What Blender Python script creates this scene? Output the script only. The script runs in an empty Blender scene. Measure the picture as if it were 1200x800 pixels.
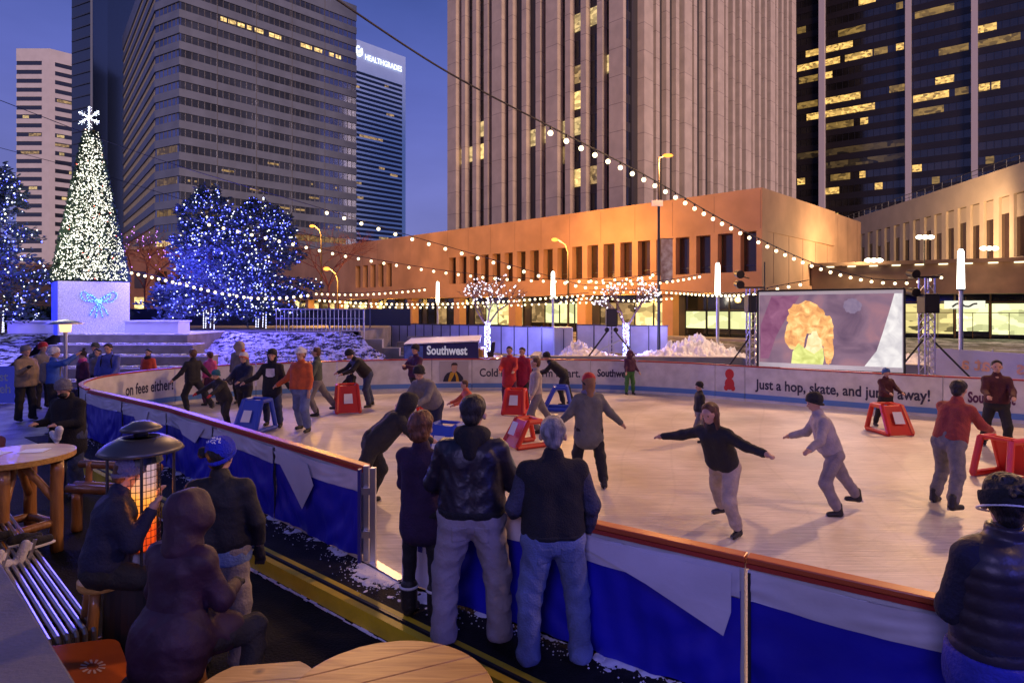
import bpy, math, random
import numpy as np
from mathutils import Vector, Matrix
random.seed(7)
R = math.radians
scene = bpy.context.scene
COL = scene.collection

# ------------------------------------------------------------------ camera
CAMZ = 2.65
FX, CX, HY = 720.0, 600.0, 360.0          # focal length, centre and horizon in 1200x800 pixels
cam_d = bpy.data.cameras.new('camera'); cam = bpy.data.objects.new('camera', cam_d); COL.objects.link(cam)
cam_d.sensor_width = 36; cam_d.lens = 36*FX/1200
cam_d.shift_y = -(400-HY)/1200
cam_d.clip_start = .05; cam_d.clip_end = 3000
cam.location = (0, 0, CAMZ); cam.rotation_euler = (R(90), 0, 0)
scene.camera = cam

# ------------------------------------------------------------------ sky, afterglow, exposure
scene.render.engine = 'CYCLES'
scene.cycles.use_denoising = True
scene.cycles.max_bounces = 6; scene.cycles.diffuse_bounces = 2; scene.cycles.glossy_bounces = 3
scene.cycles.transparent_max_bounces = 6
scene.cycles.sample_clamp_indirect = 4
scene.view_settings.view_transform = 'Standard'; scene.view_settings.look = 'None'
scene.view_settings.exposure = 0.75; scene.view_settings.gamma = 1
SUN_EL, SUN_AZ = 1.0, 200.0
w = bpy.data.worlds.new('World'); scene.world = w; w.use_nodes = True
wn = w.node_tree; wn.nodes.clear()
sky = wn.nodes.new('ShaderNodeTexSky'); sky.sky_type = 'NISHITA'; sky.sun_disc = False
sky.sun_elevation = R(SUN_EL); sky.sun_rotation = R(SUN_AZ); sky.altitude = 1600; sky.ozone_density = 5; sky.dust_density = .6
tc = wn.nodes.new('ShaderNodeTexCoord'); sx = wn.nodes.new('ShaderNodeSeparateXYZ')
wn.links.new(tc.outputs['Generated'], sx.inputs[0])
rp = wn.nodes.new('ShaderNodeValToRGB'); wn.links.new(sx.outputs['Z'], rp.inputs[0])
els = rp.color_ramp.elements
els[0].position = 0.0; els[0].color = (.20, .19, .45, 1)
els[1].position = 1.0; els[1].color = (.018, .028, .13, 1)
e = els.new(.10); e.color = (.18, .18, .47, 1)
e = els.new(.30); e.color = (.115, .135, .45, 1)
e = els.new(.50); e.color = (.05, .085, .33, 1)
nz = wn.nodes.new('ShaderNodeTexNoise'); nz.inputs['Scale'].default_value = 2.2; nz.inputs['Detail'].default_value = 5
mpn = wn.nodes.new('ShaderNodeMapping'); mpn.inputs['Scale'].default_value = (1, 1, 3.5)
wn.links.new(tc.outputs['Generated'], mpn.inputs[0]); wn.links.new(mpn.outputs[0], nz.inputs['Vector'])
mr = wn.nodes.new('ShaderNodeMapRange'); mr.inputs[1].default_value = .3; mr.inputs[2].default_value = .7
mr.inputs[3].default_value = .82; mr.inputs[4].default_value = 1.2; wn.links.new(nz.outputs[0], mr.inputs[0])
mul = wn.nodes.new('ShaderNodeVectorMath'); mul.operation = 'SCALE'
wn.links.new(rp.outputs[0], mul.inputs[0]); wn.links.new(mr.outputs[0], mul.inputs['Scale'])
bg1 = wn.nodes.new('ShaderNodeBackground'); bg1.inputs[1].default_value = .02; wn.links.new(sky.outputs[0], bg1.inputs[0])
bg2 = wn.nodes.new('ShaderNodeBackground'); bg2.inputs[1].default_value = .60; wn.links.new(mul.outputs[0], bg2.inputs[0])
ad = wn.nodes.new('ShaderNodeAddShader'); wo = wn.nodes.new('ShaderNodeOutputWorld')
wn.links.new(bg1.outputs[0], ad.inputs[0]); wn.links.new(bg2.outputs[0], ad.inputs[1]); wn.links.new(ad.outputs[0], wo.inputs[0])

def lamp(name, kind, loc, energy, color, size=.3, rot=None, target=None, spot=100, blend=.6):
    d = bpy.data.lights.new(name, kind); o = bpy.data.objects.new(name, d); COL.objects.link(o)
    o.location = loc; d.energy = energy; d.color = color
    if kind == 'SUN': d.angle = size
    elif kind == 'AREA': d.size = size
    else: d.shadow_soft_size = size
    if kind == 'SPOT': d.spot_size = R(spot); d.spot_blend = blend
    if target is not None:
        o.rotation_euler = (Vector(target)-Vector(loc)).to_track_quat('-Z', 'Y').to_euler()
    return o
# last afterglow of the sky behind the camera
s_ = lamp('sun', 'SUN', (0, 0, 60), 1.6, (1.0, .67, .53), R(18))
s_.rotation_euler = Vector((-.45, 1, -.22)).to_track_quat('-Z', 'Y').to_euler()
SODIUM = (1.0, .42, .13); PEACH = (1.0, .53, .23); WARM = (1.0, .72, .40); BLUE = (.13, .13, 1.0); VIOLET = (.46, .38, 1.0)

# unseen floodlights over the rink (warm, no masts); area lamps added as blue wash
lamp('rink_flood', 'SPOT', (16, 20, 13), 5600, PEACH, .5, target=(4, 11, 0), spot=95)
lamp('rink_flood', 'SPOT', (-6, 25, 12), 2500, PEACH, .5, target=(2, 14, 0), spot=72)
lamp('rink_flood', 'SPOT', (13, 3, 10), 1600, PEACH, .5, target=(4, 9, 0), spot=95)
lamp('blue_wash', 'AREA', (-1.5, -3.5, 4.6), 130, VIOLET, 2.0, target=(-.5, 5, .3))
lamp('blue_wash', 'AREA', (5.5, -2.5, 3.6), 120, BLUE, 2.0, target=(2.8, 3.4, .2))
lamp('blue_wash', 'AREA', (-12, 5, 4.5), 60, VIOLET, 1.5, target=(-7, 11, .3))

# ------------------------------------------------------------------ pixel -> place helpers (photo pixels, 1200x800)
def G(px, py, z=0.0):
    Y = FX*(CAMZ-z)/(py-HY); return Vector(((px-CX)*Y/FX, Y, z))
def AT(px, py, Y):
    return Vector(((px-CX)*Y/FX, Y, CAMZ-(py-HY)*Y/FX))

# ------------------------------------------------------------------ mesh builder
class MB:
    def __init__(s, M=None): s.v = []; s.f = []; s.M = M; s.smooth = False
    def add(s, vs, fs):
        n = len(s.v)
        if s.M is not None: vs = [s.M @ Vector(p) for p in vs]
        s.v += [tuple(p) for p in vs]; s.f += [tuple(i+n for i in f) for f in fs]; return s
    def box(s, x0, x1, y0, y1, z0, z1):
        vs = [(x, y, z) for z in (z0, z1) for y in (y0, y1) for x in (x0, x1)]
        return s.add(vs, [(0, 2, 3, 1), (4, 5, 7, 6), (0, 1, 5, 4), (2, 6, 7, 3), (0, 4, 6, 2), (1, 3, 7, 5)])
    def obox(s, a, b, w, h0, h1):
        """box along ground segment a-b, w wide, from h0 to h1"""
        a = Vector(a).to_2d(); b = Vector(b).to_2d(); d = (b-a).normalized(); n = Vector((-d.y, d.x))*w/2
        q = [a-n, b-n, b+n, a+n]
        vs = [(p.x, p.y, h0) for p in q]+[(p.x, p.y, h1) for p in q]
        return s.add(vs, [(3, 2, 1, 0), (4, 5, 6, 7), (0, 1, 5, 4), (1, 2, 6, 5), (2, 3, 7, 6), (3, 0, 4, 7)])
    def cyl(s, p0, p1, r0, r1=None, n=12, cap=True):
        p0 = Vector(p0); p1 = Vector(p1); r1 = r0 if r1 is None else r1
        q = (p1-p0).to_track_quat('Z', 'Y'); vs = []
        for p, r in ((p0, r0), (p1, r1)):
            for i in range(n):
                a = 2*math.pi*i/n; vs.append(p+q @ Vector((math.cos(a)*r, math.sin(a)*r, 0)))
        fs = [(i, (i+1) % n, n+(i+1) % n, n+i) for i in range(n)]
        if cap: fs += [tuple(range(n-1, -1, -1)), tuple(range(n, 2*n))]
        return s.add(vs, fs)
    def tube(s, pts, r, n=8):
        pts = [Vector(p) for p in pts]; vs = []; fs = []
        q = None
        for k, p in enumerate(pts):
            t = (pts[min(k+1, len(pts)-1)]-pts[max(k-1, 0)]).normalized()
            q = t.to_track_quat('Z', 'Y') if q is None else (q @ Vector((0, 0, 1))).rotation_difference(t) @ q
            rr = r[k] if isinstance(r, (list, tuple)) else r
            for i in range(n):
                a = 2*math.pi*i/n; vs.append(p+q @ Vector((math.cos(a)*rr, math.sin(a)*rr, 0)))
        for k in range(len(pts)-1):
            for i in range(n): fs.append((k*n+i, k*n+(i+1) % n, (k+1)*n+(i+1) % n, (k+1)*n+i))
        fs += [tuple(range(n-1, -1, -1)), tuple(range((len(pts)-1)*n, len(pts)*n))]
        return s.add(vs, fs)
    def ball(s, c, r, n=10, m=7, sc=(1, 1, 1)):
        c = Vector(c); vs = [c+Vector((0, 0, -r*sc[2]))]
        for j in range(1, m):
            t = math.pi*j/m-math.pi/2
            for i in range(n):
                a = 2*math.pi*i/n; vs.append(c+Vector((math.cos(a)*math.cos(t)*r*sc[0], math.sin(a)*math.cos(t)*r*sc[1], math.sin(t)*r*sc[2])))
        vs.append(c+Vector((0, 0, r*sc[2]))); fs = []
        for i in range(n): fs.append((0, 1+(i+1) % n, 1+i))
        for j in range(m-2):
            for i in range(n):
                b = 1+j*n; fs.append((b+i, b+(i+1) % n, b+n+(i+1) % n, b+n+i))
        L = len(vs)-1; b = 1+(m-2)*n
        for i in range(n): fs.append((b+i, b+(i+1) % n, L))
        return s.add(vs, fs)
    def lathe(s, prof, c=(0, 0, 0), n=32):
        vs = []; fs = []
        for (r, z) in prof:
            for i in range(n):
                a = 2*math.pi*i/n; vs.append((c[0]+math.cos(a)*r, c[1]+math.sin(a)*r, c[2]+z))
        for k in range(len(prof)-1):
            for i in range(n): fs.append((k*n+i, k*n+(i+1) % n, (k+1)*n+(i+1) % n, (k+1)*n+i))
        if prof[0][0] > 1e-4: fs.append(tuple(range(n-1, -1, -1)))
        if prof[-1][0] > 1e-4: fs.append(tuple(range((len(prof)-1)*n, len(prof)*n)))
        return s.add(vs, fs)
    def prism(s, poly, z0, z1):
        n = len(poly)
        vs = [(p[0], p[1], z0) for p in poly]+[(p[0], p[1], z1) for p in poly]
        return s.add(vs, [tuple(range(n-1, -1, -1)), tuple(range(n, 2*n))]+[(i, (i+1) % n, n+(i+1) % n, n+i) for i in range(n)])
    def octa(s, c, r):
        x, y, z = c
        return s.add([(x+r, y, z), (x-r, y, z), (x, y+r, z), (x, y-r, z), (x, y, z+r), (x, y, z-r)],
                     [(0, 2, 4), (2, 1, 4), (1, 3, 4), (3, 0, 4), (2, 0, 5), (1, 2, 5), (3, 1, 5), (0, 3, 5)])

def mesh_obj(name, vs, fs, mat, parent=None, smooth=False, bevel=0, origin=None):
    me = bpy.data.meshes.new(name)
    if origin is not None:
        o3 = Vector(origin); vs = [tuple(Vector(p)-o3) for p in vs]
    me.from_pydata([tuple(v) for v in vs], [], [tuple(f) for f in fs]); me.update()
    if mat: me.materials.append(mat)
    if smooth: me.polygons.foreach_set('use_smooth', [True]*len(me.polygons))
    o = bpy.data.objects.new(name, me); COL.objects.link(o)
    if parent is not None: o.parent = parent
    elif origin is not None: o.location = origin
    if bevel:
        b = o.modifiers.new('bevel', 'BEVEL'); b.width = bevel; b.segments = 2; b.limit_method = 'ANGLE'
    if smooth == 'auto':
        pass
    return o
def wroot(o):
    """world position of a root chain (roots are unrotated when parts are given in world coordinates)"""
    p = Vector(o.location)
    while o.parent: o = o.parent; p = p+Vector(o.location)
    return p
def part(name, mb, mat, root, smooth=False, bevel=0, world=True, label=None, stuff=False):
    o = mesh_obj(name, mb.v, mb.f, mat, root, smooth, bevel, origin=wroot(root) if world else None)
    if label: o['label'] = label
    if stuff: o['kind'] = 'stuff'
    return o
def thing(name, label, cat, loc=(0, 0, 0), rotz=0, group=None):
    o = bpy.data.objects.new(name, None); COL.objects.link(o); o.empty_display_size = .1
    o.location = loc; o.rotation_euler = (0, 0, rotz); tag(o, label, cat, group); return o
def tag(o, label, cat, group=None):
    o['label'] = label; o['category'] = cat
    if group: o['group'] = group
    return o
def struct(name, mb, mat, smooth=False, kind='structure', label=None):
    o = mesh_obj(name, mb.v, mb.f, mat, None, smooth); o['kind'] = kind
    if label: o['label'] = label
    return o

# ------------------------------------------------------------------ materials
_m = {}
def mat(name, col, rough=.7, metal=0, noise=0, nscale=6, bump=0, bscale=20, emit=None, es=0, col2=None, stretch=None, spec=None, coat=0, sheen=0, nodetail=4):
    if name in _m: return _m[name]
    m = bpy.data.materials.new(name); m.use_nodes = True; _m[name] = m
    nt = m.node_tree; b = nt.nodes['Principled BSDF']
    b.inputs['Base Color'].default_value = (*col, 1); b.inputs['Roughness'].default_value = rough; b.inputs['Metallic'].default_value = metal
    if spec is not None: b.inputs['Specular IOR Level'].default_value = spec
    if coat: b.inputs['Coat Weight'].default_value = coat
    if sheen: b.inputs['Sheen Weight'].default_value = sheen
    tcn = nt.nodes.new('ShaderNodeTexCoord'); vec = tcn.outputs['Object']
    if stretch:
        mp = nt.nodes.new('ShaderNodeMapping'); mp.inputs['Scale'].default_value = stretch
        nt.links.new(vec, mp.inputs[0]); vec = mp.outputs[0]
    if noise or col2:
        n = nt.nodes.new('ShaderNodeTexNoise'); n.inputs['Scale'].default_value = nscale; n.inputs['Detail'].default_value = nodetail
        nt.links.new(vec, n.inputs['Vector'])
        c = nt.nodes.new('ShaderNodeValToRGB'); nt.links.new(n.outputs['Fac'], c.inputs[0])
        a = col2 if col2 else tuple(max(0, x*(1-noise)) for x in col)
        z = col if col2 else tuple(min(1, x*(1+noise)) for x in col)
        c.color_ramp.elements[0].position = .32; c.color_ramp.elements[0].color = (*a, 1)
        c.color_ramp.elements[1].position = .68; c.color_ramp.elements[1].color = (*z, 1)
        nt.links.new(c.outputs[0], b.inputs['Base Color'])
    if bump:
        n2 = nt.nodes.new('ShaderNodeTexNoise'); n2.inputs['Scale'].default_value = bscale; n2.inputs['Detail'].default_value = 5
        nt.links.new(vec, n2.inputs['Vector'])
        bp = nt.nodes.new('ShaderNodeBump'); bp.inputs['Strength'].default_value = bump; bp.inputs['Distance'].default_value = .02
        nt.links.new(n2.outputs['Fac'], bp.inputs['Height']); nt.links.new(bp.outputs[0], b.inputs['Normal'])
    if emit:
        b.inputs['Emission Color'].default_value = (*emit, 1); b.inputs['Emission Strength'].default_value = es
    return m
def emat(name, col, s, sample=True):
    m = mat(name, (.02, .02, .02), .5, emit=col, es=s)
    if not sample: m.cycles.emission_sampling = 'NONE'
    return m
def litwin(name, col, s, sc=1.2, dark=.25):
    """a lit room seen through a window: uneven warm glow"""
    if name in _m: return _m[name]
    m = mat(name, (.02, .02, .02), .12)
    nt = m.node_tree; b = nt.nodes['Principled BSDF']
    tcn = nt.nodes.new('ShaderNodeTexCoord'); mp = nt.nodes.new('ShaderNodeMapping'); mp.inputs['Scale'].default_value = (sc, sc, sc*1.8)
    v = nt.nodes.new('ShaderNodeTexVoronoi'); v.distance = 'CHEBYCHEV'; v.inputs['Scale'].default_value = 1.0
    nt.links.new(tcn.outputs['Object'], mp.inputs[0]); nt.links.new(mp.outputs[0], v.inputs['Vector'])
    sp = nt.nodes.new('ShaderNodeSeparateColor'); nt.links.new(v.outputs['Color'], sp.inputs[0])
    r_ = nt.nodes.new('ShaderNodeMapRange'); r_.inputs[3].default_value = dark*s; r_.inputs[4].default_value = s
    nt.links.new(sp.outputs[0], r_.inputs[0]); nt.links.new(r_.outputs[0], b.inputs['Emission Strength'])
    b.inputs['Emission Color'].default_value = (*col, 1); m.cycles.emission_sampling = 'NONE'
    return m

def striped_z(name, c1, c2, period, frac, r1=.1, r2=.5, noise=.25):
    """material that alternates with height (storey panels or stone joints): c2 on the first part of every period"""
    if name in _m: return _m[name]
    m = mat(name, c1, r1); nt = m.node_tree; b = nt.nodes['Principled BSDF']; t = nt.nodes.new('ShaderNodeTexCoord'); sp = nt.nodes.new('ShaderNodeSeparateXYZ'); nt.links.new(t.outputs['Object'], sp.inputs[0])
    d = nt.nodes.new('ShaderNodeMath'); d.operation = 'DIVIDE'; d.inputs[1].default_value = period; nt.links.new(sp.outputs['Z'], d.inputs[0])
    f = nt.nodes.new('ShaderNodeMath'); f.operation = 'FRACT'; nt.links.new(d.outputs[0], f.inputs[0]); l = nt.nodes.new('ShaderNodeMath'); l.operation = 'LESS_THAN'; l.inputs[1].default_value = frac; nt.links.new(f.outputs[0], l.inputs[0])
    n = nt.nodes.new('ShaderNodeTexNoise'); n.inputs['Scale'].default_value = .5; n.inputs['Detail'].default_value = 5; nt.links.new(t.outputs['Object'], n.inputs['Vector'])
    k = nt.nodes.new('ShaderNodeMapRange'); k.inputs[1].default_value = .3; k.inputs[2].default_value = .7; k.inputs[3].default_value = 1-noise; k.inputs[4].default_value = 1+noise; nt.links.new(n.outputs[0], k.inputs[0])
    x = nt.nodes.new('ShaderNodeMix'); x.data_type = 'RGBA'; x.inputs[6].default_value = (*c1, 1); x.inputs[7].default_value = (*c2, 1); nt.links.new(l.outputs[0], x.inputs[0])
    v = nt.nodes.new('ShaderNodeVectorMath'); v.operation = 'SCALE'; nt.links.new(x.outputs[2], v.inputs[0]); nt.links.new(k.outputs[0], v.inputs['Scale']); nt.links.new(v.outputs[0], b.inputs['Base Color'])
    r = nt.nodes.new('ShaderNodeMapRange'); r.inputs[3].default_value = r1; r.inputs[4].default_value = r2; nt.links.new(l.outputs[0], r.inputs[0]); nt.links.new(r.outputs[0], b.inputs['Roughness']); return m
M_asph = mat('asphalt', (.035, .035, .037), .55, noise=.5, nscale=3, bump=.6, bscale=60)
M_conc = mat('concrete', (.34, .32, .31), .8, noise=.15, nscale=2, bump=.3, bscale=30)
M_step = mat('step_stone', (.27, .24, .22), .85, noise=.2, nscale=3, bump=.3, bscale=25)
M_snow = mat('snow', (.78, .78, .8), .6, noise=.08, nscale=4, bump=1.0, bscale=14)
M_black = mat('black_metal', (.012, .012, .014), .45)
M_dgrey = mat('dark_grey_metal', (.06, .06, .065), .4, metal=.6)
M_alu = mat('aluminium', (.55, .55, .58), .35, metal=.9)
M_white = mat('white_paint', (.75, .75, .76), .45, noise=.06, nscale=2)
M_glass = mat('dark_glass', (.012, .014, .02), .06, spec=.9, noise=.4, nscale=.35)
M_log = mat('log_wood', (.42, .20, .06), .35, col2=(.26, .11, .03), nscale=5, stretch=(3, 3, .6), bump=.4, bscale=12, coat=.4)
M_bulb = emat('bulb_glow', (1.0, .78, .44), 2.6, False)
# ================================================================== GROUND
PLZ = 1.7       # upper plaza on the left; the street level beyond the rink
STZ = 0.5
def ground_material():
    m = mat('ground', (.05, .05, .052), .6, bump=.5, bscale=40)
    nt = m.node_tree; b = nt.nodes['Principled BSDF']; t = nt.nodes.new('ShaderNodeTexCoord')
    n = nt.nodes.new('ShaderNodeTexNoise'); n.inputs['Scale'].default_value = .9; n.inputs['Detail'].default_value = 9; n.inputs['Roughness'].default_value = .65
    nt.links.new(t.outputs['Object'], n.inputs['Vector'])
    c = nt.nodes.new('ShaderNodeValToRGB'); nt.links.new(n.outputs[0], c.inputs[0])
    c.color_ramp.elements[0].position = .50; c.color_ramp.elements[0].color = (.045, .045, .048, 1)
    c.color_ramp.elements[1].position = .60; c.color_ramp.elements[1].color = (.55, .55, .58, 1)
    nt.links.new(c.outputs[0], b.inputs['Base Color']); return m
GM = ground_material()
g = MB(); g.add([(-900, -300, -.16), (900, -300, -.16), (900, 1500, -.16), (-900, 1500, -.16)], [(0, 1, 2, 3)])
struct('ground', g, mat('dark_paving', (.008, .008, .008), .8, spec=.15, noise=.5, nscale=2.5, bump=.7, bscale=45))
# street-level terrace beyond the rink (solid sheet with a step face)
g = MB(); g.prism([(-9, 26), (-9, 22.5), (2.2, 22.4), (40, 20), (120, 20), (120, 140), (-120, 140), (-120, 62), (-40, 62)], -.15, STZ)
struct('street_pavement', g, GM)
g = MB(); g.prism([(-60, 62.1), (-60, 24.0), (-5.9, 24.0), (-5.9, 30), (-14, 62.1)], -.15, PLZ)
struct('upper_plaza', g, mat('plaza_paving', (.18, .17, .19), .7, noise=.3, nscale=1.5, bump=.4, bscale=20))

# snow-flecked planted slopes
def slope_material():
    m = mat('snowy_lawn', (.05, .05, .03), .8, bump=.8, bscale=30)
    nt = m.node_tree; b = nt.nodes['Principled BSDF']; t = nt.nodes.new('ShaderNodeTexCoord')
    mp = nt.nodes.new('ShaderNodeMapping'); mp.inputs['Scale'].default_value = (1.1, 2.4, 2.4)
    n = nt.nodes.new('ShaderNodeTexNoise'); n.inputs['Scale'].default_value = 2.6; n.inputs['Detail'].default_value = 6; n.inputs['Roughness'].default_value = .7
    nt.links.new(t.outputs['Object'], mp.inputs[0]); nt.links.new(mp.outputs[0], n.inputs['Vector'])
    c = nt.nodes.new('ShaderNodeValToRGB'); nt.links.new(n.outputs[0], c.inputs[0])
    c.color_ramp.elements[0].position = .46; c.color_ramp.elements[0].color = (.022, .02, .012, 1)
    c.color_ramp.elements[1].position = .53; c.color_ramp.elements[1].color = (.72, .72, .76, 1)
    nt.links.new(c.outputs[0], b.inputs['Base Color']); return m
def slope(name, x0, x1, y0, z0, y1, z1, nx=120, ny=30, x0t=None, x1t=None, right_cut=None):
    vs = []; fs = []
    for j in range(ny+1):
        t = j/ny
        xa = x0+((x0t if x0t is not None else x0)-x0)*t; xb = x1+((x1t if x1t is not None else x1)-x1)*t
        for i in range(nx+1):
            x = xa+(xb-xa)*i/nx
            vs.append((x, y0+(y1-y0)*t, z0+(z1-z0)*t+(.05*math.sin(x*3.1+j)+.06*random.random() if 0 < j < ny else 0)))
    for j in range(ny):
        for i in range(nx): a = j*(nx+1)+i; fs.append((a, a+1, a+nx+2, a+nx+1))
    o = mesh_obj(name, vs, fs, slope_material(), None); o['kind'] = 'structure'; return o
slope('planted_bank', -9.6, -2.9, 19.8, .1, 23.99, 1.66, x0t=-12.6, x1t=-6.2)
slope('planted_bank', -40, -15.6, 17.5, .1, 23.99, 1.66, x1t=-17.8)
# snow crust along the far boards
def snow_pile(name, poly_fn, nx, ny, amp, label=None, seed=0):
    from mathutils import noise
    vs = []; fs = []
    for j in range(ny+1):
        for i in range(nx+1):
            p, hgt = poly_fn(i/nx, j/ny)
            q = Vector((p[0]*1.6+seed, p[1]*1.6, 0))
            n = noise.fractal(q, 1.1, 2.0, 4)*.32+noise.fractal(q*4, 1, 2, 3)*.09+abs(noise.noise(q*5))*.12
            vs.append((p[0], p[1], p[2]+max(-.06, hgt*(.55+n*amp))))
    for j in range(ny):
        for i in range(nx): a = j*(nx+1)+i; fs.append((a, a+1, a+nx+2, a+nx+1))
    o = mesh_obj(name, vs, fs, M_snow, None, True); o['kind'] = 'stuff'; return o
def strip_fn(a, b, wid, h, z):
    a = Vector(a); b = Vector(b); d = (b-a).normalized(); n = Vector((-d.y, d.x))
    def f(u, v):
        p = a+(b-a)*u+n*(v*wid)
        return (p.x, p.y, z), h*math.sin(math.pi*min(1, max(0, v)))**.7*(.6+.4*math.sin(u*9+a.x))*min(1, u*12, (1-u)*12+.2)
    return f
snow_pile('snow_bank', strip_fn((1.5, 22.2), (9.2, 21.5), 4.2, 1.3, STZ), 220, 80, 1.4, seed=1)
snow_pile('snow_bank', strip_fn((9.0, 21.4), (16.5, 17.2), 2.2, .85, .55), 200, 50, 1.3, seed=7)
snow_pile('snow_bank', strip_fn((14.5, 18.2), (26, 11.6), 3.0, 1.1, .5), 200, 50, 1.3, seed=13)
g = MB(); g.prism([(-60, 9), (-60, 18.2), (-15.5, 18.2), (-9.9, 18.3), (-9.9, 13), (-9.0, 12.2), (-12, 7)], -.15, -.02)
struct('snowy_path', g, mat('slush', (.30, .30, .33), .5, col2=(.10, .10, .11), nscale=2.5, bump=.8, bscale=20))
# concrete kerb of the street terrace, seen just above the far boards
t = thing('low_concrete_wall', 'long low concrete retaining wall behind the rink boards under the snow banks', 'wall', (2, 21.6, 0))
m_ = MB(); m_.obox((1.05, 21.9), (8.0, 21.35), .35, -.1, .93); m_.obox((8.003, 21.35), (13.9, 18.1), .35, -.1, .90); m_.obox((13.9, 18.1), (24, 12.2), .35, -.1, .88)
part('wall', m_, M_conc, t, bevel=.02)
m_ = MB(); m_.obox((.8, 21.9), (1.04, 24), .3, -.1, .93); part('end_block', m_, M_conc, t)

# grand steps up to the lit tree
t = thing('stone_steps', 'wide flight of snowy grey stone steps leading up to the lit cone tree', 'steps', (-13, 20, 0))
rows = [(18.3, 19.0, -15.9, -9.1, .42), (19.003, 19.7, -15.6, -9.35, .75), (19.703, 20.4, -15.5, -9.75, 1.07), (20.403, 21.2, -15.5, -10.6, 1.39), (21.203, 23.99, -15.6, -11.2, 1.69)]
for y0, y1, x0, x1, z in rows:
    m_ = MB(); m_.box(x0, x1, y0, y1, -.1, z); s1 = part('step', m_, M_step, t, bevel=.015)
    m_ = MB(); nn = 60
    for i in range(nn):
        xa = x0+(x1-x0)*i/nn; ww = random.uniform(.1, .55)
        m_.box(xa, xa+(x1-x0)/nn+.02*random.random(), y1-.12-ww*.55 if z < 1.6 else y0+.1, y1-.01, z+.001+random.random()*.003, z+.02+random.random()*.03)
    part('snow', m_, M_snow, s1)

# stepped violet wall and street stairs beside the bank
t = thing('stepped_wall', 'low stepped wall going down beside the planted bank, lit violet', 'wall', (-6, 24, 0))
for a, b, z in ((400, 421, 1.7), (421, 448, 1.36), (448, 468, 1.02), (468, 486, .72)):
    m_ = MB(); y = 24.0; m_.box((a-600)*y/720, (b-600)*y/720-.002, y, y+.35, -.1, z+.04); part('wall_block', m_, M_conc, t, bevel=.02)
t = thing('street_stairs', 'short flight of stone stairs behind the stepped violet wall', 'stairs', (-5, 26, 0))
for k in range(5):
    m_ = MB(); y = 24.4+.0; m_.box(-5.85+.36*k, -3.2, 24.4+.35*k, 24.75+.35*k-.002, -.1, .62+.2*k); part('stair_tread', m_, M_step, t, bevel=.01)
t = thing('hand_rail', 'metal handrail with thin bars along the plaza edge above the stairs', 'railing', (-7, 24.4, PLZ))
m_ = MB()
for i in range(22): x = -9.4+i*.165; m_.cyl((x, 24.5, PLZ), (x, 24.5, PLZ+.85), .012, n=6)
part('bars', m_, M_alu, t)
m_ = MB(); m_.tube([(-9.45, 24.5, PLZ+.87), (-5.9, 24.5, PLZ+.87)], .025); m_.tube([(-9.45, 24.5, PLZ+.5), (-5.9, 24.5, PLZ+.5)], .015); m_.cyl((-5.9, 24.5, PLZ-.3), (-5.9, 24.5, PLZ+.87), .03)
part('rail', m_, M_alu, t)

# ================================================================== BUILDINGS
def frame(origin, xdir):
    """matrix: local x along the facade (to the right as seen), y into the building, z up"""
    x = Vector((xdir[0], xdir[1], 0)).normalized(); y = Vector((-x.y, x.x, 0))
    return Matrix(((x.x, y.x, 0, origin[0]), (x.y, y.y, 0, origin[1]), (0, 0, 1, origin[2] if len(origin) > 2 else 0), (0, 0, 0, 1)))
U = Vector((.693, .721)).normalized(); V = Vector((.711, -.703)).normalized()    # V: to the right along fronts parallel to the low building
C0 = Vector((15.75, 38.7))
M_orange = mat('buff_precast', (.48, .28, .165), .8, noise=.2, nscale=.35, bump=.15, bscale=8)
M_buff = mat('cream_precast', (.50, .40, .29), .8, noise=.10, nscale=.5, bump=.15, bscale=8)
W_warm = litwin('lit_window_warm', (1.0, .66, .24), 1.1)
W_dim = litwin('lit_window_dim', (1.0, .62, .25), .34, dark=.1)
W_green = litwin('lit_shop', (.92, .93, .42), .9, sc=.8, dark=.5)
W_shop = litwin('lit_lobby', (1.0, .72, .26), 1.3, sc=1.2, dark=.2)
M_tint = mat('tinted_window', (.05, .028, .022), .08, spec=.8, noise=.3, nscale=.5)

# ---- low orange building (two sides)
L = 80.0
root = thing('low_office_building', 'long two storey concrete building lit orange by street lamps, dark tall windows upstairs', 'building', (C0.x, C0.y, STZ))
OF = C0-V*L          # left end of the front
F = frame((OF.x, OF.y, 0), V)
def X(t): return L-t
wl = MB(F)
wl.box(0, L, 0, 14, 7.5, 10.2)              # parapet and upper wall
wl.box(0, L, 0, .9, 3.6, 4.93)              # spandrel
wl.box(0, L, .9, 14, 3.6, 4.2)
wins = [(.88+1.55*k) for k in range(20)]+[(41.2+1.6*k) for k in range(5)]
edges = sorted([(X(t)-.52, X(t)+.52) for t in wins]); cur = 0
for a, b in edges:
    wl.box(cur, a, .001, .9, 4.931, 7.499); cur = b
wl.box(cur, L, .001, .9, 4.931, 7.499)
part('wall', wl, M_orange, root)
seam = MB(F)
for k in range(26):
    x = L-3.1*k-.1; seam.box(x-.012, x+.012, -.006, .01, 7.62, 10.05)
part('panel_joints', seam, mat('joint', (.22, .13, .09), .9), root)
for k, (a, b) in enumerate(edges):
    m_ = MB(F); m_.box(a, b, .62, .68, 4.931, 7.499); wi = part('window', m_, M_tint, root)
    m_ = MB(F)
    m_.box(a, a+.05, .56, .62, 4.94, 7.49); m_.box(b-.05, b, .56, .62, 4.94, 7.49); m_.box(a+.05, b-.05, .56, .62, 5.35, 5.4)
    part('frame', m_, M_dgrey, wi)
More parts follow.
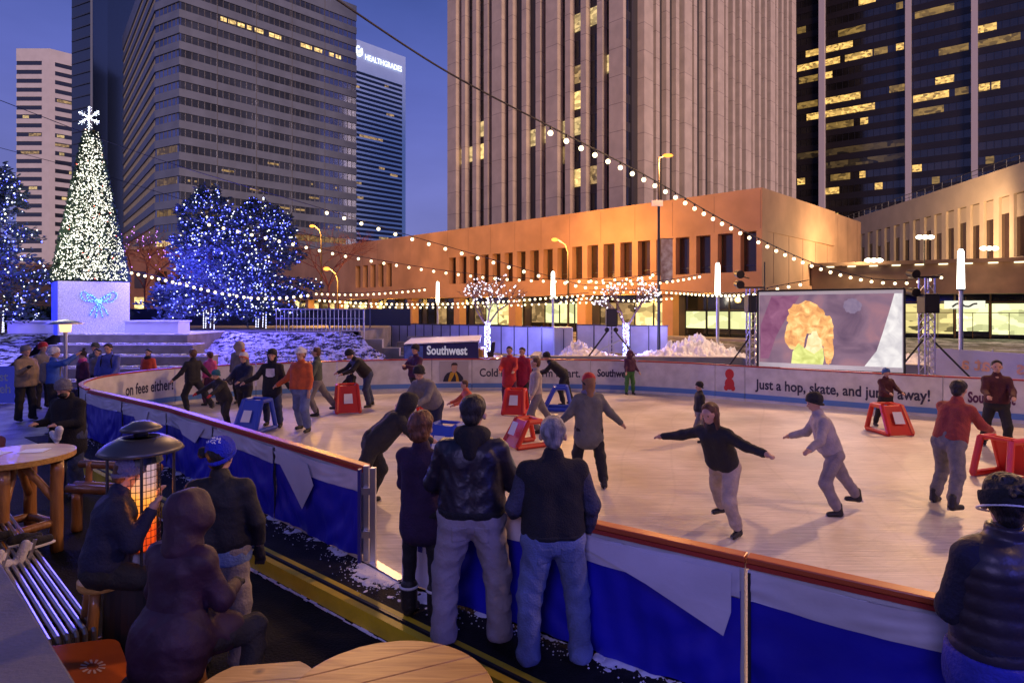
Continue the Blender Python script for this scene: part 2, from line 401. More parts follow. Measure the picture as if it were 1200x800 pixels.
# ground floor: piers, recessed glass
for t_ in [-.55, 6.85, 14.6, 22.4, 30.0, 37.7, 45.4, 53, 60.7, 68.4, 76]:
    m_ = MB(F); m_.box(X(t_)-.42, X(t_)+.42, .25, 1.1, STZ, 3.6); part('pier', m_, M_orange, root)
gl = MB(F); gl.box(0, L, 2.6, 14, STZ, 3.6); part('ground_floor_wall', gl, mat('dark_lobby', (.05, .04, .03), .3), root)
shop = {0: ('g', 1.0, 2.55), 2: ('w', .6, 3.45), 1: ('w', 1.2, 3.3)}
for k in range(9):
    a = -.55+7.72*k+.5; wdt = 6.75
    for j in range(4):
        x1 = X(a+wdt*(j)/4)-.05; x0 = X(a+wdt*(j+1)/4)+.05
        mm = M_glass
        if k in (0,): mm = W_green; z0, z1 = 1.15, 2.35
        elif k == 1: mm = (W_shop, W_shop, W_dim, W_dim)[j]; z0, z1 = STZ+.3, 3.0
        elif k == 2: mm = (W_dim, W_green, W_green, W_green)[3-j]; z0, z1 = STZ+.8, 3.0
        elif k == 3: mm = (W_dim, W_shop, W_green, W_dim)[j]; z0, z1 = STZ+.5, 3.0
        elif k in (6, 7, 8): mm = (W_shop, W_dim, W_shop, W_dim)[j]; z0, z1 = STZ+.3, 3.2
        else: mm = (M_glass, M_glass, W_dim, M_glass)[j]; z0, z1 = STZ+.4, 3.2
        m_ = MB(F); m_.box(x0, x1, 2.50, 2.56, STZ+.12, 3.58); p_ = part('shop_window', m_, M_glass, root)
        if mm is not M_glass:
            m_ = MB(F); m_.box(x0+.04, x1-.04, 2.47, 2.497, z0, z1); part('lit_pane', m_, mm, p_)
        m_ = MB(F); m_.box(x0-.05, x0, 2.42, 2.5, STZ, 3.58); m_.box(x0, x1, 2.42, 2.5, 3.1 if k else 2.45, 3.16 if k else 2.5); part('mullion', m_, M_black, p_)
kb = MB(F); kb.box(0, L, -1.2, .2, STZ, STZ+.16); part('kerb', kb, M_conc, root)
# side wall
F2 = frame((C0.x, C0.y, 0), U)
wl = MB(F2); wl.box(.95, 22, .01, .55, 3.6, 10.195); wl.box(14, 22, .55, 3, 3.6, 10.19); part('side_wall', wl, M_orange, root)
seam = MB(F2)
for k in range(8): seam.box(1.9+2.7*k, 1.924+2.7*k, -.004, .02, 3.7, 10.05)
part('panel_joints', seam, mat('joint', (.22, .13, .09), .9), root)
wl = MB(F2); wl.box(3.0, 22, 1.5, 3, STZ, 3.6); part('side_ground_wall', wl, mat('dark_lobby', (.05, .04, .03), .3), root)

# ---- cream building on the right with a colonnade of windows, behind a canopy fascia
P0 = Vector((34.5, 83.0+16)); D = Vector((-.124, -.992))
# local x must run to the right as seen; wall comes toward the viewer on the right
base = Vector(((995-600)/720*83, 83.0)); base2 = base-D*14
F = frame((base2.x, base2.y, 0), D)
root = thing('colonnade_building', 'cream concrete building at right, row of narrow tall windows above a brown canopy', 'building', (base.x, base.y, STZ))
xs = []
for px in (1001, 1010, 1019, 1029, 1039, 1050, 1061, 1073, 1086, 1098, 1112, 1126, 1141, 1157, 1175, 1193, 1214, 1238):
    r = (px-600)/720; t_ = (base.x-r*base.y)/(r*D.y-D.x); xs.append(14+t_)
LEN = xs[-1]+8; wl = MB(F); wl.box(0, LEN, 0, 10, 12.05, 14.4); wl.box(0, LEN, 0, 10, 3.5, 6.8); cur = 0
for x in xs: wl.box(cur, x-.52, .001, 1.6, 6.801, 12.049); cur = x+.82
wl.box(cur, LEN, .001, 1.6, 6.801, 12.049); part('wall', wl, M_buff, root)
for k, x in enumerate(xs):
    m_ = MB(F); m_.box(x-.52, x+.82, .24, .30, 6.801, 12.049); wi = part('window', m_, M_tint, root)
    m_ = MB(F); m_.box(x-.46, x+.76, .20, .235, 10.1+(k % 3)*.25, 11.98); part('blind', m_, mat('window_blind', (.42, .34, .25), .7), wi)
m_ = MB(F)
m_.box(0, LEN, .4, .45, 15.2, 15.25); m_.box(0, LEN, .4, .45, 14.8, 14.83)
for k in range(int(LEN/1.6)): m_.box(k*1.6, k*1.6+.05, .4, .45, 14.4, 15.25)
part('roof_railing', m_, M_dgrey, root)
# canopy pavilion in front
A = Vector((21.9, 45.0)); Bp = Vector((32.9, 39.5)); dv = (Bp-A).normalized()
F = frame((A.x, A.y, 0), dv)
root = thing('canopy_pavilion', 'brown flat roofed pavilion with glass shopfront and wave logo sign at the right', 'building', (A.x, A.y, STZ))
M_brown = mat('brown_fascia', (.20, .12, .075), .6, noise=.2, nscale=1)
m_ = MB(F); m_.box(.02, 24, 0, 9, 3.55, 5.6); part('fascia', m_, M_brown, root)
m_ = MB(F); m_.box(.02, 24, -.35, 9, 5.6, 5.85); part('roof_edge', m_, M_brown, root)
for k in range(16): m_ = MB(F); m_.box(1+k*1.35, 1.5+k*1.35, -.2, .0-.002, 5.52, 5.597); part('eave_lamp', m_, emat('eave_glow', (1, .85, .5), 1.4, False), root)
m_ = MB(F); m_.box(.02, 24, 3.2, 9, STZ, 3.55); part('back_wall', m_, mat('lobby_wall', (.16, .10, .05), .6), root)
W_pav = litwin('lit_pavilion', (.95, .78, .30), .75, sc=1.6, dark=.08)
W_pav2 = litwin('lit_pavilion_bright', (.93, .95, .45), 1.1, sc=1.3, dark=.35)
k = 0; x = 3.0
while x < 22:
    m_ = MB(F); m_.box(x+.05, x+1.95, 2.2, 2.24, STZ+.1, 3.5); p_ = part('shop_window', m_, M_glass, root)
    m_ = MB(F); m_.box(x+.1, x+1.9, 2.165, 2.197, STZ+.3 if k % 3 else 1.0, 2.9); part('lit_pane', m_, W_pav2 if k in (3, 4, 5) else W_pav, p_)
    m_ = MB(F); m_.box(x-.05, x+.05, 2.1, 2.26, STZ, 3.55); m_.box(x+.05, x+1.95, 2.12, 2.16, 3.0, 3.06); m_.box(x+.05, x+1.95, 2.12, 2.16, 2.25, 2.3); m_.box(x+1.0, x+1.04, 2.12, 2.16, STZ, 2.25)
    part('mullion', m_, mat('bronze_frame', (.30, .17, .06), .4, metal=.5), p_)
    x += 2.0; k += 1
m_ = MB(F); m_.box(8.3, 10.6, 1.5, 1.56, 2.55, 3.1); sg = part('sign_board', m_, emat('sign_glow', (.75, .75, .6), .8, False), root)
m_ = MB(F)
def ribbon(mb, pts, wd, y0, y1):
    for (a, b) in zip(pts[:-1], pts[1:]):
        ax, az = a; bx, bz = b; L_ = math.hypot(bx-ax, bz-az); nx, nz_ = -(bz-az)/L_*wd/2, (bx-ax)/L_*wd/2
        q = [(ax-nx, az-nz_), (bx-nx, bz-nz_), (bx+nx, bz+nz_), (ax+nx, az+nz_)]
        mb.add([(p[0], y0, p[1]) for p in q]+[(p[0], y1, p[1]) for p in q], [(0, 1, 2, 3), (7, 6, 5, 4), (0, 4, 5, 1), (1, 5, 6, 2), (2, 6, 7, 3), (3, 7, 4, 0)])
ribbon(m_, [(8.75, 2.68), (9.0, 2.9), (9.25, 2.93), (9.45, 2.72), (9.7, 2.70), (9.95, 2.88), (10.15, 2.9)], .11, 1.47, 1.498)
part('wave_logo', m_, M_black, sg)
for x, lab in ((5.6, 1), (12.6, 2)): pass
# tables and chairs hint inside handled by lit panes

# ---- generic curtain building
def banded(name, label, origin, faces, z0, fh, nf, sp, Mw, Mg, lit=(), top=0, wname='window_band', mull=None, Mm=None, depth=14):
    """faces: list of (start2d, dir2d, length); fh floor height; sp spandrel height"""
    root = thing(name, label, 'building', (origin[0], origin[1], 0))
    core = MB(); wallmb = MB(); mu = MB()
    for (st, dr, ln) in faces:
        Fm = frame((st[0], st[1], 0), dr); wallmb.M = Fm; mu.M = Fm
        wallmb.box(0, ln, 0, .5, 0, z0-.001)
        for k in range(nf):
            z = z0+k*fh
            wallmb.box(0, ln, 0, .5, z, z+sp)
            m_ = MB(Fm); m_.box(.02, ln-.02, .28, .5, z+sp+.001, z+fh-.001); part(wname, m_, Mg[k % len(Mg)] if isinstance(Mg, list) else Mg, root)
            if mull:
                n = int(ln/mull)
                for i in range(1, n): mu.box(i*ln/n-.07, i*ln/n+.07, .18, .279, z+sp, z+fh)
        zt = z0+nf*fh; wallmb.box(0, ln, 0, .5, zt, zt+top)
    part('wall', wallmb, Mw, root)
    if mull: part('mullions', mu, Mm or Mw, root)
    return root
def close_body(root, poly, z1, Mw):
    m_ = MB(); m_.prism(poly, 0, z1); part('core', m_, Mw, root)
def litpanes(root, Fm, items, mat_, d=.25, name='lit_window'):
    for (x0, x1, z0, z1) in items:
        m_ = MB(Fm); m_.box(x0, x1, d-.03, d, z0, z1); part(name, m_, mat_, root)

# big banded office block behind the lit trees
Mgr = mat('grey_granite', (.125, .145, .215), .5, noise=.12, nscale=.25)
Mcur = mat('curtain_glass', (.16, .19, .30), .09, metal=.75, spec=1.0, noise=.35, nscale=.12)
P1 = Vector((-81.25, 150)); P2 = Vector((-90.2, 155)); VL = Vector((-.62, .785)).normalized()
P3 = P2+VL*66
fh = 3.87; nfl = 23
dch = (P1-P2).normalized()
faces = [(P3, -VL, 66.0), (P2, dch, (P1-P2).length), (P1, U, 49.5)]
root = banded('banded_office_block', 'large grey office block with horizontal window bands behind the lit trees', P1, faces, 0.0, fh, nfl, 1.95, Mgr, Mcur, top=4.6, mull=1.5, Mm=mat('mullion_dark', (.10, .09, .09), .5))
PR = P1+U*49.5
close_body(root, [(P3.x+.6, P3.y+.8), (P2.x+.3, P2.y+.75), (P1.x-.1, P1.y+.75), (PR.x-.6, PR.y+.3), (PR.x-40, PR.y+45), (P3.x-5, P3.y+40)], fh*nfl+4.4, Mgr)
FR = frame((P1.x, P1.y, 0), U); FL = frame((P3.x, P3.y, 0), -VL); FC = frame((P2.x, P2.y, 0), dch)
def zrow(px_y, Y): return CAMZ+(HY-px_y)*Y/FX
def band_at(z):   # snap to the window band that holds height z
    k = round((z-1.95-(fh-1.95)/2)/fh); return k*fh+2.0, k*fh+fh-.05
def uface(px): r = (px-600)/720; return (P1.x-r*P1.y)/(r*U.y-U.x)
rnd = random.Random(3)
lit = []
for (a, b, y) in ((259, 266, 30), (268, 277, 33), (279, 287, 37), (290, 295, 41), (299, 309, 43), (316, 330, 48), (353, 366, 60), (369, 378, 65), (386, 392, 69), (394, 400, 71)):
    t0, t1 = uface(a), uface(b); Y = P1.y+U.y*(t0+t1)/2; z0, z1 = band_at(zrow(y, Y)); lit.append((t0, t1, z0+.5, z1-.3))
litpanes(root, FR, lit, W_warm)
lit = []
for k in range(34):
    t0 = rnd.uniform(0, 47); z0, z1 = band_at(rnd.choice([6, 10, 10, 14, 18, 18, 22, 26, 30, 34, 38, 43])); lit.append((t0, t0+rnd.choice([.5, .8, 1.4, 3.0]), z0+.7, z1-.6))
litpanes(root, FR, lit, W_dim)
z0, z1 = band_at(28)
litpanes(root, FR, [(1, 12, z0-8*0+.1, z1-.1)], litwin('lit_floor_faint', (1, .6, .2), .12, sc=.6))
z0, z1 = band_at(21); litpanes(root, FR, [(13, 46, z0+.1, z1-.1)], litwin('lit_floor_brown', (1, .6, .2), .22, sc=.9, dark=.1))
z0, z1 = band_at(18); litpanes(root, FC, [(.5, 8, z0+.1, z1-.1)], W_warm)
for z in (40, 32, 28, 25): 
    z0, z1 = band_at(z); litpanes(root, FC, [(.6, 9, z0+.1, z1-.1)], litwin('lit_floor_faint', (1, .6, .2), .12, sc=.6))
m_ = MB(FR)
for x in (9, 19, 29, 39): m_.box(x-.06, x+.06, -.05, .3, 0, fh*nfl+4.6)
part('vertical_seam', m_, mat('mullion_dark', (.10, .09, .09), .5), root)

# slender dark slab between the striped tower and the block
root = thing('slender_slab_tower', 'slender dark navy slab tower rising between the striped tower and the grey block', 'building', (-150, 210, 0))
a0 = Vector(((84-600)/720*210, 210)); a1 = Vector(((108-600)/720*205, 205)); a2 = Vector(((126-600)/720*216, 216))
m_ = MB(); m_.prism([a0, a1, a2, (a2.x-4, a2.y+30), (a0.x-4, a0.y+30)], 0, 150); part('curtain_wall', m_, mat('navy_glass', (.02, .03, .065), .2, spec=.6), root)
m_ = MB(); m_.obox(a1+Vector((-.2, -.4)), a1+Vector((.4, -.2)), .8, 0, 150); part('corner_fin', m_, mat('navy_fin', (.06, .08, .15), .5), root)
m_ = MB()
for k in range(38):
    m_.obox(a0+Vector((.1, -.15)), a1+Vector((-.3, -.15)), .1, k*3.9+3.4, k*3.9+3.75)
part('floor_lines', m_, mat('navy_line', (.03, .04, .08), .6), root)

# white striped tower, far left
Mwh = mat('pale_precast', (.46, .43, .48), .7, noise=.06, nscale=.3)
Y0 = 300; q0 = Vector(((19-600)/720*Y0, Y0)); q1 = Vector(((49-600)/720*(Y0), Y0)); q2 = Vector(((58-600)/720*Y0, Y0)); 
wid = q1.x-q0.x; zt = zrow(57, Y0)
f1 = [(q0, Vector((1, .0)), wid)]
UR = Vector((.681, .732)).normalized(); 
faces = [(q0, (1, 0), wid), (q2, UR, 34.0)]
fhs = 4.35; nn = 30
root = banded('striped_tower', 'pale high-rise with stacked dark window strips, leftmost on the skyline', q0, faces, 1.0, fhs, 28, 2.3, Mwh, mat('strip_glass', (.02, .022, .035), .12, spec=.8), top=zt-1-28*fhs)
m_ = MB(); m_.box(q1.x-.0, q2.x, Y0-.0, Y0+1, 0, zt); part('corner_pier', m_, Mwh, root)
qe = q2+UR*34
close_body(root, [(q0.x+.3, Y0+.52), (q2.x-.1, Y0+.9), (qe.x-.8, qe.y+.2), (qe.x-30, qe.y+30), (q0.x+.3, Y0+50)], zt-.4, Mwh)
FA = frame((q0.x, q0.y, 0), (1, 0)); FB = frame((q2.x, q2.y, 0), UR)
m_ = MB(FB); m_.box(0, 2.2, -.02, .3, 0, zt-.2); m_.box(30.5, 34, -.02, .3, 0, zt-.2); part('side_pier', m_, Mwh, root)
def stripband(z): k = round((z-1-2.3-1)/fhs); return 1+k*fhs+2.35, 1+(k+1)*fhs-.1
for (Fm, x0, x1, y, Y) in ((FB, 3, 9, 117, 303), (FB, 12, 16, 120, 308), (FA, 3, 6, 138, 300), (FA, 2, 11, 178, 300), (FB, 3, 6, 163, 303), (FB, 2, 8, 172, 303), (FA, 6, 12, 161, 300), (FB, 4, 6, 185, 303), (FB, 8, 13, 203, 305), (FA, 6, 10, 220, 300), (FB, 5, 10, 232, 303), (FB, 6, 10, 253, 304)):
    z0, z1 = stripband(zrow(y, Y)); litpanes(root, Fm, [(x0, x1, z0+.3, z1-.3)], W_dim if x1-x0 > 5 else litwin('lit_window_mid', (1, .7, .3), .6))

# slim blue tower with floodlit letters
hz0 = Vector(((412-600)/720*260, 260)); zt = zrow(44, 260)
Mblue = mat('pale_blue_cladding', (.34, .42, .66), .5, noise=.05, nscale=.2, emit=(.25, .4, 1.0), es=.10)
UH = Vector((.681, .732)).normalized()
faces = [(hz0+UH*1.3, UH, 25.2)]
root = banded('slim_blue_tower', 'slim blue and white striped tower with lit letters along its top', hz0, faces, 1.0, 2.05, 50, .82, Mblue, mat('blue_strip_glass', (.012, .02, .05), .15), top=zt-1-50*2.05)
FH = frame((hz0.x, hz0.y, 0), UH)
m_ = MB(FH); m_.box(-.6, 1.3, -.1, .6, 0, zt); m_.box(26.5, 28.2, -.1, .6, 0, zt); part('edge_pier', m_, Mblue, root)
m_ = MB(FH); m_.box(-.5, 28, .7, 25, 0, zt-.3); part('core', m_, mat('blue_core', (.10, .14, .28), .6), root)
HG_ROOT, HG_F, HG_Z = root, FH, zt
for (x0, x1, z) in ((2, 5, 103), (16, 21, 103.5), (17, 19, 99), (2, 4, 95), (18, 22, 88), (14, 17, 62), (20, 24, 61), (2, 5, 55), (3, 6, 49), (14, 19, 31), (21, 24, 31), (4, 16, 75)):
    k = round((z-1)/2.05); z0 = 1+k*2.05+.87; litpanes(root, FH, [(x0, x1, z0, z0+1.1)], W_dim)

# central tower with stone fins (front + side)
Mpink = striped_z('pink_granite', (.52, .42, .35), (.24, .18, .16), 3.9, .02, .75, .8, .12)
K0 = Vector((16.5, 85)); HT = 135
root = thing('finned_tower', 'tall tower with closely set stone fins and dark vertical windows in the centre', 'building', (K0.x, K0.y, 0))
LF = 41.0; FF = frame((K0.x-V.x*LF, K0.y-V.y*LF, 0), V); FS = frame((K0.x, K0.y, 0), U); LS = 64.0
m_ = MB(FF); m_.box(.0, LF-.8, 1.3, 30, 0, HT); part('core', m_, mat('tower_core', (.05, .045, .05), .4), root)
m_ = MB(FS); m_.box(1.2, LS, 1.35, 30, 0, HT-.1); part('core', m_, mat('tower_core', (.05, .045, .05), .4), root)
Mtg = striped_z('tower_glass', (.018, .018, .028), (.045, .04, .045), 3.9, .33)
def fins(Fm, centres, Lx, flip):
    for i, c in enumerate(centres):
        x0, x1 = c-1.2, c+1.2
        m_ = MB(Fm); m_.box(x0, x1, -.35, 1.3, 0, HT); pr = part('wide_fin', m_, Mpink, root)
        if i+1 < len(centres):
            for j in range(3):
                xc = c+(centres[i+1]-c)*(j+1)/4
                m_ = MB(Fm); m_.box(xc-.5, xc+.5, -.1, 1.3, 0, HT-.02); part('fin', m_, Mpink, root)
            for j in range(4):
                xa = c+(centres[i+1]-c)*(j/4)+.5+(.7 if j == 0 else 0); xb = c+(centres[i+1]-c)*((j+1)/4)-.5-(.7 if j == 3 else 0)
                m_ = MB(Fm); m_.box(xa, xb, 1.0, 1.29, 0, HT-.1); wp = part('window_strip', m_, Mtg, root)
fc = [LF-t_ for t_ in (38.3, 26.5, 14.3, 2.3)]
fins(FF, fc, LF, False)
m_ = MB(FF); m_.box(.0, 1.4, 1.0, 1.29, 0, HT-.1); part('corner_window', m_, Mtg, root)
fins(FS, [4.0, 15.6, 27.0, 38.3, 49.8, 61.2], LS, True)
m_ = MB(FS); m_.box(.35, 2.8, 1.0, 1.34, 0, HT-.1); part('corner_window', m_, Mtg, root)
def floorz(z): k = round((z-1.3-1.3)/3.9); return k*3.9+1.35, k*3.9+4.0
lw = []
def fface(px): r = (px-600)/720; t_ = (K0.x-r*K0.y)/(V.x-r*V.y*1.0) if False else (K0.x-r*K0.y)/(.711+.703*r); return t_
gaps = []
for i in range(3):
    for j in range(4):
        c, cn = fc[i], fc[i+1]; gaps.append((c+(cn-c)*j/4+.5+(.7 if j == 0 else 0), c+(cn-c)*(j+1)/4-.5-(.7 if j == 3 else 0)))
def littower(px, y, mt):
    t_ = LF-fface(px); g_ = min(gaps, key=lambda q: abs((q[0]+q[1])/2-t_)); Y = 85+.703*(LF-t_)
    z0, z1 = floorz(zrow(y, Y)); m_ = MB(FF); m_.box(g_[0]+.05, g_[1]-.05, .90, .928, z0, z1); part('lit_window', m_, mt, root)
Wm = litwin('lit_window_mid', (1, .7, .3), .6)
for px, y, mt in ((540, 190, W_warm), (551, 190, Wm), (561, 187, W_warm), (572, 185, Wm), (572, 155, W_warm), (561, 157, Wm), (582, 182, Wm), (612, 173, Wm), (624, 171, Wm), (635, 168, Wm), (657, 163, Wm), (669, 129, W_warm), (684, 125, W_warm), (669, 160, Wm), (684, 155, Wm), (668, 223, W_warm), (681, 221, W_warm), (613, 87, Wm), (711, 88, Wm), (684, 32, Wm), (684, 96, W_dim), (604, 12, Wm), (698, 30, Wm), (657, 193, W_dim), (612, 210, W_dim), (700, 205, W_dim)):
    littower(px, y, mt)

# dark glass tower on the right with white pilasters
Y0 = 160; k1 = Vector(((1064-600)/720*Y0, Y0)); D2 = Vector((.80, -.60)).normalized()
def dface(px): r = (px-600)/720; return (r*k1.y-k1.x)/(D2.x-r*D2.y)
LT0, LT1 = dface(925), dface(1235)
FD = frame((k1.x, k1.y, 0), D2)
root = thing('dark_glass_tower', 'dark glass office tower with white pilasters and scattered yellow lit offices at right', 'building', (k1.x, k1.y, 0))
m_ = MB(FD); m_.box(LT0, LT1, .6, 30, 0, 130); part('core', m_, M_black, root)
fd = 3.6; Mdg = mat('bronze_glass', (.02, .016, .014), .07, spec=.9, noise=.6, nscale=.15)
Msp = mat('bronze_spandrel', (.018, .012, .010), .35, noise=.2, nscale=.2)
m_ = MB(FD)
for k in range(34): m_.box(LT0, LT1, .3, .598, k*fd, k*fd+1.7)
part('spandrels', m_, Msp, root)
for k in range(34):
    m_ = MB(FD); m_.box(LT0+.01, LT1-.01, .40, .597, k*fd+1.701, (k+1)*fd-.001); part('window_band', m_, Mdg, root)
m_ = MB(FD)
n = int((LT1-LT0)/1.5)
for i in range(n): m_.box(LT0+i*1.5, LT0+i*1.5+.1, .34, .399, 0, 34*fd)
part('mullions', m_, Msp, root)
Mpil = mat('white_pilaster', (.55, .47, .50), .6)
for px, wd in ((963.5, 7.0), (1064.5, 7.0), (1142, 8)):
    xa, xb = dface(px-wd/2), dface(px+wd/2); m_ = MB(FD); m_.box(xa, xb, -.9, .6, 0, 130); part('pilaster', m_, Mpil, root)
def lit_dark(pa, pb, y, mt):
    xa, xb = dface(pa), dface(pb); Y = k1.y+D2.y*(xa+xb)/2; z = zrow(y, Y); k = round((z-1.7-.95)/fd)
    m_ = MB(FD); m_.box(xa, xb, .30, .396, k*fd+1.75, (k+1)*fd-.1); part('lit_window', m_, mt, root)
W_y = litwin('lit_office', (1.0, .60, .16), .9, sc=1.3, dark=.15); W_y2 = litwin('lit_office_dim', (1.0, .6, .15), .22, sc=.8, dark=.2)
for a, b, y, mt in ((1006, 1026, 4, W_y), (1050, 1058, 14, W_y2), (968, 999, 50, W_y), (944, 959, 58, W_y), (934, 959, 78, W_y), (967, 984, 71, W_y), (990, 1022, 64, W_y), (1024, 1040, 60, W_y2), (1050, 1059, 53, W_y),
        (967, 975, 92, W_y), (936, 958, 96, W_y2), (967, 1008, 108, W_y), (934, 958, 116, W_y2), (967, 1025, 127, W_y), (945, 959, 138, W_y), (968, 1000, 148, W_y2), (1008, 1017, 146, W_y), (1042, 1060, 97, W_y2),
        (934, 943, 214, W_y), (973, 996, 209, W_y2), (1007, 1014, 207, W_y), (967, 983, 229, W_y), (1025, 1034, 220, W_y), (975, 982, 249, W_y), (934, 944, 42, W_y2), (982, 1014, 28, W_y2),
        (1070, 1112, 110, W_y), (1096, 1118, 86, W_y), (1119, 1135, 104, W_y2), (1069, 1080, 198, W_y), (1092, 1101, 212, W_y2), (1146, 1168, 29, W_y), (1147, 1160, 99, W_y), (1162, 1172, 98, W_y), (1155, 1165, 188, W_y2), (1146, 1196, 54, W_y2), (1072, 1118, 7, W_y2), (1100, 1135, 62, W_y2), (1070, 1106, 132, W_y2), (934, 1060, 176, litwin('lit_trace', (1, .6, .2), .05, sc=.5, dark=0)), (968, 1060, 190, litwin('lit_trace', (1, .6, .2), .05, sc=.5, dark=0))):
    lit_dark(a, b, y, mt)

# low warm-lit street buildings far behind the trees
def lowb(px0, px1, Y, ht, label, col, seed):
    x0, x1 = (px0-600)*Y/720, (px1-600)*Y/720; r_ = random.Random(seed)
    root = thing('street_building', label, 'building', ((x0+x1)/2, Y, 0))
    m_ = MB(); m_.box(x0, x1, Y, Y+15, 0, ht); part('wall', m_, mat('brick_'+str(seed), col, .85, noise=.2, nscale=1), root)
    m_ = MB(); m_.box(x0-.2, x1+.2, Y-.3, Y+15.2, ht, ht+.5); part('cornice', m_, mat('cornice', (.3, .2, .15), .8), root)
    n = int((x1-x0)/3.0)
    for i in range(n):
        for f in range(int(ht/4)):
            xa = x0+.7+i*(x1-x0-.7)/n
            m_ = MB(); m_.box(xa, xa+1.7, Y-.12, Y-.002, 1.6+f*4, 4.2+f*4); part('window', m_, r_.choice([W_shop, W_dim, Wm, W_dim, M_tint]) if f == 0 else r_.choice([W_dim, M_tint, M_tint]), root)
lowb(-60, 40, 95, 9, 'low dim building at the left edge behind the blue tree', (.16, .11, .10), 1)
lowb(128, 232, 95, 11.5, 'low reddish building behind the lit cone tree, warm windows', (.28, .13, .09), 2)
lowb(236, 372, 88, 9.2, 'low brown building behind the pair of blue trees', (.30, .17, .10), 4)
# unseen block added behind the viewer: it shades the plaza from the afterglow and darkens the lower glass of the towers opposite
root = thing('rear_shade_block', 'unseen long dark block added behind the viewer to shade the plaza', 'building', (0, -34, 0))
m_ = MB(); m_.box(-130, 150, -60, -32, 0, 34); part('wall', m_, mat('dark_block', (.05, .045, .05), .7), root)
for k in range(8): m_ = MB(); m_.box(-128, 148, -31.98, -31.9, 2+k*4, 4+k*4); part('window_band', m_, M_glass, root)
# ================================================================== LETTERING
def text_mb(txt, size, bold=0.0, spacing=1.0):
    c = bpy.data.curves.new('t', 'FONT'); c.body = txt; c.size = size; c.offset = bold; c.space_character = spacing; c.resolution_u = 3
    o = bpy.data.objects.new('t', c); COL.objects.link(o); dg = bpy.context.evaluated_depsgraph_get(); dg.update()
    me = bpy.data.meshes.new_from_object(o.evaluated_get(dg)); vs = [tuple(v.co) for v in me.vertices]; fs = [tuple(p.vertices) for p in me.polygons]
    bpy.data.objects.remove(o); bpy.data.curves.remove(c); bpy.data.meshes.remove(me)
    return vs, fs
def flat_text(txt, size, M, bold=0.0, spacing=1.0, mirror=False, width=None):
    """text in the local x-z plane of M (x right, z up), origin at left baseline"""
    vs, fs = text_mb(txt, size, bold, spacing)
    if width:
        w0 = max(v[0] for v in vs)-min(v[0] for v in vs); k = width/w0
    else: k = 1
    mb = MB(M); mx = max(v[0] for v in vs)
    mb.add([((mx-v[0] if mirror else v[0])*k, 0, v[1]) for v in vs], fs); return mb

# slim tower letters
m_ = flat_text('HEALTHGRADES', 3.4, HG_F @ Matrix.Translation((6.2, -.6, HG_Z-7.6)), .10, 1.0, width=19.5)
part('lettering', m_, emat('sign_letters', (.9, .95, 1), 1.0, False), HG_ROOT)
m_ = MB(HG_F)
for k in range(24):
    a0_, a1_ = 2*math.pi*k/24, 2*math.pi*(k+1)/24
    if k in (3, 4): continue
    ribbon(m_, [(3.2+1.7*math.cos(a0_), HG_Z-5.0+1.9*math.sin(a0_)), (3.2+1.7*math.cos(a1_), HG_Z-5.0+1.9*math.sin(a1_))], .8, -.6, -.4)
ribbon(m_, [(2.0, HG_Z-4.6), (3.1, HG_Z-5.8), (4.9, HG_Z-3.4)], .8, -.62, -.42)
part('round_emblem', m_, emat('sign_letters', (.9, .95, 1), 1.0, False), HG_ROOT)

# ================================================================== RINK
BT = .97
FAR = [(-8.6, 12.5), (-9.3, 13.3), (-9.75, 14.4), (-9.75, 15.5), (-9.3, 16.7), (-8.2, 17.7), (-6.7, 18.4), (-4.3, 19.3), (-1.1, 19.7), (2.7, 19.35), (5.1, 18.4), (6.3, 17.55), (8.2, 16.15), (10.1, 14.9), (11.8, 13.9), (14.0, 12.2), (15.6, 10.2), (16.2, 8), (15.6, 5.4), (13.5, 3), (10.5, 1.0), (7.5, .2)]
NEAR_L = [(-8.6, 12.5), (-5.69, 10.24), (-1.56, 6.50)]
NEAR_R = [(-1.07, 5.94), (2.52, 3.49), (6.0, 1.1), (7.5, .2)]
def catmull(pts, n=8):
    P = [Vector(p) for p in pts]; out = []
    for i in range(len(P)-1):
        p0 = P[max(i-1, 0)]; p1 = P[i]; p2 = P[i+1]; p3 = P[min(i+2, len(P)-1)]
        for k in range(n):
            t = k/n; out.append(.5*((2*p1)+(p2-p0)*t+(2*p0-5*p1+4*p2-p3)*t*t+(3*p1-p0-3*p2+p3)*t**3))
    out.append(P[-1]); return out
FARC = catmull(FAR, 8)
cum = [0]
for a, b in zip(FARC[:-1], FARC[1:]): cum.append(cum[-1]+(b-a).length)
def far_at(s):
    s = max(0, min(s, cum[-1]-1e-4)); i = 0
    while cum[i+1] < s: i += 1
    t = (s-cum[i])/(cum[i+1]-cum[i]); p = FARC[i].lerp(FARC[i+1], t); d = (FARC[i+1]-FARC[i]).normalized()
    i0 = max(i-1, 0); i1 = min(i+2, len(FARC)-1); d = (FARC[i1]-FARC[i0]).normalized()
    return p, d, Vector((-d.y, d.x))      # travelling left to right, normal points away from the ice (outwards)
def far_s(px, lo=None):
    r = (px-CX)/FX; best = None
    for i in range(len(FARC)-1):
        if FARC[i].y < 9.5 and FARC[i].x > 0: break
        if cum[i] < 2.4: continue
        fa = FARC[i].x-r*FARC[i].y; fb = FARC[i+1].x-r*FARC[i+1].y
        if fa <= 0 < fb or fa < 0 <= fb: best = cum[i]+(cum[i+1]-cum[i])*(-fa)/(fb-fa)
    return best if best is not None else 3.4
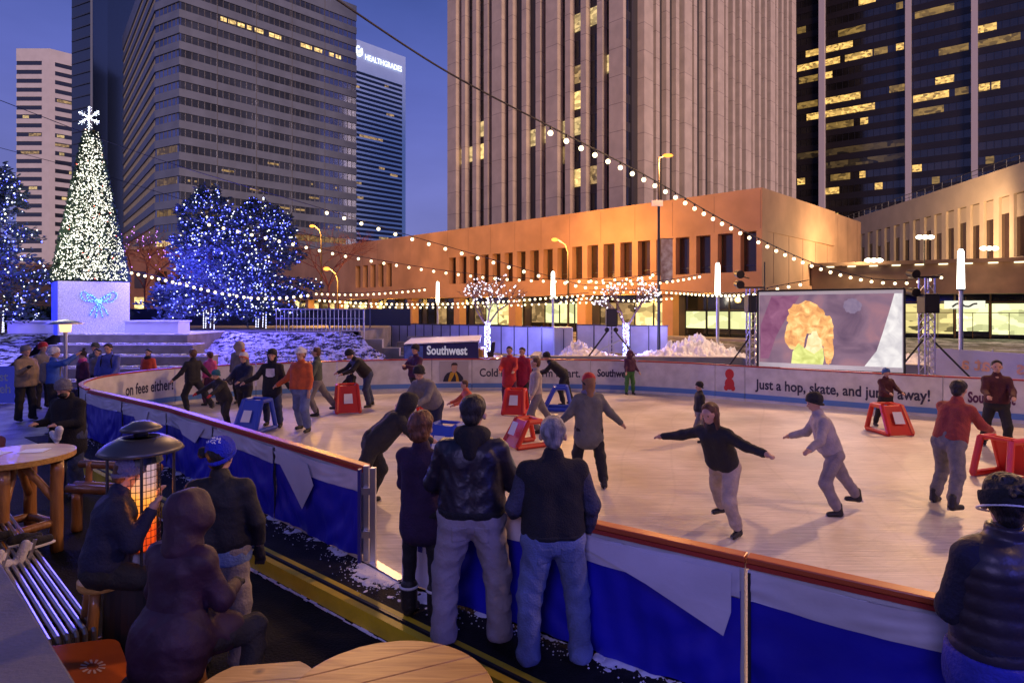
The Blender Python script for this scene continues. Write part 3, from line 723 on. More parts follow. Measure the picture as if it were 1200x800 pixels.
# ice sheet
def ice_material():
    m = mat('rink_ice', (.66, .66, .68), .22, spec=.5); nt = m.node_tree; b = nt.nodes['Principled BSDF']
    t = nt.nodes.new('ShaderNodeTexCoord')
    n = nt.nodes.new('ShaderNodeTexNoise'); n.inputs['Scale'].default_value = .8; n.inputs['Detail'].default_value = 8
    c = nt.nodes.new('ShaderNodeValToRGB'); nt.links.new(t.outputs['Object'], n.inputs['Vector']); nt.links.new(n.outputs[0], c.inputs[0])
    c.color_ramp.elements[0].position = .35; c.color_ramp.elements[0].color = (.44, .39, .33, 1)
    c.color_ramp.elements[1].position = .65; c.color_ramp.elements[1].color = (.66, .61, .54, 1); 
    # skate scratches: thin stretched noise in two directions
    hs = []
    for rot, sc in ((.5, (1.2, 26, 1)), (-.35, (1.0, 34, 1)), (1.1, (1.0, 22, 1))):
        mp = nt.nodes.new('ShaderNodeMapping'); mp.inputs['Rotation'].default_value = (0, 0, rot); mp.inputs['Scale'].default_value = sc
        w_ = nt.nodes.new('ShaderNodeTexNoise'); w_.inputs['Scale'].default_value = 1.5; w_.inputs['Detail'].default_value = 6; w_.inputs['Distortion'].default_value = .6
        nt.links.new(t.outputs['Object'], mp.inputs[0]); nt.links.new(mp.outputs[0], w_.inputs['Vector']); hs.append(w_)
    a1 = nt.nodes.new('ShaderNodeMath'); a1.operation = 'ADD'; nt.links.new(hs[0].outputs[0], a1.inputs[0]); nt.links.new(hs[1].outputs[0], a1.inputs[1])
    a2 = nt.nodes.new('ShaderNodeMath'); a2.operation = 'ADD'; nt.links.new(a1.outputs[0], a2.inputs[0]); nt.links.new(hs[2].outputs[0], a2.inputs[1])
    sr = nt.nodes.new('ShaderNodeMapRange'); sr.inputs[1].default_value = 1.15; sr.inputs[2].default_value = 1.8; sr.inputs[3].default_value = .74; sr.inputs[4].default_value = 1.14
    nt.links.new(a2.outputs[0], sr.inputs[0])
    vm = nt.nodes.new('ShaderNodeVectorMath'); vm.operation = 'SCALE'; nt.links.new(c.outputs[0], vm.inputs[0]); nt.links.new(sr.outputs[0], vm.inputs['Scale'])
    nt.links.new(vm.outputs[0], b.inputs['Base Color'])
    prev_ = vm.outputs[0]
    for rot, sc, dist in ((.3, .35, 9), (1.7, .28, 12), (2.6, .45, 7), (.9, .8, 10)):     # long curved blade cuts
        mp = nt.nodes.new('ShaderNodeMapping'); mp.inputs['Rotation'].default_value = (0, 0, rot); wv = nt.nodes.new('ShaderNodeTexWave'); wv.inputs['Scale'].default_value = sc; wv.inputs['Distortion'].default_value = dist; wv.inputs['Detail'].default_value = 1.5; wv.inputs['Detail Scale'].default_value = .35
        nt.links.new(t.outputs['Object'], mp.inputs[0]); nt.links.new(mp.outputs[0], wv.inputs['Vector']); cr = nt.nodes.new('ShaderNodeMapRange'); cr.inputs[1].default_value = .99; cr.inputs[2].default_value = 1.0; cr.inputs[3].default_value = 1.0; cr.inputs[4].default_value = .93
        nt.links.new(wv.outputs['Fac'], cr.inputs[0]); v2 = nt.nodes.new('ShaderNodeVectorMath'); v2.operation = 'SCALE'; nt.links.new(prev_, v2.inputs[0]); nt.links.new(cr.outputs[0], v2.inputs['Scale']); prev_ = v2.outputs[0]
    nt.links.new(prev_, b.inputs['Base Color'])
    bp = nt.nodes.new('ShaderNodeBump'); bp.inputs['Strength'].default_value = .35; bp.inputs['Distance'].default_value = .02
    nt.links.new(a2.outputs[0], bp.inputs['Height']); nt.links.new(bp.outputs[0], b.inputs['Normal'])
    rr = nt.nodes.new('ShaderNodeMapRange'); rr.inputs[3].default_value = .28; rr.inputs[4].default_value = .6; nt.links.new(n.outputs[0], rr.inputs[0]); nt.links.new(rr.outputs[0], b.inputs['Roughness'])
    return m
g = MB(); poly = [tuple(p) for p in FARC]+[(6.0, 1.1), (2.52, 3.49), (-1.07, 5.94), (-1.56, 6.42), (-5.69, 10.2)]
g.add([(p[0], p[1], .0) for p in poly], [tuple(range(len(poly)))[::-1]])
o = struct('ice', g, ice_material())
# rubber walkway outside the near boards and its yellow step edge
EDG = [(-8.2, 11.2), (-2.7, 6.58), (.1, 4.26), (4.4, 1.0), (6.0, -.5)]
walk = MB(); walk.prism([(-9.3, 13.0), (-8.6, 12.45), (-5.69, 10.19), (-1.56, 6.45), (-1.07, 5.9), (2.52, 3.45), (6, 1.06), (9, -1.0)]+EDG[::-1]+[(-10, 12.6)], -.15, -.006)
struct('rubber_walkway', walk, mat('rubber_mat', (.014, .013, .013), .75, spec=.2, noise=.4, nscale=5, bump=.9, bscale=70))
ye = thing('yellow_step_edge', 'yellow painted step edge running along the dark walkway beside the rink', 'step edge', (-2.7, 6.5, -.15))
m_ = MB()
yl = mat('yellow_paint', (.78, .55, .015), .5, col2=(.55, .38, .012), nscale=3, bump=.3, bscale=30)
for a, b in zip(EDG[:-1], EDG[1:]): m_.obox(a, b, .07, -.152, .0)
part('edge_board', m_, yl, ye)
m_ = MB()
for a, b in zip(EDG[:-1], EDG[1:]):
    d = (Vector(b)-Vector(a)).normalized(); n_ = Vector((-d.y, d.x)); o_ = n_*.075
    m_.obox(Vector(a)+o_, Vector(b)+o_, .03, -.02, .004)
part('black_groove', m_, M_black, ye)
m_ = MB()
for a, b in zip(EDG[:-1], EDG[1:]):
    d = (Vector(b)-Vector(a)).normalized(); n_ = Vector((-d.y, d.x)); o_ = n_*.12
    m_.obox(Vector(a)+o_, Vector(b)+o_, .055, -.02, .003)
part('top_stripe', m_, yl, ye)
m_ = MB()     # ragged salt line at the foot
r_ = random.Random(5)
for a, b in zip(EDG[:-1], EDG[1:]):
    a = Vector(a); b = Vector(b); d = (b-a).normalized(); n_ = Vector((-d.y, d.x)); L_ = (b-a).length; k = 0
    while k < L_:
        l = r_.uniform(.03, .12); wv = r_.uniform(.01, .04); c_ = a+d*k-n_*(.045+r_.random()*.02); m_.obox(c_, c_+d*l, wv, -.16, -.153); k += l*1.1
o = struct('salt_line', m_, M_snow, kind='stuff')

M_panel = mat('board_white', (.62, .62, .60), .4, noise=.14, nscale=3.5, bump=.1, bscale=6)
M_kick = mat('kick_blue', (.10, .24, .55), .4); M_cap = mat('cap_rail_red', (.40, .045, .03), .4)
M_ink = mat('ink_navy', (.03, .03, .07), .6)
def board_strip(s0, s1, thick0, thick1, z0, z1, step=.25):
    m_ = MB(); n = max(2, int((s1-s0)/step)); vs = []; fs = []
    for i in range(n+1):
        p, d, nn = far_at(s0+(s1-s0)*i/n)
        for tk, z in ((thick0, z0), (thick1, z0), (thick1, z1), (thick0, z1)): q = p+nn*tk; vs.append((q.x, q.y, z))
    for i in range(n):
        a = 4*i; b = a+4
        for k in range(4): fs.append((a+k, a+(k+1) % 4, b+(k+1) % 4, b+k))
    fs += [(3, 2, 1, 0), (4*n, 4*n+1, 4*n+2, 4*n+3)]
    return m_.add(vs, fs)
def bent_text(txt, px0, px1, zc, hgt, bold=.0, mirror=False):
    s0, s1 = far_s(px0), far_s(px1); vs, fs = text_mb(txt, 1.0, bold)
    x0 = min(v[0] for v in vs); x1 = max(v[0] for v in vs); out = []
    for v in vs:
        p, d, nn = far_at(s0+(s1-s0)*(v[0]-x0)/(x1-x0)); q = p-nn*.006; out.append((q.x, q.y, zc+v[1]*hgt))
    m_ = MB(); m_.add(out, fs); return m_
ads = [(0.0, None, 205, 'curved white rink board at the left end reading on fees either', [('on fees either!', 147, 203, .42, .40, .025)]),
       (None, 205, 300, 'white rink board behind the skaters at left reading Southwest', [('Southwest', 228, 282, .42, .38, .035)]),
       (None, 300, 395, 'blank white rink board behind the couple holding hands', []),
       (None, 395, 506, 'white rink board with a small black ink doodle', []),
       (None, 506, 553, 'rink board carrying a portrait of a man in a yellow and black jacket', []),
       (None, 553, 692, 'white rink board reading Cold hands Warm Heart', [('Cold hands, Warm Heart.', 562, 680, .44, .36, .02)]),
       (None, 692, 838, 'white rink board reading Southwest near the lone skater in green trousers', [('Southwest', 700, 740, .48, .32, .035)]),
       (None, 838, 873, 'short rink board with a red figure emblem', []),
       (None, 873, 1105, 'long white rink board reading Just a hop skate and jump away', [('Just a hop, skate, and jump away!', 885, 1090, .38, .38, .025)]),
       (None, 1105, 1330, 'white rink board at the right edge reading Southwest', [('Southwest', 1134, 1190, .42, .34, .04)])]
prev = 0.0
for (_, pa, pb, lab, txts) in ads:
    s0 = prev; s1 = far_s(pb) if pb < 1300 else cum[-1]; prev = s1
    p, d, nn = far_at((s0+s1)/2)
    root = thing('advertising_board', lab, 'rink board', (p.x, p.y, 0), group='advertising boards around the far side of the rink')
    s0 += .008; s1 -= .008
    part('panel', board_strip(s0, s1, 0, .05, .14, BT), M_panel, root)
    part('kick_plate', board_strip(s0, s1, -.012, .05, .08, .22), M_kick, root)
    part('base_strip', board_strip(s0, s1, -.005, .05, 0, .079), M_panel, root)
    part('cap_rail', board_strip(s0, s1, -.02, .07, BT+.001, BT+.035), M_cap, root)
    for tx in txts: part('lettering', bent_text(*tx), mat('ink_plum', (.10, .02, .08), .6) if pa == 1105 else M_ink, root)
    if pa == 506:
        def at_px(px, z, off=-.008):
            p, d, nn = far_at(far_s(px)); q = p+nn*off; return (q.x, q.y, z)
        def shape(pts, mt, nm, off=-.008):
            m_ = MB(); m_.add([at_px(a, b, off) for a, b in pts], [tuple(range(len(pts)))]); return part(nm, m_, mt, root)
        shape([(515, .28), (549, .28), (549, .93), (515, .93)], mat('photo_grey', (.46, .44, .42), .6), 'photo_background', -.006)
        shape([(519, .28), (543.5, .28), (542.5, .42), (538.5, .55), (535, .62), (529, .60), (524, .55), (521, .45)], mat('jacket_navy', (.02, .02, .04), .7), 'printed_jacket', -.024)
        shape([(525, .28), (528, .28), (531, .44), (533, .55), (531, .60), (527.5, .55), (526, .40)], mat('scarf_yellow', (.60, .36, .03), .7), 'printed_scarf', -.030)
        shape([(534.5, .28), (538, .28), (537, .44), (534.5, .58), (533, .54), (534.5, .40)], mat('scarf_yellow', (.60, .36, .03), .7), 'printed_scarf', -.030)
        shape([(529.3, .62), (531, .56), (533.5, .56), (535.3, .63), (536, .74), (535.3, .82), (530.6, .82), (529.2, .74)], mat('print_skin', (.50, .30, .21), .7), 'printed_face', -.034)
        shape([(529.0, .74), (530, .80), (533, .80), (535.8, .80), (536.4, .76), (536.2, .84), (534.5, .88), (531, .88), (529, .84)], mat('print_hair', (.04, .03, .03), .7), 'printed_hair', -.038)
    if pa == 395:
        m_ = MB(); r_ = random.Random(2)
        for k in range(9):
            a = r_.uniform(400, 410); z = r_.uniform(.5, .84)
            pts = [(a+dx, z+dz) for dx, dz in ((0, 0), (1.4, .05), (2.8, -.02), (3.6, .04))]
            for (x_, z_), (x2, z2) in zip(pts[:-1], pts[1:]):
                p0, d_, n0 = far_at(far_s(x_)); p1, _, _ = far_at(far_s(x2)); q0_ = p0-n0*.006; q1_ = p1-n0*.006
                m_.add([(q0_.x, q0_.y, z_), (q1_.x, q1_.y, z2), (q1_.x, q1_.y, z2+.016), (q0_.x, q0_.y, z_+.016)], [(0, 1, 2, 3)])
        part('ink_doodle', m_, M_ink, root)
    if pa == 838:
        m_ = MB()
        for (cx_, cz_, rx, rz, cc) in ((855, .74, 5.2, .15, 0), (855, .46, 5.6, .17, 0), (851, .34, 2.6, .08, 0), (859, .34, 2.6, .08, 0)):
            ring = []
            for k in range(16):
                a = 2*math.pi*k/16; p, d, nn = far_at(far_s(cx_+rx*math.cos(a))); q = p-nn*(.006+.001*len(m_.f)); ring.append((q.x, q.y, cz_+rz*math.sin(a)))
            m_.add(ring, [tuple(range(16))])
        part('red_emblem', m_, mat('emblem_red', (.55, .03, .03), .6), root)

# ---- near boards: white panels under a deep blue vinyl cover
M_vinyl = mat('blue_vinyl', (.018, .018, .46), .38, col2=(.012, .012, .32), nscale=1.3, bump=.9, bscale=2.6, spec=.5)
M_wv = mat('white_vinyl', (.60, .58, .64), .4, noise=.10, nscale=2, bump=.9, bscale=3)
M_capo = mat('cap_rail_orange', (.50, .10, .03), .35)
def near_panel(a, b, lab, cover=True, bands=True, seed=0, sag=.0, group='rink boards on the near side'):
    a = Vector(a); b = Vector(b); d = (b-a).normalized(); L_ = (b-a).length
    root = thing('rink_board', lab, 'rink board', (a.x, a.y, 0), group=group)
    F = frame((a.x, a.y, 0), d)       # y away from the camera = onto the ice
    m_ = MB(F); m_.box(.01, L_-.01, 0, .05, .03, BT-.03); part('panel', m_, M_panel, root)
    m_ = MB(F); m_.box(.0, L_, -.03, .075, BT-.029, BT+.012); part('cap_rail', m_, M_capo, root, bevel=.008)
    m_ = MB(F); m_.box(.0, L_, -.034, .079, BT-.06, BT-.031); part('cap_trim', m_, M_cap, root)
    if cover:
        r_ = random.Random(seed); nx, nz = max(6, int(L_*22)), 22
        def sheet(z0, z1, off, amp, yoff):
            vs = []; fs = []
            for j in range(nz+1):
                z_ = z0+(z1-z0)*j/nz
                for i in range(nx+1):
                    x = .02+(L_-.04)*i/nx
                    w_ = math.sin(x*7+seed)*math.sin(j*.35+seed*2+x*2)+.6*math.sin(x*17+j*.8*math.sin(x*3+seed))+.4*math.sin(x*31+seed+j*.2)
                    vs.append((x, -yoff-off-amp*w_*(1-(j/nz)**3*.8), z_+(.012*math.sin(x*4+seed) if j == nz or j == 0 else 0)))
            for j in range(nz):
                for i in range(nx): q = j*(nx+1)+i; fs.append((q, q+1, q+nx+2, q+nx+1))
            m_ = MB(F); m_.add(vs, fs); return m_
        zt_ = BT-.065-(.20 if bands else .02)
        cv = part('vinyl_cover', sheet(.015, zt_+.04, .02, .016, .035), M_vinyl, root, smooth=True)
        if bands: part('white_band', sheet(zt_, BT-.063, .028, .004, .045), M_wv, root, smooth=True)
        m_ = MB(F); m_.cyl((.03, -.07, .03), (.03, -.07, BT-.07), .011, n=8); part('tie_rod', m_, M_dgrey, root)
    return root, F, L_
def split(a, b, n): a = Vector(a); b = Vector(b); return [a+(b-a)*k/n for k in range(n+1)]
seg = split(NEAR_L[0], NEAR_L[1], 2)[:-1]+split(NEAR_L[1], NEAR_L[2], 3)
labs = ['blue covered rink board at the far left corner beside the man in blue jacket', 'blue covered rink board in front of the teal-hatted child', 'blue covered rink board just behind the patio heater',
        'blue covered rink board behind the man in blue knit hat', 'blue covered rink board ending at the open gate, white corner flap hanging']
nb = []
for k, (a, b) in enumerate(zip(seg[:-1], seg[1:])): nb.append(near_panel(a, b, labs[k], seed=k*3+1, bands=True))
def flap(root, F, pts, name='loose_flap', mt=None):
    m_ = MB(F); m_.add([(x, y, z) for x, y, z in pts], [tuple(range(len(pts)))]); o = part(name, m_, mt or M_wv, root)
    s_ = o.modifiers.new('thick', 'SOLIDIFY'); s_.thickness = .004
rt, F, L_ = nb[4]; flap(rt, F, [(.02, -.085, .86), (.85*1.0, -.09, .84), (1.0, -.10, .62), (.75, -.10, .30), (.45, -.10, .55)])
rt, F, L_ = nb[2]; flap(rt, F, [(.5, -.085, .85), (1.6, -.085, .85), (1.3, -.10, .60), (.8, -.10, .66)])
rt, F, L_ = nb[1]; flap(rt, F, [(.4, -.085, .86), (1.2, -.085, .86), (1.05, -.10, .55), (.9, -.10, .5)])
# right-hand run
dR = (Vector(NEAR_R[1])-Vector(NEAR_R[0])).normalized(); A0 = Vector(NEAR_R[0])
rt, F, L_ = near_panel(A0, A0+dR*.62, 'short white rink board beside the open gate with dark blue letters', cover=False, seed=20)
m_ = MB(F); m_.box(.02, .60, -.012, -.002, .02, .93); part('banner', m_, M_wv, rt)
part('lettering', flat_text('on', .36, F @ Matrix.Translation((-.05+.07, -.016, .36)), .012), mat('letter_blue', (.02, .02, .20), .5), rt)
rt, F, L_ = near_panel(A0+dR*.63, A0+dR*3.2, 'deep blue covered rink board in front of the two men, white flap folded down', seed=23)
flap(rt, F, [(1.15, -.085, .88), (2.5, -.085, .88), (2.5, -.10, .62), (2.45, -.10, .45), (1.9, -.10, .66)])
near_panel(A0+dR*3.21, A0+dR*5.9, 'deep blue covered rink board with white upper band beside the woman in the quilted vest', seed=27)
near_panel(A0+dR*5.91, A0+dR*8.3, 'last blue covered rink board at the lower right corner', seed=29)
# gate posts
gt = thing('gate_frame', 'aluminium gate frame standing open between the near rink boards', 'gate', (-1.5, 6.45, 0))
for (x, y) in ((-1.53, 6.46), (-1.44, 6.37)):
    m_ = MB(); m_.box(x-.03, x+.03, y-.03, y+.03, 0, BT+.02); part('post', m_, M_alu, gt, bevel=.005)
m_ = MB(); m_.box(-1.60, -1.57, 6.36, 6.42, .0, BT); part('latch_bar', m_, mat('post_blue', (.03, .03, .2), .4), gt)
for z in (.25, .7): m_ = MB(); m_.box(-1.57, -1.44, 6.39, 6.42, z, z+.07); part('hinge', m_, M_alu, gt)
m_ = MB(); m_.obox((-1.44, 6.36), (-1.07, 5.96), .10, -.004, .02); part('threshold', m_, M_alu, gt)
# slush scattered along the foot of the near boards
from mathutils import noise as mnoise
m_ = MB(); r_ = random.Random(9)
for (a, b, n_) in ((seg[3], (-1.56, 6.42), 250), ((-1.56, 6.42), (-1.07, 5.94), 300), (A0, A0+dR*5.5, 500), (seg[0], seg[3], 250)):
    a = Vector(a); b = Vector(b); d = (b-a).normalized(); nn = Vector((d.y, -d.x))
    for k in range(n_):
        c_ = a+(b-a)*r_.random()+nn*(.05+abs(r_.gauss(0, .12 if n_ != 500 or a.x > -3 else .06))); s_ = r_.uniform(.003, .010)
        m_.octa((c_.x, c_.y, s_*.15), s_)
struct('slush_crumbs', m_, M_snow, kind='stuff')
def slush_strip(a, b, wid, den):
    a = Vector(a); b = Vector(b); d = (b-a).normalized(); n_ = Vector((d.y, -d.x)); nx = int((b-a).length/.016); ny = max(6, int(wid/.016)); vs = []; fs = []
    for j in range(ny+1):
        for i in range(nx+1):
            v = j/ny; p = a+(b-a)*(i/nx)+n_*(.045+wid*v); q = Vector((p.x*3.2, p.y*3.2, 5))
            f_ = mnoise.fractal(q, .7, 2.2, 6)+.35*mnoise.noise(q*6); vs.append((p.x, p.y, -.012+.022*min(1.0, f_*1.6+den-1.5*v)-.004))
    for j in range(ny):
        for i in range(nx): q = j*(nx+1)+i; fs.append((q, q+nx+1, q+nx+2, q+1))
    o = mesh_obj('slush', vs, fs, M_snow, None, True); o['kind'] = 'stuff'
slush_strip((-1.75, 6.67), (-1.56, 6.50), .42, .9); slush_strip((-1.56, 6.45), (-1.05, 5.95), .46, 1.0); slush_strip(A0, A0+dR*.7, .45, .75); slush_strip(A0+dR*.7, A0+dR*5.6, .22, .42); slush_strip(seg[2], (-1.75, 6.67), .24, .45)

# ================================================================== LIT CONE TREE ON ITS BOX
BX = Vector(((107-600)/720*22.6, 22.6))
root = thing('tree_plinth', 'large square white-lit box under the cone tree, blue bow of lights on its front', 'plinth', (BX.x, BX.y, PLZ))
ang = R(-6); rotm = Matrix.Translation((BX.x, BX.y, 0)) @ Matrix.Rotation(R(40), 4, 'Z')
hw = 1.06
m_ = MB(rotm); m_.box(-hw, hw, -hw, hw, PLZ-.02, PLZ+1.86)
Mbx = mat('sparkle_cover', (.60, .58, .66), .5, col2=(.28, .26, .34), nscale=28, bump=1.0, bscale=60, nodetail=6, emit=(.75, .68, .95), es=.14)
part('box', m_, Mbx, root, bevel=.02)
m_ = MB(rotm); m_.box(-hw-.06, -hw-.002, -hw, hw, PLZ-.01, PLZ+1.84); part('blue_side', m_, mat('blue_lit_side', (.05, .06, .5), .5, emit=(.03, .06, 1.0), es=.30), root)
for k, (cx_, cz_) in enumerate([(0, 0)]):
    bow = MB(rotm); leds = MB(rotm); r_ = random.Random(4); y = -hw-.03; cx_, cz_ = .12, PLZ+1.15
    loops = []
    for sgn in (-1, 1):
        pts = []
        for t in range(25):
            a = 2*math.pi*t/24; pts.append((cx_+sgn*(.27+.25*math.cos(a)), y, cz_+.12+.22*math.sin(a)*(.55+.45*math.cos(a+0))+.12*math.cos(a)))
        loops.append(pts); loops.append([(p[0]*.65+cx_*.35, p[1], p[2]*.65+(cz_+.12)*.35) for p in pts])
        loops.append([(cx_, y, cz_+.05), (cx_+sgn*.15, y, cz_-.25), (cx_+sgn*.28, y, cz_-.50)]); loops.append([(cx_, y, cz_), (cx_+sgn*.04, y, cz_-.3), (cx_+sgn*.12, y, cz_-.58)])
    for pts in loops:
        bow.tube(pts, .022, 6)
        for a, b in zip(pts[:-1], pts[1:]):
            n_ = max(1, int((Vector(b)-Vector(a)).length/.05))
            for k in range(n_): q = Vector(a).lerp(Vector(b), k/n_); leds.octa((q.x+r_.uniform(-.03, .03), y-.03, q.z+r_.uniform(-.03, .03)), .016)
    bw = part('bow', bow, emat('bow_blue', (.02, .05, 1), 2.0, False), root); part('fairy_lights', leds, emat('led_cyan', (.10, .28, 1), 4, False), bw, stuff=True)
# low white walls beside the plinth
for (x0, x1, lab) in ((-18.0, -15.1, 'low white block bench left of the lit plinth'), (-13.9+.1, -11.9, 'low white block bench right of the lit plinth')):
    t = thing('block_bench', lab, 'bench', ((x0+x1)/2, 22.5, PLZ), group='low white block benches by the plinth')
    m_ = MB(); m_.box(x0, x1, 21.9, 22.7, PLZ, PLZ+.42); part('body', m_, M_white, t, bevel=.02); m_ = MB(); m_.box(x0-.04, x1+.04, 21.86, 22.74, PLZ+.421, PLZ+.47); part('top', m_, M_snow, t)

M_needle = mat('needles', (.022, .05, .026), .8, noise=.5, nscale=3)
M_needle_b = mat('needles_blue_spruce', (.05, .08, .10), .8, noise=.5, nscale=3)
M_bark = mat('bark', (.07, .045, .03), .9, bump=.8, bscale=30)
LEDW = emat('led_white', (1.0, .97, .80), 2.6, False); LEDB = emat('led_blue', (.08, .10, 1.0), 6.0, False); LEDC = emat('led_cool', (.62, .66, 1.0), 3.0, False)
LEDR = emat('led_red', (1.0, .08, .04), 3.0, False)
def tuft(mb, c, d, L_, rnd_, n=3, wd=.25):
    c = Vector(c); d = Vector(d).normalized()
    for k in range(n):
        dd = (d+Vector((rnd_.gauss(0, .5), rnd_.gauss(0, .5), rnd_.gauss(0, .4)))).normalized(); s = dd.cross(Vector((rnd_.gauss(0, 1), rnd_.gauss(0, 1), rnd_.gauss(0, 1)))).normalized()*L_*wd
        mb.add([c-s*.5, c+dd*L_*.6-s, c+dd*L_, c+dd*L_*.6+s, c+s*.5], [(0, 1, 2, 3, 4)])
# cone tree
TB = PLZ+1.86; TH = 5.75; rb = 1.02
root = thing('lit_cone_tree', 'tall narrow cone tree thick with warm white lights and a star on top', 'tree', (BX.x, BX.y, TB))
r_ = random.Random(11); nd = MB(); wl_ = MB(); rl_ = MB()
for k in range(19000):
    t = 1-math.sqrt(r_.random()*.98); z = TB+.02+TH*t*.98; rr = (rb*(1-t)**1.0+.10)*r_.uniform(.80, 1.0); a = r_.uniform(0, 2*math.pi)
    c = (BX.x+rr*math.cos(a), BX.y+rr*math.sin(a), z)
    if k < 9000: tuft(nd, c, (math.cos(a), math.sin(a), .1), .20, r_, 2, .3)
    if math.sin(a) < .35 and k % 1 == 0 and r_.random() < .75:
        (rl_ if r_.random() < .012 else wl_).octa((c[0]+.11*math.cos(a), c[1]+.11*math.sin(a), z), r_.choice([.013, .017, .022, .028]))
m_ = MB(); m_.lathe([(rb*.80, .0), (rb*.42, TH*.5), (.04, TH*.97)], (BX.x, BX.y, TB), 20); part('inner_cone', m_, M_needle, root)
part('needles', nd, M_needle, root, stuff=True); part('fairy_lights', wl_, LEDW, root, stuff=True); part('red_lights', rl_, LEDR, root, stuff=True)
st = MB(); sl = MB(); sc_ = Vector((BX.x, BX.y-.1, TB+TH+.28))
for k in range(6):
    a = math.pi/2+k*math.pi/3; e_ = sc_+Vector((math.cos(a)*.42, 0, math.sin(a)*.42)); st.cyl(sc_, e_, .02, .012, 6)
    for j in range(14):
        q = sc_.lerp(e_, (j+.5)/14); sl.octa((q.x+r_.uniform(-.03, .03), q.y-.03, q.z+r_.uniform(-.03, .03)), .015)
    for j in (.45, .7):
        q = sc_.lerp(e_, j)
        for s_ in (-1, 1):
            f_ = q+Vector((math.cos(a+s_*.8)*.10, 0, math.sin(a+s_*.8)*.10)); st.cyl(q, f_, .012, n=5)
            for i_ in range(3): h_ = q.lerp(f_, (i_+1)/3); sl.octa(tuple(h_), .012)
s1 = part('star', st, M_white, root); part('fairy_lights', sl, emat('led_star', (.80, .88, 1), 7, False), s1, stuff=True)
lamp('tree_glow', 'POINT', (BX.x+.3, BX.y-2.2, PLZ+3.6), 120, (1, .9, .8), .8)

# big conifers wrapped in blue lights
def conifer(name, label, cx_, cy_, base, trunk_h, H_, rad, seed, nneed, nled, group='blue lit conifers on the upper plaza', lean=0, ap=.75):
    r_ = random.Random(seed); root = thing(name, label, 'tree', (cx_, cy_, base), group=group)
    m_ = MB(); m_.tube([(cx_, cy_, base-.05), (cx_+.05, cy_, base+H_*.5), (cx_, cy_, base+H_*.93)], [.20, .12, .03], 10); tr = part('trunk', m_, M_bark, root)
    nd = MB(); lim = MB(); lb = MB(); lw = MB(); lc = MB()
    def radius(t): return rad*((1-t)**ap)*(.80+.20*math.sin(t*23+seed)) if t > .12 else rad*(.72+2.0*t)
    nb = 120
    for b in range(nb):
        t = (b+r_.random())/nb; z = base+trunk_h+(H_-trunk_h)*t; a = r_.uniform(0, 2*math.pi); L_ = radius(t)*r_.uniform(.72, 1.10)+.15
        tip = Vector((cx_+math.cos(a)*L_, cy_+math.sin(a)*L_, z-.18*L_*(1-t)+.25*t)); o_ = Vector((cx_, cy_, z+.1))
        lim.cyl(o_, tip, .035*(1-t)+.012, .008, 5, cap=False)
        for k in range(max(6, int(nneed/nb*(.35+.9*(1-t))))):
            u = r_.random()**.55; q = o_.lerp(tip, u); side = Vector((-math.sin(a), math.cos(a), 0))*r_.gauss(0, .16+.20*L_*.5*(1-abs(u-.6)))
            q = q+side+Vector((0, 0, r_.gauss(0, .10)-.06)); tuft(nd, q, (math.cos(a), math.sin(a), .15)+Vector() if False else Vector((math.cos(a), math.sin(a), .2))+side.normalized()*.5, r_.uniform(.12, .24), r_, 2, .20)
            if r_.random() < nled/nneed:
                p_ = q+Vector((math.cos(a)*.08, math.sin(a)*.08, .05)); x_ = r_.random()
                (lb if x_ < .62 else lc if x_ < .86 else lw).octa(tuple(p_), r_.choice([.022, .028, .036]) if x_ < .9 else r_.uniform(.03, .045))
    part('branch', lim, M_bark, root, stuff=True); part('needles', nd, M_needle_b, root, stuff=True)
    part('fairy_lights', lb, LEDB, root, stuff=True); part('cool_lights', lc, LEDC, root, stuff=True); part('white_lights', lw, LEDW, root, stuff=True)
    # lights wound round the trunk
    tl = MB()
    for k in range(90):
        a = k*.9; tl.octa((cx_+.21*math.cos(a), cy_+.21*math.sin(a), base+.05+trunk_h*k/90), .022)
    part('trunk_lights', tl, LEDC, tr, stuff=True)
    lamp('tree_glow', 'POINT', (cx_, cy_-rad*.35, base+H_*.45), 700, (.09, .08, 1), 1.2)
    lamp('tree_glow', 'POINT', (cx_-.4, cy_-rad-1.0, base+H_*.35), 520, (.13, .10, 1), 1.2)
conifer('blue_lit_conifer', 'left of the two joined conifers with blue lights, the taller pointed one', (245-600)/720*26, 26, PLZ, .9, 5.75, 2.75, 21, 11000, 1900, ap=.55)
conifer('blue_lit_conifer', 'right of the two joined conifers with blue lights, rounder crown', (306-600)/720*27, 27, PLZ, .9, 5.4, 2.7, 33, 11000, 1900, ap=.42)
conifer('blue_lit_conifer', 'conifer with blue lights cut by the left edge of the picture', (-4-600)/720*22.5, 22.5, PLZ, .8, 5.9, 2.3, 45, 7000, 1300, ap=.62)

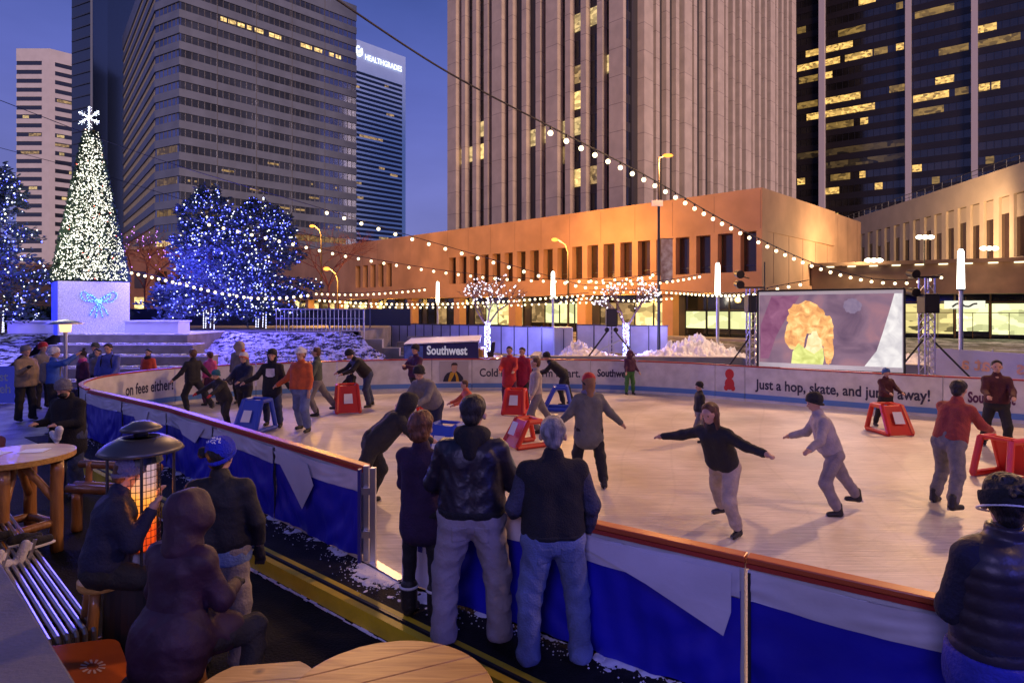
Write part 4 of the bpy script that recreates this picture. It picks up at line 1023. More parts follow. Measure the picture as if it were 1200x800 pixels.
# bare street trees, some wound with lights
def bare_tree(label, base3, H_, spread, seed, mt, leds=None, trunk_leds=None, group='bare street trees', depth=5, nled=200, fork=.36):
    r_ = random.Random(seed); root = thing('bare_tree', label, 'tree', base3, group=group); m_ = MB(); tips = []; b3 = Vector(base3)
    def grow(p, d, L_, r, dep):
        q = p+d*L_; mid = (p+q)/2+Vector((r_.gauss(0, .03), r_.gauss(0, .03), 0))*L_; m_.tube([p, mid, q], [r, r*.85, r*.7], 5 if dep < 4 else 8)
        tips.append((p, q, dep))
        if dep == 0: return
        for k in range(3 if dep > 1 else 2):
            nd_ = (d+Vector((r_.gauss(0, spread), r_.gauss(0, spread), r_.gauss(.12, spread*.5)))).normalized(); grow(q, nd_, L_*r_.uniform(.62, .82), r*.62, dep-1)
    trunk = MB(); hh = H_*fork; trunk.tube([b3, b3+Vector((.02, 0, hh*.5)), b3+Vector((0, 0, hh))], [.09, .075, .065], 8); tr = part('trunk', trunk, mt, root)
    for k in range(4): a = k*math.pi/2+r_.random(); grow(b3+Vector((0, 0, hh)), Vector((math.cos(a)*spread, math.sin(a)*spread, .9)).normalized(), H_*.22, .045, depth-1)
    part('crown', m_, mt, root)
    if leds:
        lm = MB()
        for k in range(nled):
            p, q, dep = r_.choice(tips); h_ = p.lerp(q, r_.random()); lm.octa(tuple(h_+Vector((r_.gauss(0, .04), -.04, r_.gauss(0, .04)))), r_.uniform(.022, .05))
        part('fairy_lights', lm, leds, root, stuff=True)
    if trunk_leds:
        lm = MB()
        for k in range(230): a = k*1.3; z = hh*1.15*r_.random(); lm.octa((b3.x+.11*math.cos(a), b3.y+.11*math.sin(a), b3.z+z), .026)
        part('trunk_lights', lm, trunk_leds, tr, stuff=True)
    return root
M_twig = mat('twigs', (.16, .09, .06), .9)
M_twig2 = mat('reddish_twigs', (.25, .09, .06), .9)
LEDP = emat('led_pale', (.80, .72, .85), 1.6, False)
LT = emat('led_trunk', (.30, .34, 1.0), 6, False)
bare_tree('bare tree left of the ice resurfacer, trunk wound with blue-white lights', G(571, 405, STZ) if False else (-1.05, 26.2, STZ), 3.7, .62, 3, M_twig, LEDP, LT, nled=130)
bare_tree('bare tree behind the tripod loudspeaker, trunk wound with blue-white lights', (4.75, 25.6, STZ), 3.6, .62, 8, M_twig, LEDP, LT, nled=130)
lamp('tree_glow', 'POINT', (-1.05, 25.6, 1.5), 110, (.3, .3, 1), .3); lamp('tree_glow', 'POINT', (4.75, 25.0, 1.6), 110, (.3, .3, 1), .3)
bare_tree('leafless reddish tree between the lit cone tree and the blue conifers', ((170-600)/720*36, 36, PLZ), 5.6, .55, 5, M_twig2, emat('led_pink', (.5, .2, .8), 2, False), None, nled=60, depth=6)
bare_tree('leafless tree lit orange at the right side of the blue conifers', ((385-600)/720*38, 38, PLZ), 6.2, .6, 6, M_twig2, None, None, depth=6)
bare_tree('second leafless reddish tree behind the blue conifers', ((205-600)/720*44, 44, PLZ), 6.0, .6, 15, M_twig2, None, None, depth=6)
# dark screen fence behind the plinth
t = thing('dark_fence', 'dark panel fence behind the lit plinth and blue conifers', 'fence', (-12, 27.5, PLZ))
for k in range(7):
    x = -18.0+k*1.9
    m_ = MB(); m_.box(x+.03, x+1.87, 28.6, 28.63, PLZ+.1, PLZ+.88); part('panel', m_, mat('fence_dark', (.015, .02, .035), .4), t)
    m_ = MB(); m_.box(x-.03, x+.03, 28.57, 28.66, PLZ, PLZ+.95); part('post', m_, mat('fence_post', (.08, .10, .16), .5), t)
t = thing('dark_hedge', 'low dark hedge at the left edge behind the block bench', 'hedge', (-20, 25, PLZ))
m_ = MB(); r_ = random.Random(8)
for k in range(2500): tuft(m_, (r_.uniform(-24, -15.6), r_.uniform(24.2, 25.4), PLZ+r_.uniform(.1, .85)), (0, -1, .6), .22, r_, 2, .4)
part('foliage', m_, M_needle, t)

# ================================================================== BEYOND THE FAR BOARDS
# translucent white fence panels
M_fp = mat('fence_panel_white', (.50, .46, .62), .3, noise=.12, nscale=2); M_fr = mat('fence_frame', (.10, .09, .12), .4, metal=.6)
def fence_run(label, a, b, n, h):
    a = Vector(a); b = Vector(b); root = thing('panel_fence', label, 'fence', (a.x, a.y, STZ), group='white panel fences behind the rink'); d = (b-a)/n
    for k in range(n):
        p, q = a+d*k, a+d*(k+1); m_ = MB(); m_.obox(p+d*.03, q-d*.03, .02, STZ+.06, STZ+h-.05); part('panel', m_, M_fp, root)
        m_ = MB(); m_.obox(p-d.normalized()*.025, p+d.normalized()*.025, .05, STZ, STZ+h+.02); part('post', m_, M_fr, root)
    m_ = MB(); m_.obox(a, b, .04, STZ+h-.049, STZ+h); part('top_rail', m_, M_fr, root)
fence_run('long row of white fence panels behind the ice resurfacer', AT(416, 400, 34).to_2d(), AT(572, 400, 28.6).to_2d(), 16, 1.32)
fence_run('brightly lit white fence panels between the resurfacer and the pale cabinet', AT(573, 400, 28.4).to_2d(), AT(652, 400, 25.8).to_2d(), 5, 1.32)
fence_run('short row of white fence panels behind the tripod loudspeaker', AT(676, 400, 29).to_2d(), AT(783, 400, 27.0).to_2d(), 5, 1.35)
t = thing('pale_cabinet', 'pale boxy utility cabinet between the fence panels', 'cabinet', AT(660, 418, 25.4))
m_ = MB(); x = (660-600)/720*25.4; m_.box(x-.38, x+.38, 25.2, 26.2, STZ, STZ+1.33); part('body', m_, mat('cabinet_white', (.55, .53, .56), .5, noise=.08, nscale=2), t, bevel=.02)
m_ = MB(); m_.box(x-.02, x+.02, 25.19, 25.199, STZ+.1, STZ+1.25); part('door_seam', m_, M_fr, t)
# curved rail by the cabinet
t = thing('bent_hand_rail', 'short bent metal handrail on the terrace steps in front of the pale cabinet', 'railing', (3.3, 22.6, STZ))
m_ = MB(); m_.tube([(3.0, 22.7, .8), (3.3, 22.7, 1.1), (3.95, 22.7, 1.42), (4.2, 22.7, 1.42), (4.28, 22.7, 1.3), (4.28, 22.7, .8)], .025, 8); part('rail', m_, M_alu, t)
# ice resurfacer seen just over the boards
YZ = 21.4
def zx(px): return (px-600)/720*YZ
root = thing('ice_resurfacer', 'parked ice resurfacer with navy side reading Southwest behind the far boards', 'vehicle', (zx(520), YZ, 0))
Mn = mat('resurfacer_navy', (.025, .025, .12), .35, noise=.2, nscale=2)
m_ = MB(); m_.add([(zx(473), YZ, .5), (zx(561), YZ-.2, .5), (zx(561), YZ-.2, 1.42), (zx(560)-.1, YZ-.2, 1.45), (zx(473), YZ, 1.32), (zx(473), YZ+1.6, .5), (zx(561), YZ+1.4, .5), (zx(561), YZ+1.4, 1.55), (zx(473), YZ+1.6, 1.42)],
            [(0, 1, 2, 3, 4), (5, 8, 7, 6), (0, 4, 8, 5), (1, 6, 7, 2), (4, 3, 2, 7, 8)]); part('snow_tank', m_, Mn, root, bevel=.02)
m_ = MB(); m_.add([(zx(473), YZ, 1.35), (zx(562), YZ-.22, 1.46), (zx(562), YZ+1.4, 1.58), (zx(473), YZ+1.6, 1.46), (zx(473), YZ, 1.38), (zx(562), YZ-.22, 1.50), (zx(562), YZ+1.4, 1.62), (zx(473), YZ+1.6, 1.50)],
            [(3, 2, 1, 0), (4, 5, 6, 7), (0, 1, 5, 4), (1, 2, 6, 5), (2, 3, 7, 6), (3, 0, 4, 7)]); part('white_cover', m_, M_white, root)
Fz = frame((zx(473), YZ, 0), (zx(561)-zx(473), -.2)) 
m_ = MB(Fz); m_.box(.03, .68, -.02, -.004, .82, 1.31); part('ad_panel', m_, mat('ad_light_blue', (.12, .20, .48), .5, noise=.3, nscale=5), root)
part('lettering', flat_text('Southwest', .42, Fz @ Matrix.Translation((.82, -.02, 1.02)), .014, width=1.42), mat('letter_white', (.8, .8, .8), .5, emit=(1, 1, 1), es=.12), root)
m_ = MB(); m_.cyl((zx(488), YZ-.06, .32), (zx(488), YZ+.2, .32), .32, n=20); part('wheel', m_, M_black, root); m_ = MB(); m_.cyl((zx(548), YZ-.28, .32), (zx(548), YZ, .32), .32, n=20); part('wheel', m_, M_black, root)
m_ = MB(); m_.box(zx(560), zx(588), YZ-.1, YZ+1.3, .35, .88); m_.box(zx(560), zx(566), YZ-.1, YZ+1.3, .88, 1.2); part('rear_body', m_, mat('resurfacer_yellow', (.42, .22, .03), .4), root, bevel=.03)
m_ = MB(); m_.box(zx(571), zx(578), YZ+.2, YZ+.8, .88, 1.1); m_.add([(zx(574), YZ+.2, 1.08), (zx(579), YZ+.2, 1.08), (zx(580), YZ+.2, 1.42), (zx(576), YZ+.2, 1.42), (zx(574), YZ+.8, 1.08), (zx(579), YZ+.8, 1.08), (zx(580), YZ+.8, 1.42), (zx(576), YZ+.8, 1.42)], [(0, 1, 2, 3), (7, 6, 5, 4), (0, 4, 5, 1), (1, 5, 6, 2), (2, 6, 7, 3), (3, 7, 4, 0)]); part('seat', m_, M_black, root)
m_ = MB(); m_.box(zx(562)+.0, zx(603), YZ-.25, YZ-.12, .45, .93); part('side_panel', m_, mat('panel_peach', (.5, .36, .28), .5), root); m_ = MB(); m_.ball((zx(583), YZ-.27, .86), .05); part('headlight', m_, emat('head_lamp', (1, .85, .6), 5, False), root)

# tube lamp posts
for px, Y, yt, lab in ((513, 36.0, 330, 'smallest white tube lamp post above the white fence, left of the resurfacer'), (648, 29.2, 318, 'white tube lamp post beside the pale cabinet'), (841, 23.6, 308, 'white tube lamp post left of the movie screen'), (1126, 19.0, 292, 'tallest white tube lamp post right of the movie screen')):
    x = (px-600)/720*Y; z1 = CAMZ+(HY-yt)*Y/720; z0 = z1-1.28
    root = thing('tube_lamp_post', lab, 'lamp post', (x, Y, STZ), group='white tube lamp posts around the rink')
    m_ = MB(); m_.cyl((x, Y, STZ-.3), (x, Y, z0), .065, .06, 14); part('pole', m_, M_alu, root, smooth=False)
    m_ = MB(); m_.cyl((x, Y, z0+.05), (x, Y, z1-.08), .105, .085, 16); m_.cyl((x, Y, z1-.08), (x, Y, z1), .085, .05, 16); part('lamp_tube', m_, emat('tube_glow', (1.0, .96, .82), 4.2), root)
    m_ = MB(); m_.cyl((x, Y, z0), (x, Y, z0+.055), .115, n=16); m_.cyl((x, Y, z1), (x, Y, z1+.10), .012, n=6); part('collar', m_, M_dgrey, root)
    lamp('tube_light', 'POINT', (x, Y-.35, z0+.6), 55, (1, .85, .65), .2)
# sodium street lamps
root = thing('tall_street_lamp', 'tall dark street lamp pole with orange lamp and hanging banner in front of the tower', 'street lamp', (6.25, 26, STZ))
px_ = (772-600)/720*26; zt = CAMZ+(360-183)*26/720
m_ = MB(); m_.cyl((px_, 26, STZ-.2), (px_, 26, zt-.05), .075, .045, 12); m_.cyl((px_, 26, zt-.08), (px_+.3, 25.95, zt+.02), .03, n=8); part('pole', m_, mat('pole_dark', (.03, .03, .035), .5), root)
m_ = MB(); m_.ball((px_+.36, 25.9, zt), .13, 14, 8, (1.7, 1, .6)); part('lamp_head', m_, mat('sodium_glow', (0, 0, 0), 1, spec=0, emit=(1, .28, .04), es=1.9), root)
m_ = MB(); m_.box(px_-.32, px_+.15, 25.88, 25.95, CAMZ+118*26/720, CAMZ+125*26/720); part('camera_box', m_, M_white, root)
m_ = MB(); m_.box(px_+.08, px_+.58, 25.98, 26.0, CAMZ+30*26/720, CAMZ+80*26/720); bn = part('banner', m_, mat('banner_print', (.5, .42, .38), .7, col2=(.22, .12, .10), nscale=4), root)
m_ = MB(); m_.cyl((px_, 26, CAMZ+80.5*26/720), (px_+.62, 26, CAMZ+80.5*26/720), .015); m_.cyl((px_, 26, CAMZ+29.5*26/720), (px_+.62, 26, CAMZ+29.5*26/720), .015); part('banner_arm', m_, M_black, root)
lamp('sodium_light', 'POINT', (px_+.36, 25.6, zt-.3), 700, SODIUM, .25)
for (px, py, Y, xoff, lab, en) in ((650, 281, 43, .95, 'street lamp with bent arm glowing yellow-orange in front of the low orange building', 2600), (366, 265, 55, .8, 'street lamp showing orange above the right blue conifer', 2400), (383, 315, 44, .8, 'lower street lamp glowing orange beside the right blue conifer', 2400)):
    x = (px-600)/720*Y; z = CAMZ+(HY-py)*Y/720; root = thing('street_lamp', lab, 'street lamp', (x+xoff, Y, STZ), group='sodium street lamps along the street')
    m_ = MB(); m_.tube([(x+xoff, Y, STZ), (x+xoff, Y, z-.9), (x+xoff*.8, Y, z-.35), (x+.2, Y, z+.02)], [.09, .06, .05, .045], 10); part('pole', m_, mat('pole_orange', (.05, .035, .025), .7), root)
    m_ = MB(); m_.ball((x, Y-.05, z), .17, 14, 8, (1.4, 1, .8)); part('lamp_head', m_, mat('sodium_glow2', (0, 0, 0), 1, spec=0, emit=(1, .32, .05), es=1.9), root)
    lamp('sodium_light', 'POINT', (x, Y-.6, z-.1), en, (1, .46, .10), .3)
# unseen lamps added under the soffit and before the front, warming the low building
for t_ in (4, 11, 18.5, 26, 34, 41.5, 50, 58):
    q = C0-V*t_; lamp('soffit_fill', 'POINT', (q.x+.4, q.y+.0, 3.2), 120, (1, .55, .12), .2)
lamp('facade_fill', 'SPOT', (2, 30, 9), 3800, (1, .35, .05), .6, target=(-8, 62, 7), spot=115)
lamp('facade_fill', 'SPOT', (16, 30, 9), 250, (1, .40, .16), .5, target=(12, 42, 8), spot=110)
# warm flood heads on the canopy roof
for (px, py, lab) in ((1023, 306, 'leftmost warm flood lamp on the canopy roof'), (1083, 279, 'middle flood lamp standing highest above the canopy roof'), (1158, 292, 'rightmost flood lamp above the canopy roof')):
    Y = 41.5; q = AT(px, py, Y); root = thing('flood_lamp', lab, 'flood lamp', (q.x, q.y, 5.85), group='flood lamps on the canopy roof')
    m_ = MB(); m_.cyl((q.x, q.y, 5.6), (q.x, q.y, q.z), .04, n=8); m_.cyl((q.x-.5, q.y, q.z), (q.x+.5, q.y, q.z), .025, n=6); part('stand', m_, M_dgrey, root)
    for dx in (-.38, .0, .38): m_ = MB(); m_.ball((q.x+dx, q.y-.1, q.z+.05), .2, 12, 8, (1.25, .6, .7)); part('lamp_head', m_, emat('flood_glow', (1, .84, .55), 6), root)
    lamp('flood_light', 'POINT', (q.x, q.y+1.5, q.z+.9), 650, (1, .70, .36), .3)
lamp('flood_light', 'SPOT', (35, 50, 7.6), 5000, (1, .62, .32), .4, target=(44, 66, 10), spot=130)  # extra spot without a lamp head, added to warm the cream wall
lamp('pavilion_light', 'POINT', (30, 37.5, 4.6), 160, (1, .6, .3), .3)

# ---- movie screen with truss towers and loudspeakers
SA = AT(888, 430, 17.6); SB = AT(1060, 438, 16.4)
d2 = (SB-SA).to_2d().normalized(); LS_ = (SB-SA).to_2d().length
F = frame((SA.x, SA.y, 0), d2)
zb0 = CAMZ-(430-360)*17.6/720; zt0 = CAMZ+(360-341)*17.6/720; zb1 = CAMZ-(438-360)*16.4/720; zt1 = CAMZ+(360-338)*16.4/720
root = thing('movie_screen', 'large outdoor projection screen showing a film, standing behind the far boards', 'screen', (SA.x, SA.y, STZ))
def SC(u, v):   # u,v in 0..1 on the screen sheet
    z0 = zb0+(zb1-zb0)*u; z1 = zt0+(zt1-zt0)*u; return (u*LS_, 0, z0+(z1-z0)*v)
def quad_sheet(pts, off):
    m_ = MB(F); vs = []
    for (u, v) in pts: x, y, z = SC(u, v); vs.append((x, -off, z))
    return m_.add(vs, [tuple(range(len(pts)))])
def screen_mat(name, c1, c2, s, scale=2.5, c3=None):
    m = mat(name, (.02, .02, .02), .8); nt = m.node_tree; b = nt.nodes['Principled BSDF']; t = nt.nodes.new('ShaderNodeTexCoord')
    n = nt.nodes.new('ShaderNodeTexNoise'); n.inputs['Scale'].default_value = scale; n.inputs['Detail'].default_value = 5; n.inputs['Distortion'].default_value = .8
    c = nt.nodes.new('ShaderNodeValToRGB'); nt.links.new(t.outputs['Object'], n.inputs['Vector']); nt.links.new(n.outputs[0], c.inputs[0]); nt.links.new(c.outputs[0], b.inputs['Emission Color'])
    c.color_ramp.elements[0].position = .3; c.color_ramp.elements[0].color = (*c1, 1); c.color_ramp.elements[1].position = .7; c.color_ramp.elements[1].color = (*c2, 1)
    if c3: e_ = c.color_ramp.elements.new(.5); e_.color = (*c3, 1)
    b.inputs['Emission Strength'].default_value = s; return m
part('screen_sheet', quad_sheet([(0, 0), (1, 0), (1, 1), (0, 1)], 0), mat('screen_cloth', (.4, .4, .42), .7, emit=(.42, .38, .42), es=.35), root)
part('picture', quad_sheet([(.012, .07), (.985, .07), (.985, .945), (.012, .945)], .006), screen_mat('film_backdrop', (.10, .06, .11), (.36, .17, .20), .7, 1.2, (.22, .13, .19)), root)
part('picture_snow', quad_sheet([(.74, .07), (.985, .07), (.985, .945), (.935, .945), (.90, .72), (.86, .48), (.82, .26)], .010), screen_mat('film_snow', (.50, .47, .50), (.80, .76, .74), .75, 3), root)
part('picture_red', quad_sheet([(.02, .55), (.10, .93), (.30, .93), (.22, .70), (.13, .40), (.08, .12), (.02, .12)], .009), screen_mat('film_maroon', (.14, .04, .10), (.26, .10, .18), .8, 3), root)
def blob(cx_, cy_, rx, ry, mt, off, name, n=28, jit=.12, seed=0):
    r_ = random.Random(seed); pts = []
    for k in range(n): a = 2*math.pi*k/n; j = 1+r_.uniform(-jit, jit); pts.append((cx_+rx*math.cos(a)*j, cy_+ry*math.sin(a)*j))
    part(name, quad_sheet(pts, off), mt, root)
Mfg = screen_mat('film_gold', (.50, .20, .07), (1.0, .62, .25), .85, 5, (.75, .36, .12))
blob(.34, .66, .13, .20, Mfg, .014, 'picture_gold', seed=1, jit=.10)
blob(.27, .45, .07, .24, Mfg, .016, 'picture_gold', seed=2, jit=.14)
blob(.46, .50, .075, .22, Mfg, .018, 'picture_gold', seed=3, jit=.14)
blob(.50, .26, .035, .18, Mfg, .0185, 'picture_gold', seed=9, jit=.1)
blob(.40, .30, .06, .17, screen_mat('film_cream', (.85, .45, .20), (1, .72, .42), .9, 5), .020, 'picture_cream', jit=.16, seed=4)
part('picture_green', quad_sheet([(.24, .07), (.25, .22), (.29, .33), (.34, .26), (.40, .20), (.46, .28), (.47, .15), (.46, .07)], .022), screen_mat('film_lime', (.40, .42, .10), (.70, .72, .25), .9, 4), root)
blob(.66, .80, .06, .09, screen_mat('film_shadow', (.16, .12, .20), (.22, .16, .24), .8, 8), .012, 'picture_shadow', jit=.12, seed=6)
m_ = MB(F)
for (a, b) in (((0, 0), (1, 0)), ((1, 0), (1, 1)), ((1, 1), (0, 1)), ((0, 1), (0, 0))): m_.cyl(SC(*a), SC(*b), .03, n=8)
part('frame', m_, M_black, root)
m_ = MB(F); m_.box(.3, LS_-.2, .03, .6, .2, zb0-.02); part('base_skirt', m_, M_black, root)
for k in range(2):
    m_ = MB(F); x = (.1, LS_-.1)[k]; m_.cyl((x, .06, STZ-.4), (x, .06, zt0), .04, n=8); m_.cyl((x, .1, zt0-.5), (x, 1.5, STZ-.4), .03, n=8); part('leg', m_, M_alu, root)
lamp('screen_glow', 'AREA', tuple(Vector(SA.lerp(SB, .5))+Vector((-.4, -.6, .3))), 35, (1, .75, .8), 2.2, target=(3, 8, .3))
def truss_tower(label, px, Y, zt_, spk_px, spk_y0, spk_y1, legs=True):
    x = (px-600)/720*Y; root = thing('truss_tower', label, 'truss tower', (x, Y, STZ), group='truss towers beside the movie screen'); 
    cs = [(x-.13, Y-.13), (x+.13, Y-.13), (x+.13, Y+.13), (x-.13, Y+.13)]
    for (a, b) in cs: m_ = MB(); m_.cyl((a, b, .1), (a, b, zt_), .025, n=8); part('chord', m_, M_alu, root)
    m_ = MB(); z = .2
    while z < zt_-.2:
        for i in range(4): a = cs[i]; b = cs[(i+1) % 4]; m_.cyl((*a, z), (*b, z+.22), .012, n=5)
        z += .22
    part('lattice', m_, M_alu, root)
    if legs: m_ = MB(); m_.cyl((x+.1, Y-.1, 1.75), (x+1.0, Y-.9, .35), .025, n=7); m_.cyl((x-.1, Y, 1.75), (x-.9, Y+.5, .35), .025, n=7); part('brace', m_, M_black, root)
    m_ = MB(); m_.box(x-.45, x+.3, Y-.1, Y+.1, zt_, zt_+.05); part('top_bar', m_, M_dgrey, root)
    for dz in (0, -.5 if px > 1000 else .3):
        m_ = MB(); m_.cyl((x-.45, Y-.25, zt_+dz+.1), (x-.45, Y+.05, zt_+dz+.15), .12, .1, 14); m_.cyl((x-.45, Y+.0, zt_+dz+.1), (x-.1, Y, zt_+dz), .02, n=6); part('spot_head', m_, M_black, root)
    s_ = thing('loudspeaker', 'black loudspeaker mounted on the '+('left' if px < 1000 else 'right')+' truss tower by the screen', 'loudspeaker', ((spk_px-600)/720*(Y-.3), Y-.3, 2), group='black loudspeakers around the rink')
    sxx = (spk_px-600)/720*(Y-.3); z0 = CAMZ-(spk_y1-360)*(Y-.3)/720; z1 = CAMZ-(spk_y0-360)*(Y-.3)/720
    m_ = MB(); m_.box(sxx-.2, sxx+.2, Y-.5, Y-.15, z0, z1); part('cabinet', m_, M_black, s_, bevel=.02)
    m_ = MB(); m_.box(sxx-.17, sxx+.17, Y-.512, Y-.503, z0+.04, z1-.04); part('grille', m_, M_dgrey, s_)
truss_tower('truss tower with two spot heads at the left edge of the movie screen', 882, 18.3, CAMZ+(360-338)*18.3/720, 882, 346, 366)
truss_tower('truss tower with spot heads and black brace at the right of the movie screen', 1086, 16.9, CAMZ+(360-326)*16.9/720, 1087, 344, 367)
# tripod loudspeaker
Y = 21.9; x = (716-600)/720*Y; root = thing('truss_tripod', 'silver truss stand with black angled legs on the snow bank', 'stand', (x, Y, STZ))
m_ = MB(); m_.cyl((x-.09, Y, .6), (x-.09, Y, 1.95), .02); m_.cyl((x+.09, Y, .6), (x+.09, Y, 1.95), .02)
for k in range(8): m_.cyl((x-.09, Y, .7+k*.15), (x+.09, Y, .8+k*.15), .01, n=5)
part('mast', m_, M_alu, root)
for sx_ in (-1, 1): m_ = MB(); m_.cyl((x+sx_*.1, Y-.05, 1.85), (x+sx_*.95, Y-.2, .75), .03, n=7); m_.ball((x+sx_*.16, Y-.1, 1.85), .09); part('leg', m_, M_black, root)
s_ = thing('loudspeaker', 'black loudspeaker on the tripod standing in the snow bank', 'loudspeaker', (x, Y, 1.95), group='black loudspeakers around the rink')
m_ = MB(); m_.box(x-.19, x+.19, Y-.2, Y+.15, 1.97, 2.6); part('cabinet', m_, M_black, s_, bevel=.02)
m_ = MB(); m_.box(x-.16, x+.16, Y-.212, Y-.203, 2.0, 2.57); part('grille', m_, M_dgrey, s_)
# mirrored banner at the right, seen from behind
root = thing('fence_banner', 'lilac banner seen from behind with mirrored letters on the snow at right', 'banner', AT(1110, 420, 16.5))
a = AT(1090, 420, 17.5).to_2d(); b = AT(1280, 420, 14.0).to_2d(); F = frame((a.x, a.y, 0), (b-a))
m_ = MB(F); m_.box(0, (b-a).length, 0, .02, .75, 1.5); part('sheet', m_, mat('banner_lilac', (.34, .30, .42), .6, noise=.1, nscale=2, emit=(.6, .45, .7), es=.06), root)
part('lettering', flat_text('at a', .5, F @ Matrix.Translation((.85, -.01, .98)), .012, mirror=True), mat('letter_peach', (.75, .38, .25), .6), root)
part('lettering', flat_text('us', .5, F @ Matrix.Translation((2.2, -.01, .98)), .012, mirror=True), mat('letter_peach', (.75, .38, .25), .6), root)
for k in range(4): m_ = MB(F); m_.cyl((k*1.6+.02, .04, .3), (k*1.6+.02, .04, 1.55), .02); part('post', m_, M_alu, root)
# blue banner, far left
root = thing('blue_banner', 'blue lit banner with pale lettering at the left edge behind the standing group', 'banner', G(0, 478))
Yb = 17.0; x0 = (-60-600)/720*Yb; x1 = (17-600)/720*Yb
m_ = MB(); m_.box(x0, x1, Yb, Yb+.04, 0, 1.02); part('sheet', m_, mat('banner_blue', (.05, .06, .42), .5, emit=(.10, .12, 1), es=.10), root)
for k, tx in enumerate(('st', 'eh')): part('lettering', flat_text(tx, .34, Matrix.Translation((x1-.42, Yb-.01, .62-.33*k)), .006), M_white, root)

# ================================================================== STRING LIGHTS
M_wire = mat('wire', (.015, .015, .018), .6)
def string_light(label, pts, n0, n1, nb, r=.06, drop=.07):
    """pts: (px, py, Y) guide points of the wire; bulbs between guide fractions n0..n1"""
    r *= .82
    P = catmull([tuple(AT(*p)) for p in pts], 12); root = thing('string_light', label, 'string light', P[0], group='globe string lights over the plaza')
    m_ = MB(); m_.tube(P, .012, 5); part('wire', m_, M_wire, root)
    c = [0]
    for a, b in zip(P[:-1], P[1:]): c.append(c[-1]+(b-a).length)
    tot = c[-1]; proto = None; sock = None
    def s_of(px):
        for i in range(len(P)-1):
            a_, b_ = CX+FX*P[i].x/P[i].y, CX+FX*P[i+1].x/P[i+1].y
            if a_ <= px <= b_: return c[i]+(c[i+1]-c[i])*(px-a_)/(b_-a_)
        return 0 if px < 600 else tot
    sa, sb = (s_of(n0), s_of(n1)) if n1 > 1.5 else (tot*n0, tot*n1)
    for k in range(nb):
        s = sa+(sb-sa)*k/max(1, nb-1); i = 0
        while i < len(c)-2 and c[i+1] < s: i += 1
        q = P[i].lerp(P[i+1], (s-c[i])/(c[i+1]-c[i])); q = q-wroot(root)
        if proto is None:
            b_ = MB(); b_.ball((0, 0, -drop-r*.6), r, 12, 8); proto = mesh_obj('bulb', b_.v, b_.f, M_bulb, root, True)
            b_ = MB(); b_.cyl((0, 0, -drop+r*.35), (0, 0, .01), r*.38, n=8); sock = mesh_obj('socket', b_.v, b_.f, M_black, proto)
            proto.location = q
        else:
            o = proto.copy(); COL.objects.link(o); o.parent = root; o.location = q
            z = sock.copy(); COL.objects.link(z); z.parent = o
    return root
string_light('nearest string of globe bulbs sagging from the sky to the right truss tower', [(386, -6, 6.2), (520, 82, 7.6), (640, 146, 9), (757, 206, 11.2), (855, 262, 13.6), (945, 305, 15.6), (1010, 324, 16.6), (1060, 328, 17), (1105, 321, 17.3)], 645, 1103, 38, r=.05)
string_light('string of globe bulbs from above the right blue conifer to the tall street lamp', [(-20, 110, 20), (180, 185, 20.5), (383, 246, 21), (480, 276, 21.5), (560, 299, 22), (650, 325, 23), (700, 334, 24.5), (771, 318, 26)], 383, 765, 24, r=.072)
string_light('string of globe bulbs crossing the two blue conifers and the low orange building', [(235, 258, 23), (290, 271, 23.5), (350, 285, 24), (403, 297, 24.5), (470, 309, 25), (530, 318, 25.2), (600, 325, 25.5), (680, 327, 25.8), (770, 322, 26)], 245, 762, 36, r=.066)
string_light('low string of bulbs across the left conifer toward the street lamps', [(150, 316, 24), (200, 327, 24), (260, 341, 24.2), (310, 347, 24.4), (365, 343, 24.6)], .02, .98, 26, r=.065)
string_light('upper left level string of bulbs along the ground floor of the low orange building', [(368, 342, 30), (420, 343, 30), (470, 340, 30), (500, 337, 30.5)], .02, .98, 20, r=.065)
string_light('lower level string of bulbs along the ground floor of the low orange building', [(368, 349, 27), (430, 353, 27), (500, 354, 27), (570, 352, 26.5), (600, 350, 26.3), (690, 343, 26)], .02, .98, 52, r=.06)
string_light('second lower string of bulbs just below the soffit', [(395, 356, 33), (480, 358, 32), (560, 357, 31), (660, 353, 30), (700, 352, 29)], .02, .98, 40, r=.06)
string_light('short string of bulbs rising right of the tall street lamp', [(687, 327, 25.5), (730, 330, 25.7), (771, 329, 26), (800, 325, 25), (822, 321, 24)], .02, .98, 18, r=.065)
string_light('string of bulbs from the tall street lamp to the left truss tower', [(690, 340, 26), (771, 340, 26), (830, 343, 22.5), (880, 342, 19.5), (905, 336, 18.6), (948, 328, 18)], .02, .98, 36, r=.055)
string_light('short string of bulbs through the lit bare tree behind the tripod loudspeaker', [(655, 352, 27), (700, 346, 26.5), (740, 350, 26), (790, 347, 26)], .02, .98, 22, r=.055)
t = thing('overhead_cable', 'thin dark cable crossing behind the lit cone tree', 'cable', AT(-20, 165, 28))
m_ = MB(); m_.tube([AT(-20, 168, 28), AT(120, 205, 28), AT(250, 245, 28), AT(383, 280, 28)], .012, 5); part('wire', m_, M_wire, t)
# thin mast on the corner of the low building
t = thing('thin_mast', 'thin dark mast with antenna behind the left truss tower', 'mast', (7.9, 19.4, STZ))
m_ = MB(); x = (896-600)/720*19.4; m_.cyl((x, 19.4, STZ), (x, 19.4, CAMZ+53*19.4/720), .02); part('pole', m_, M_black, t)
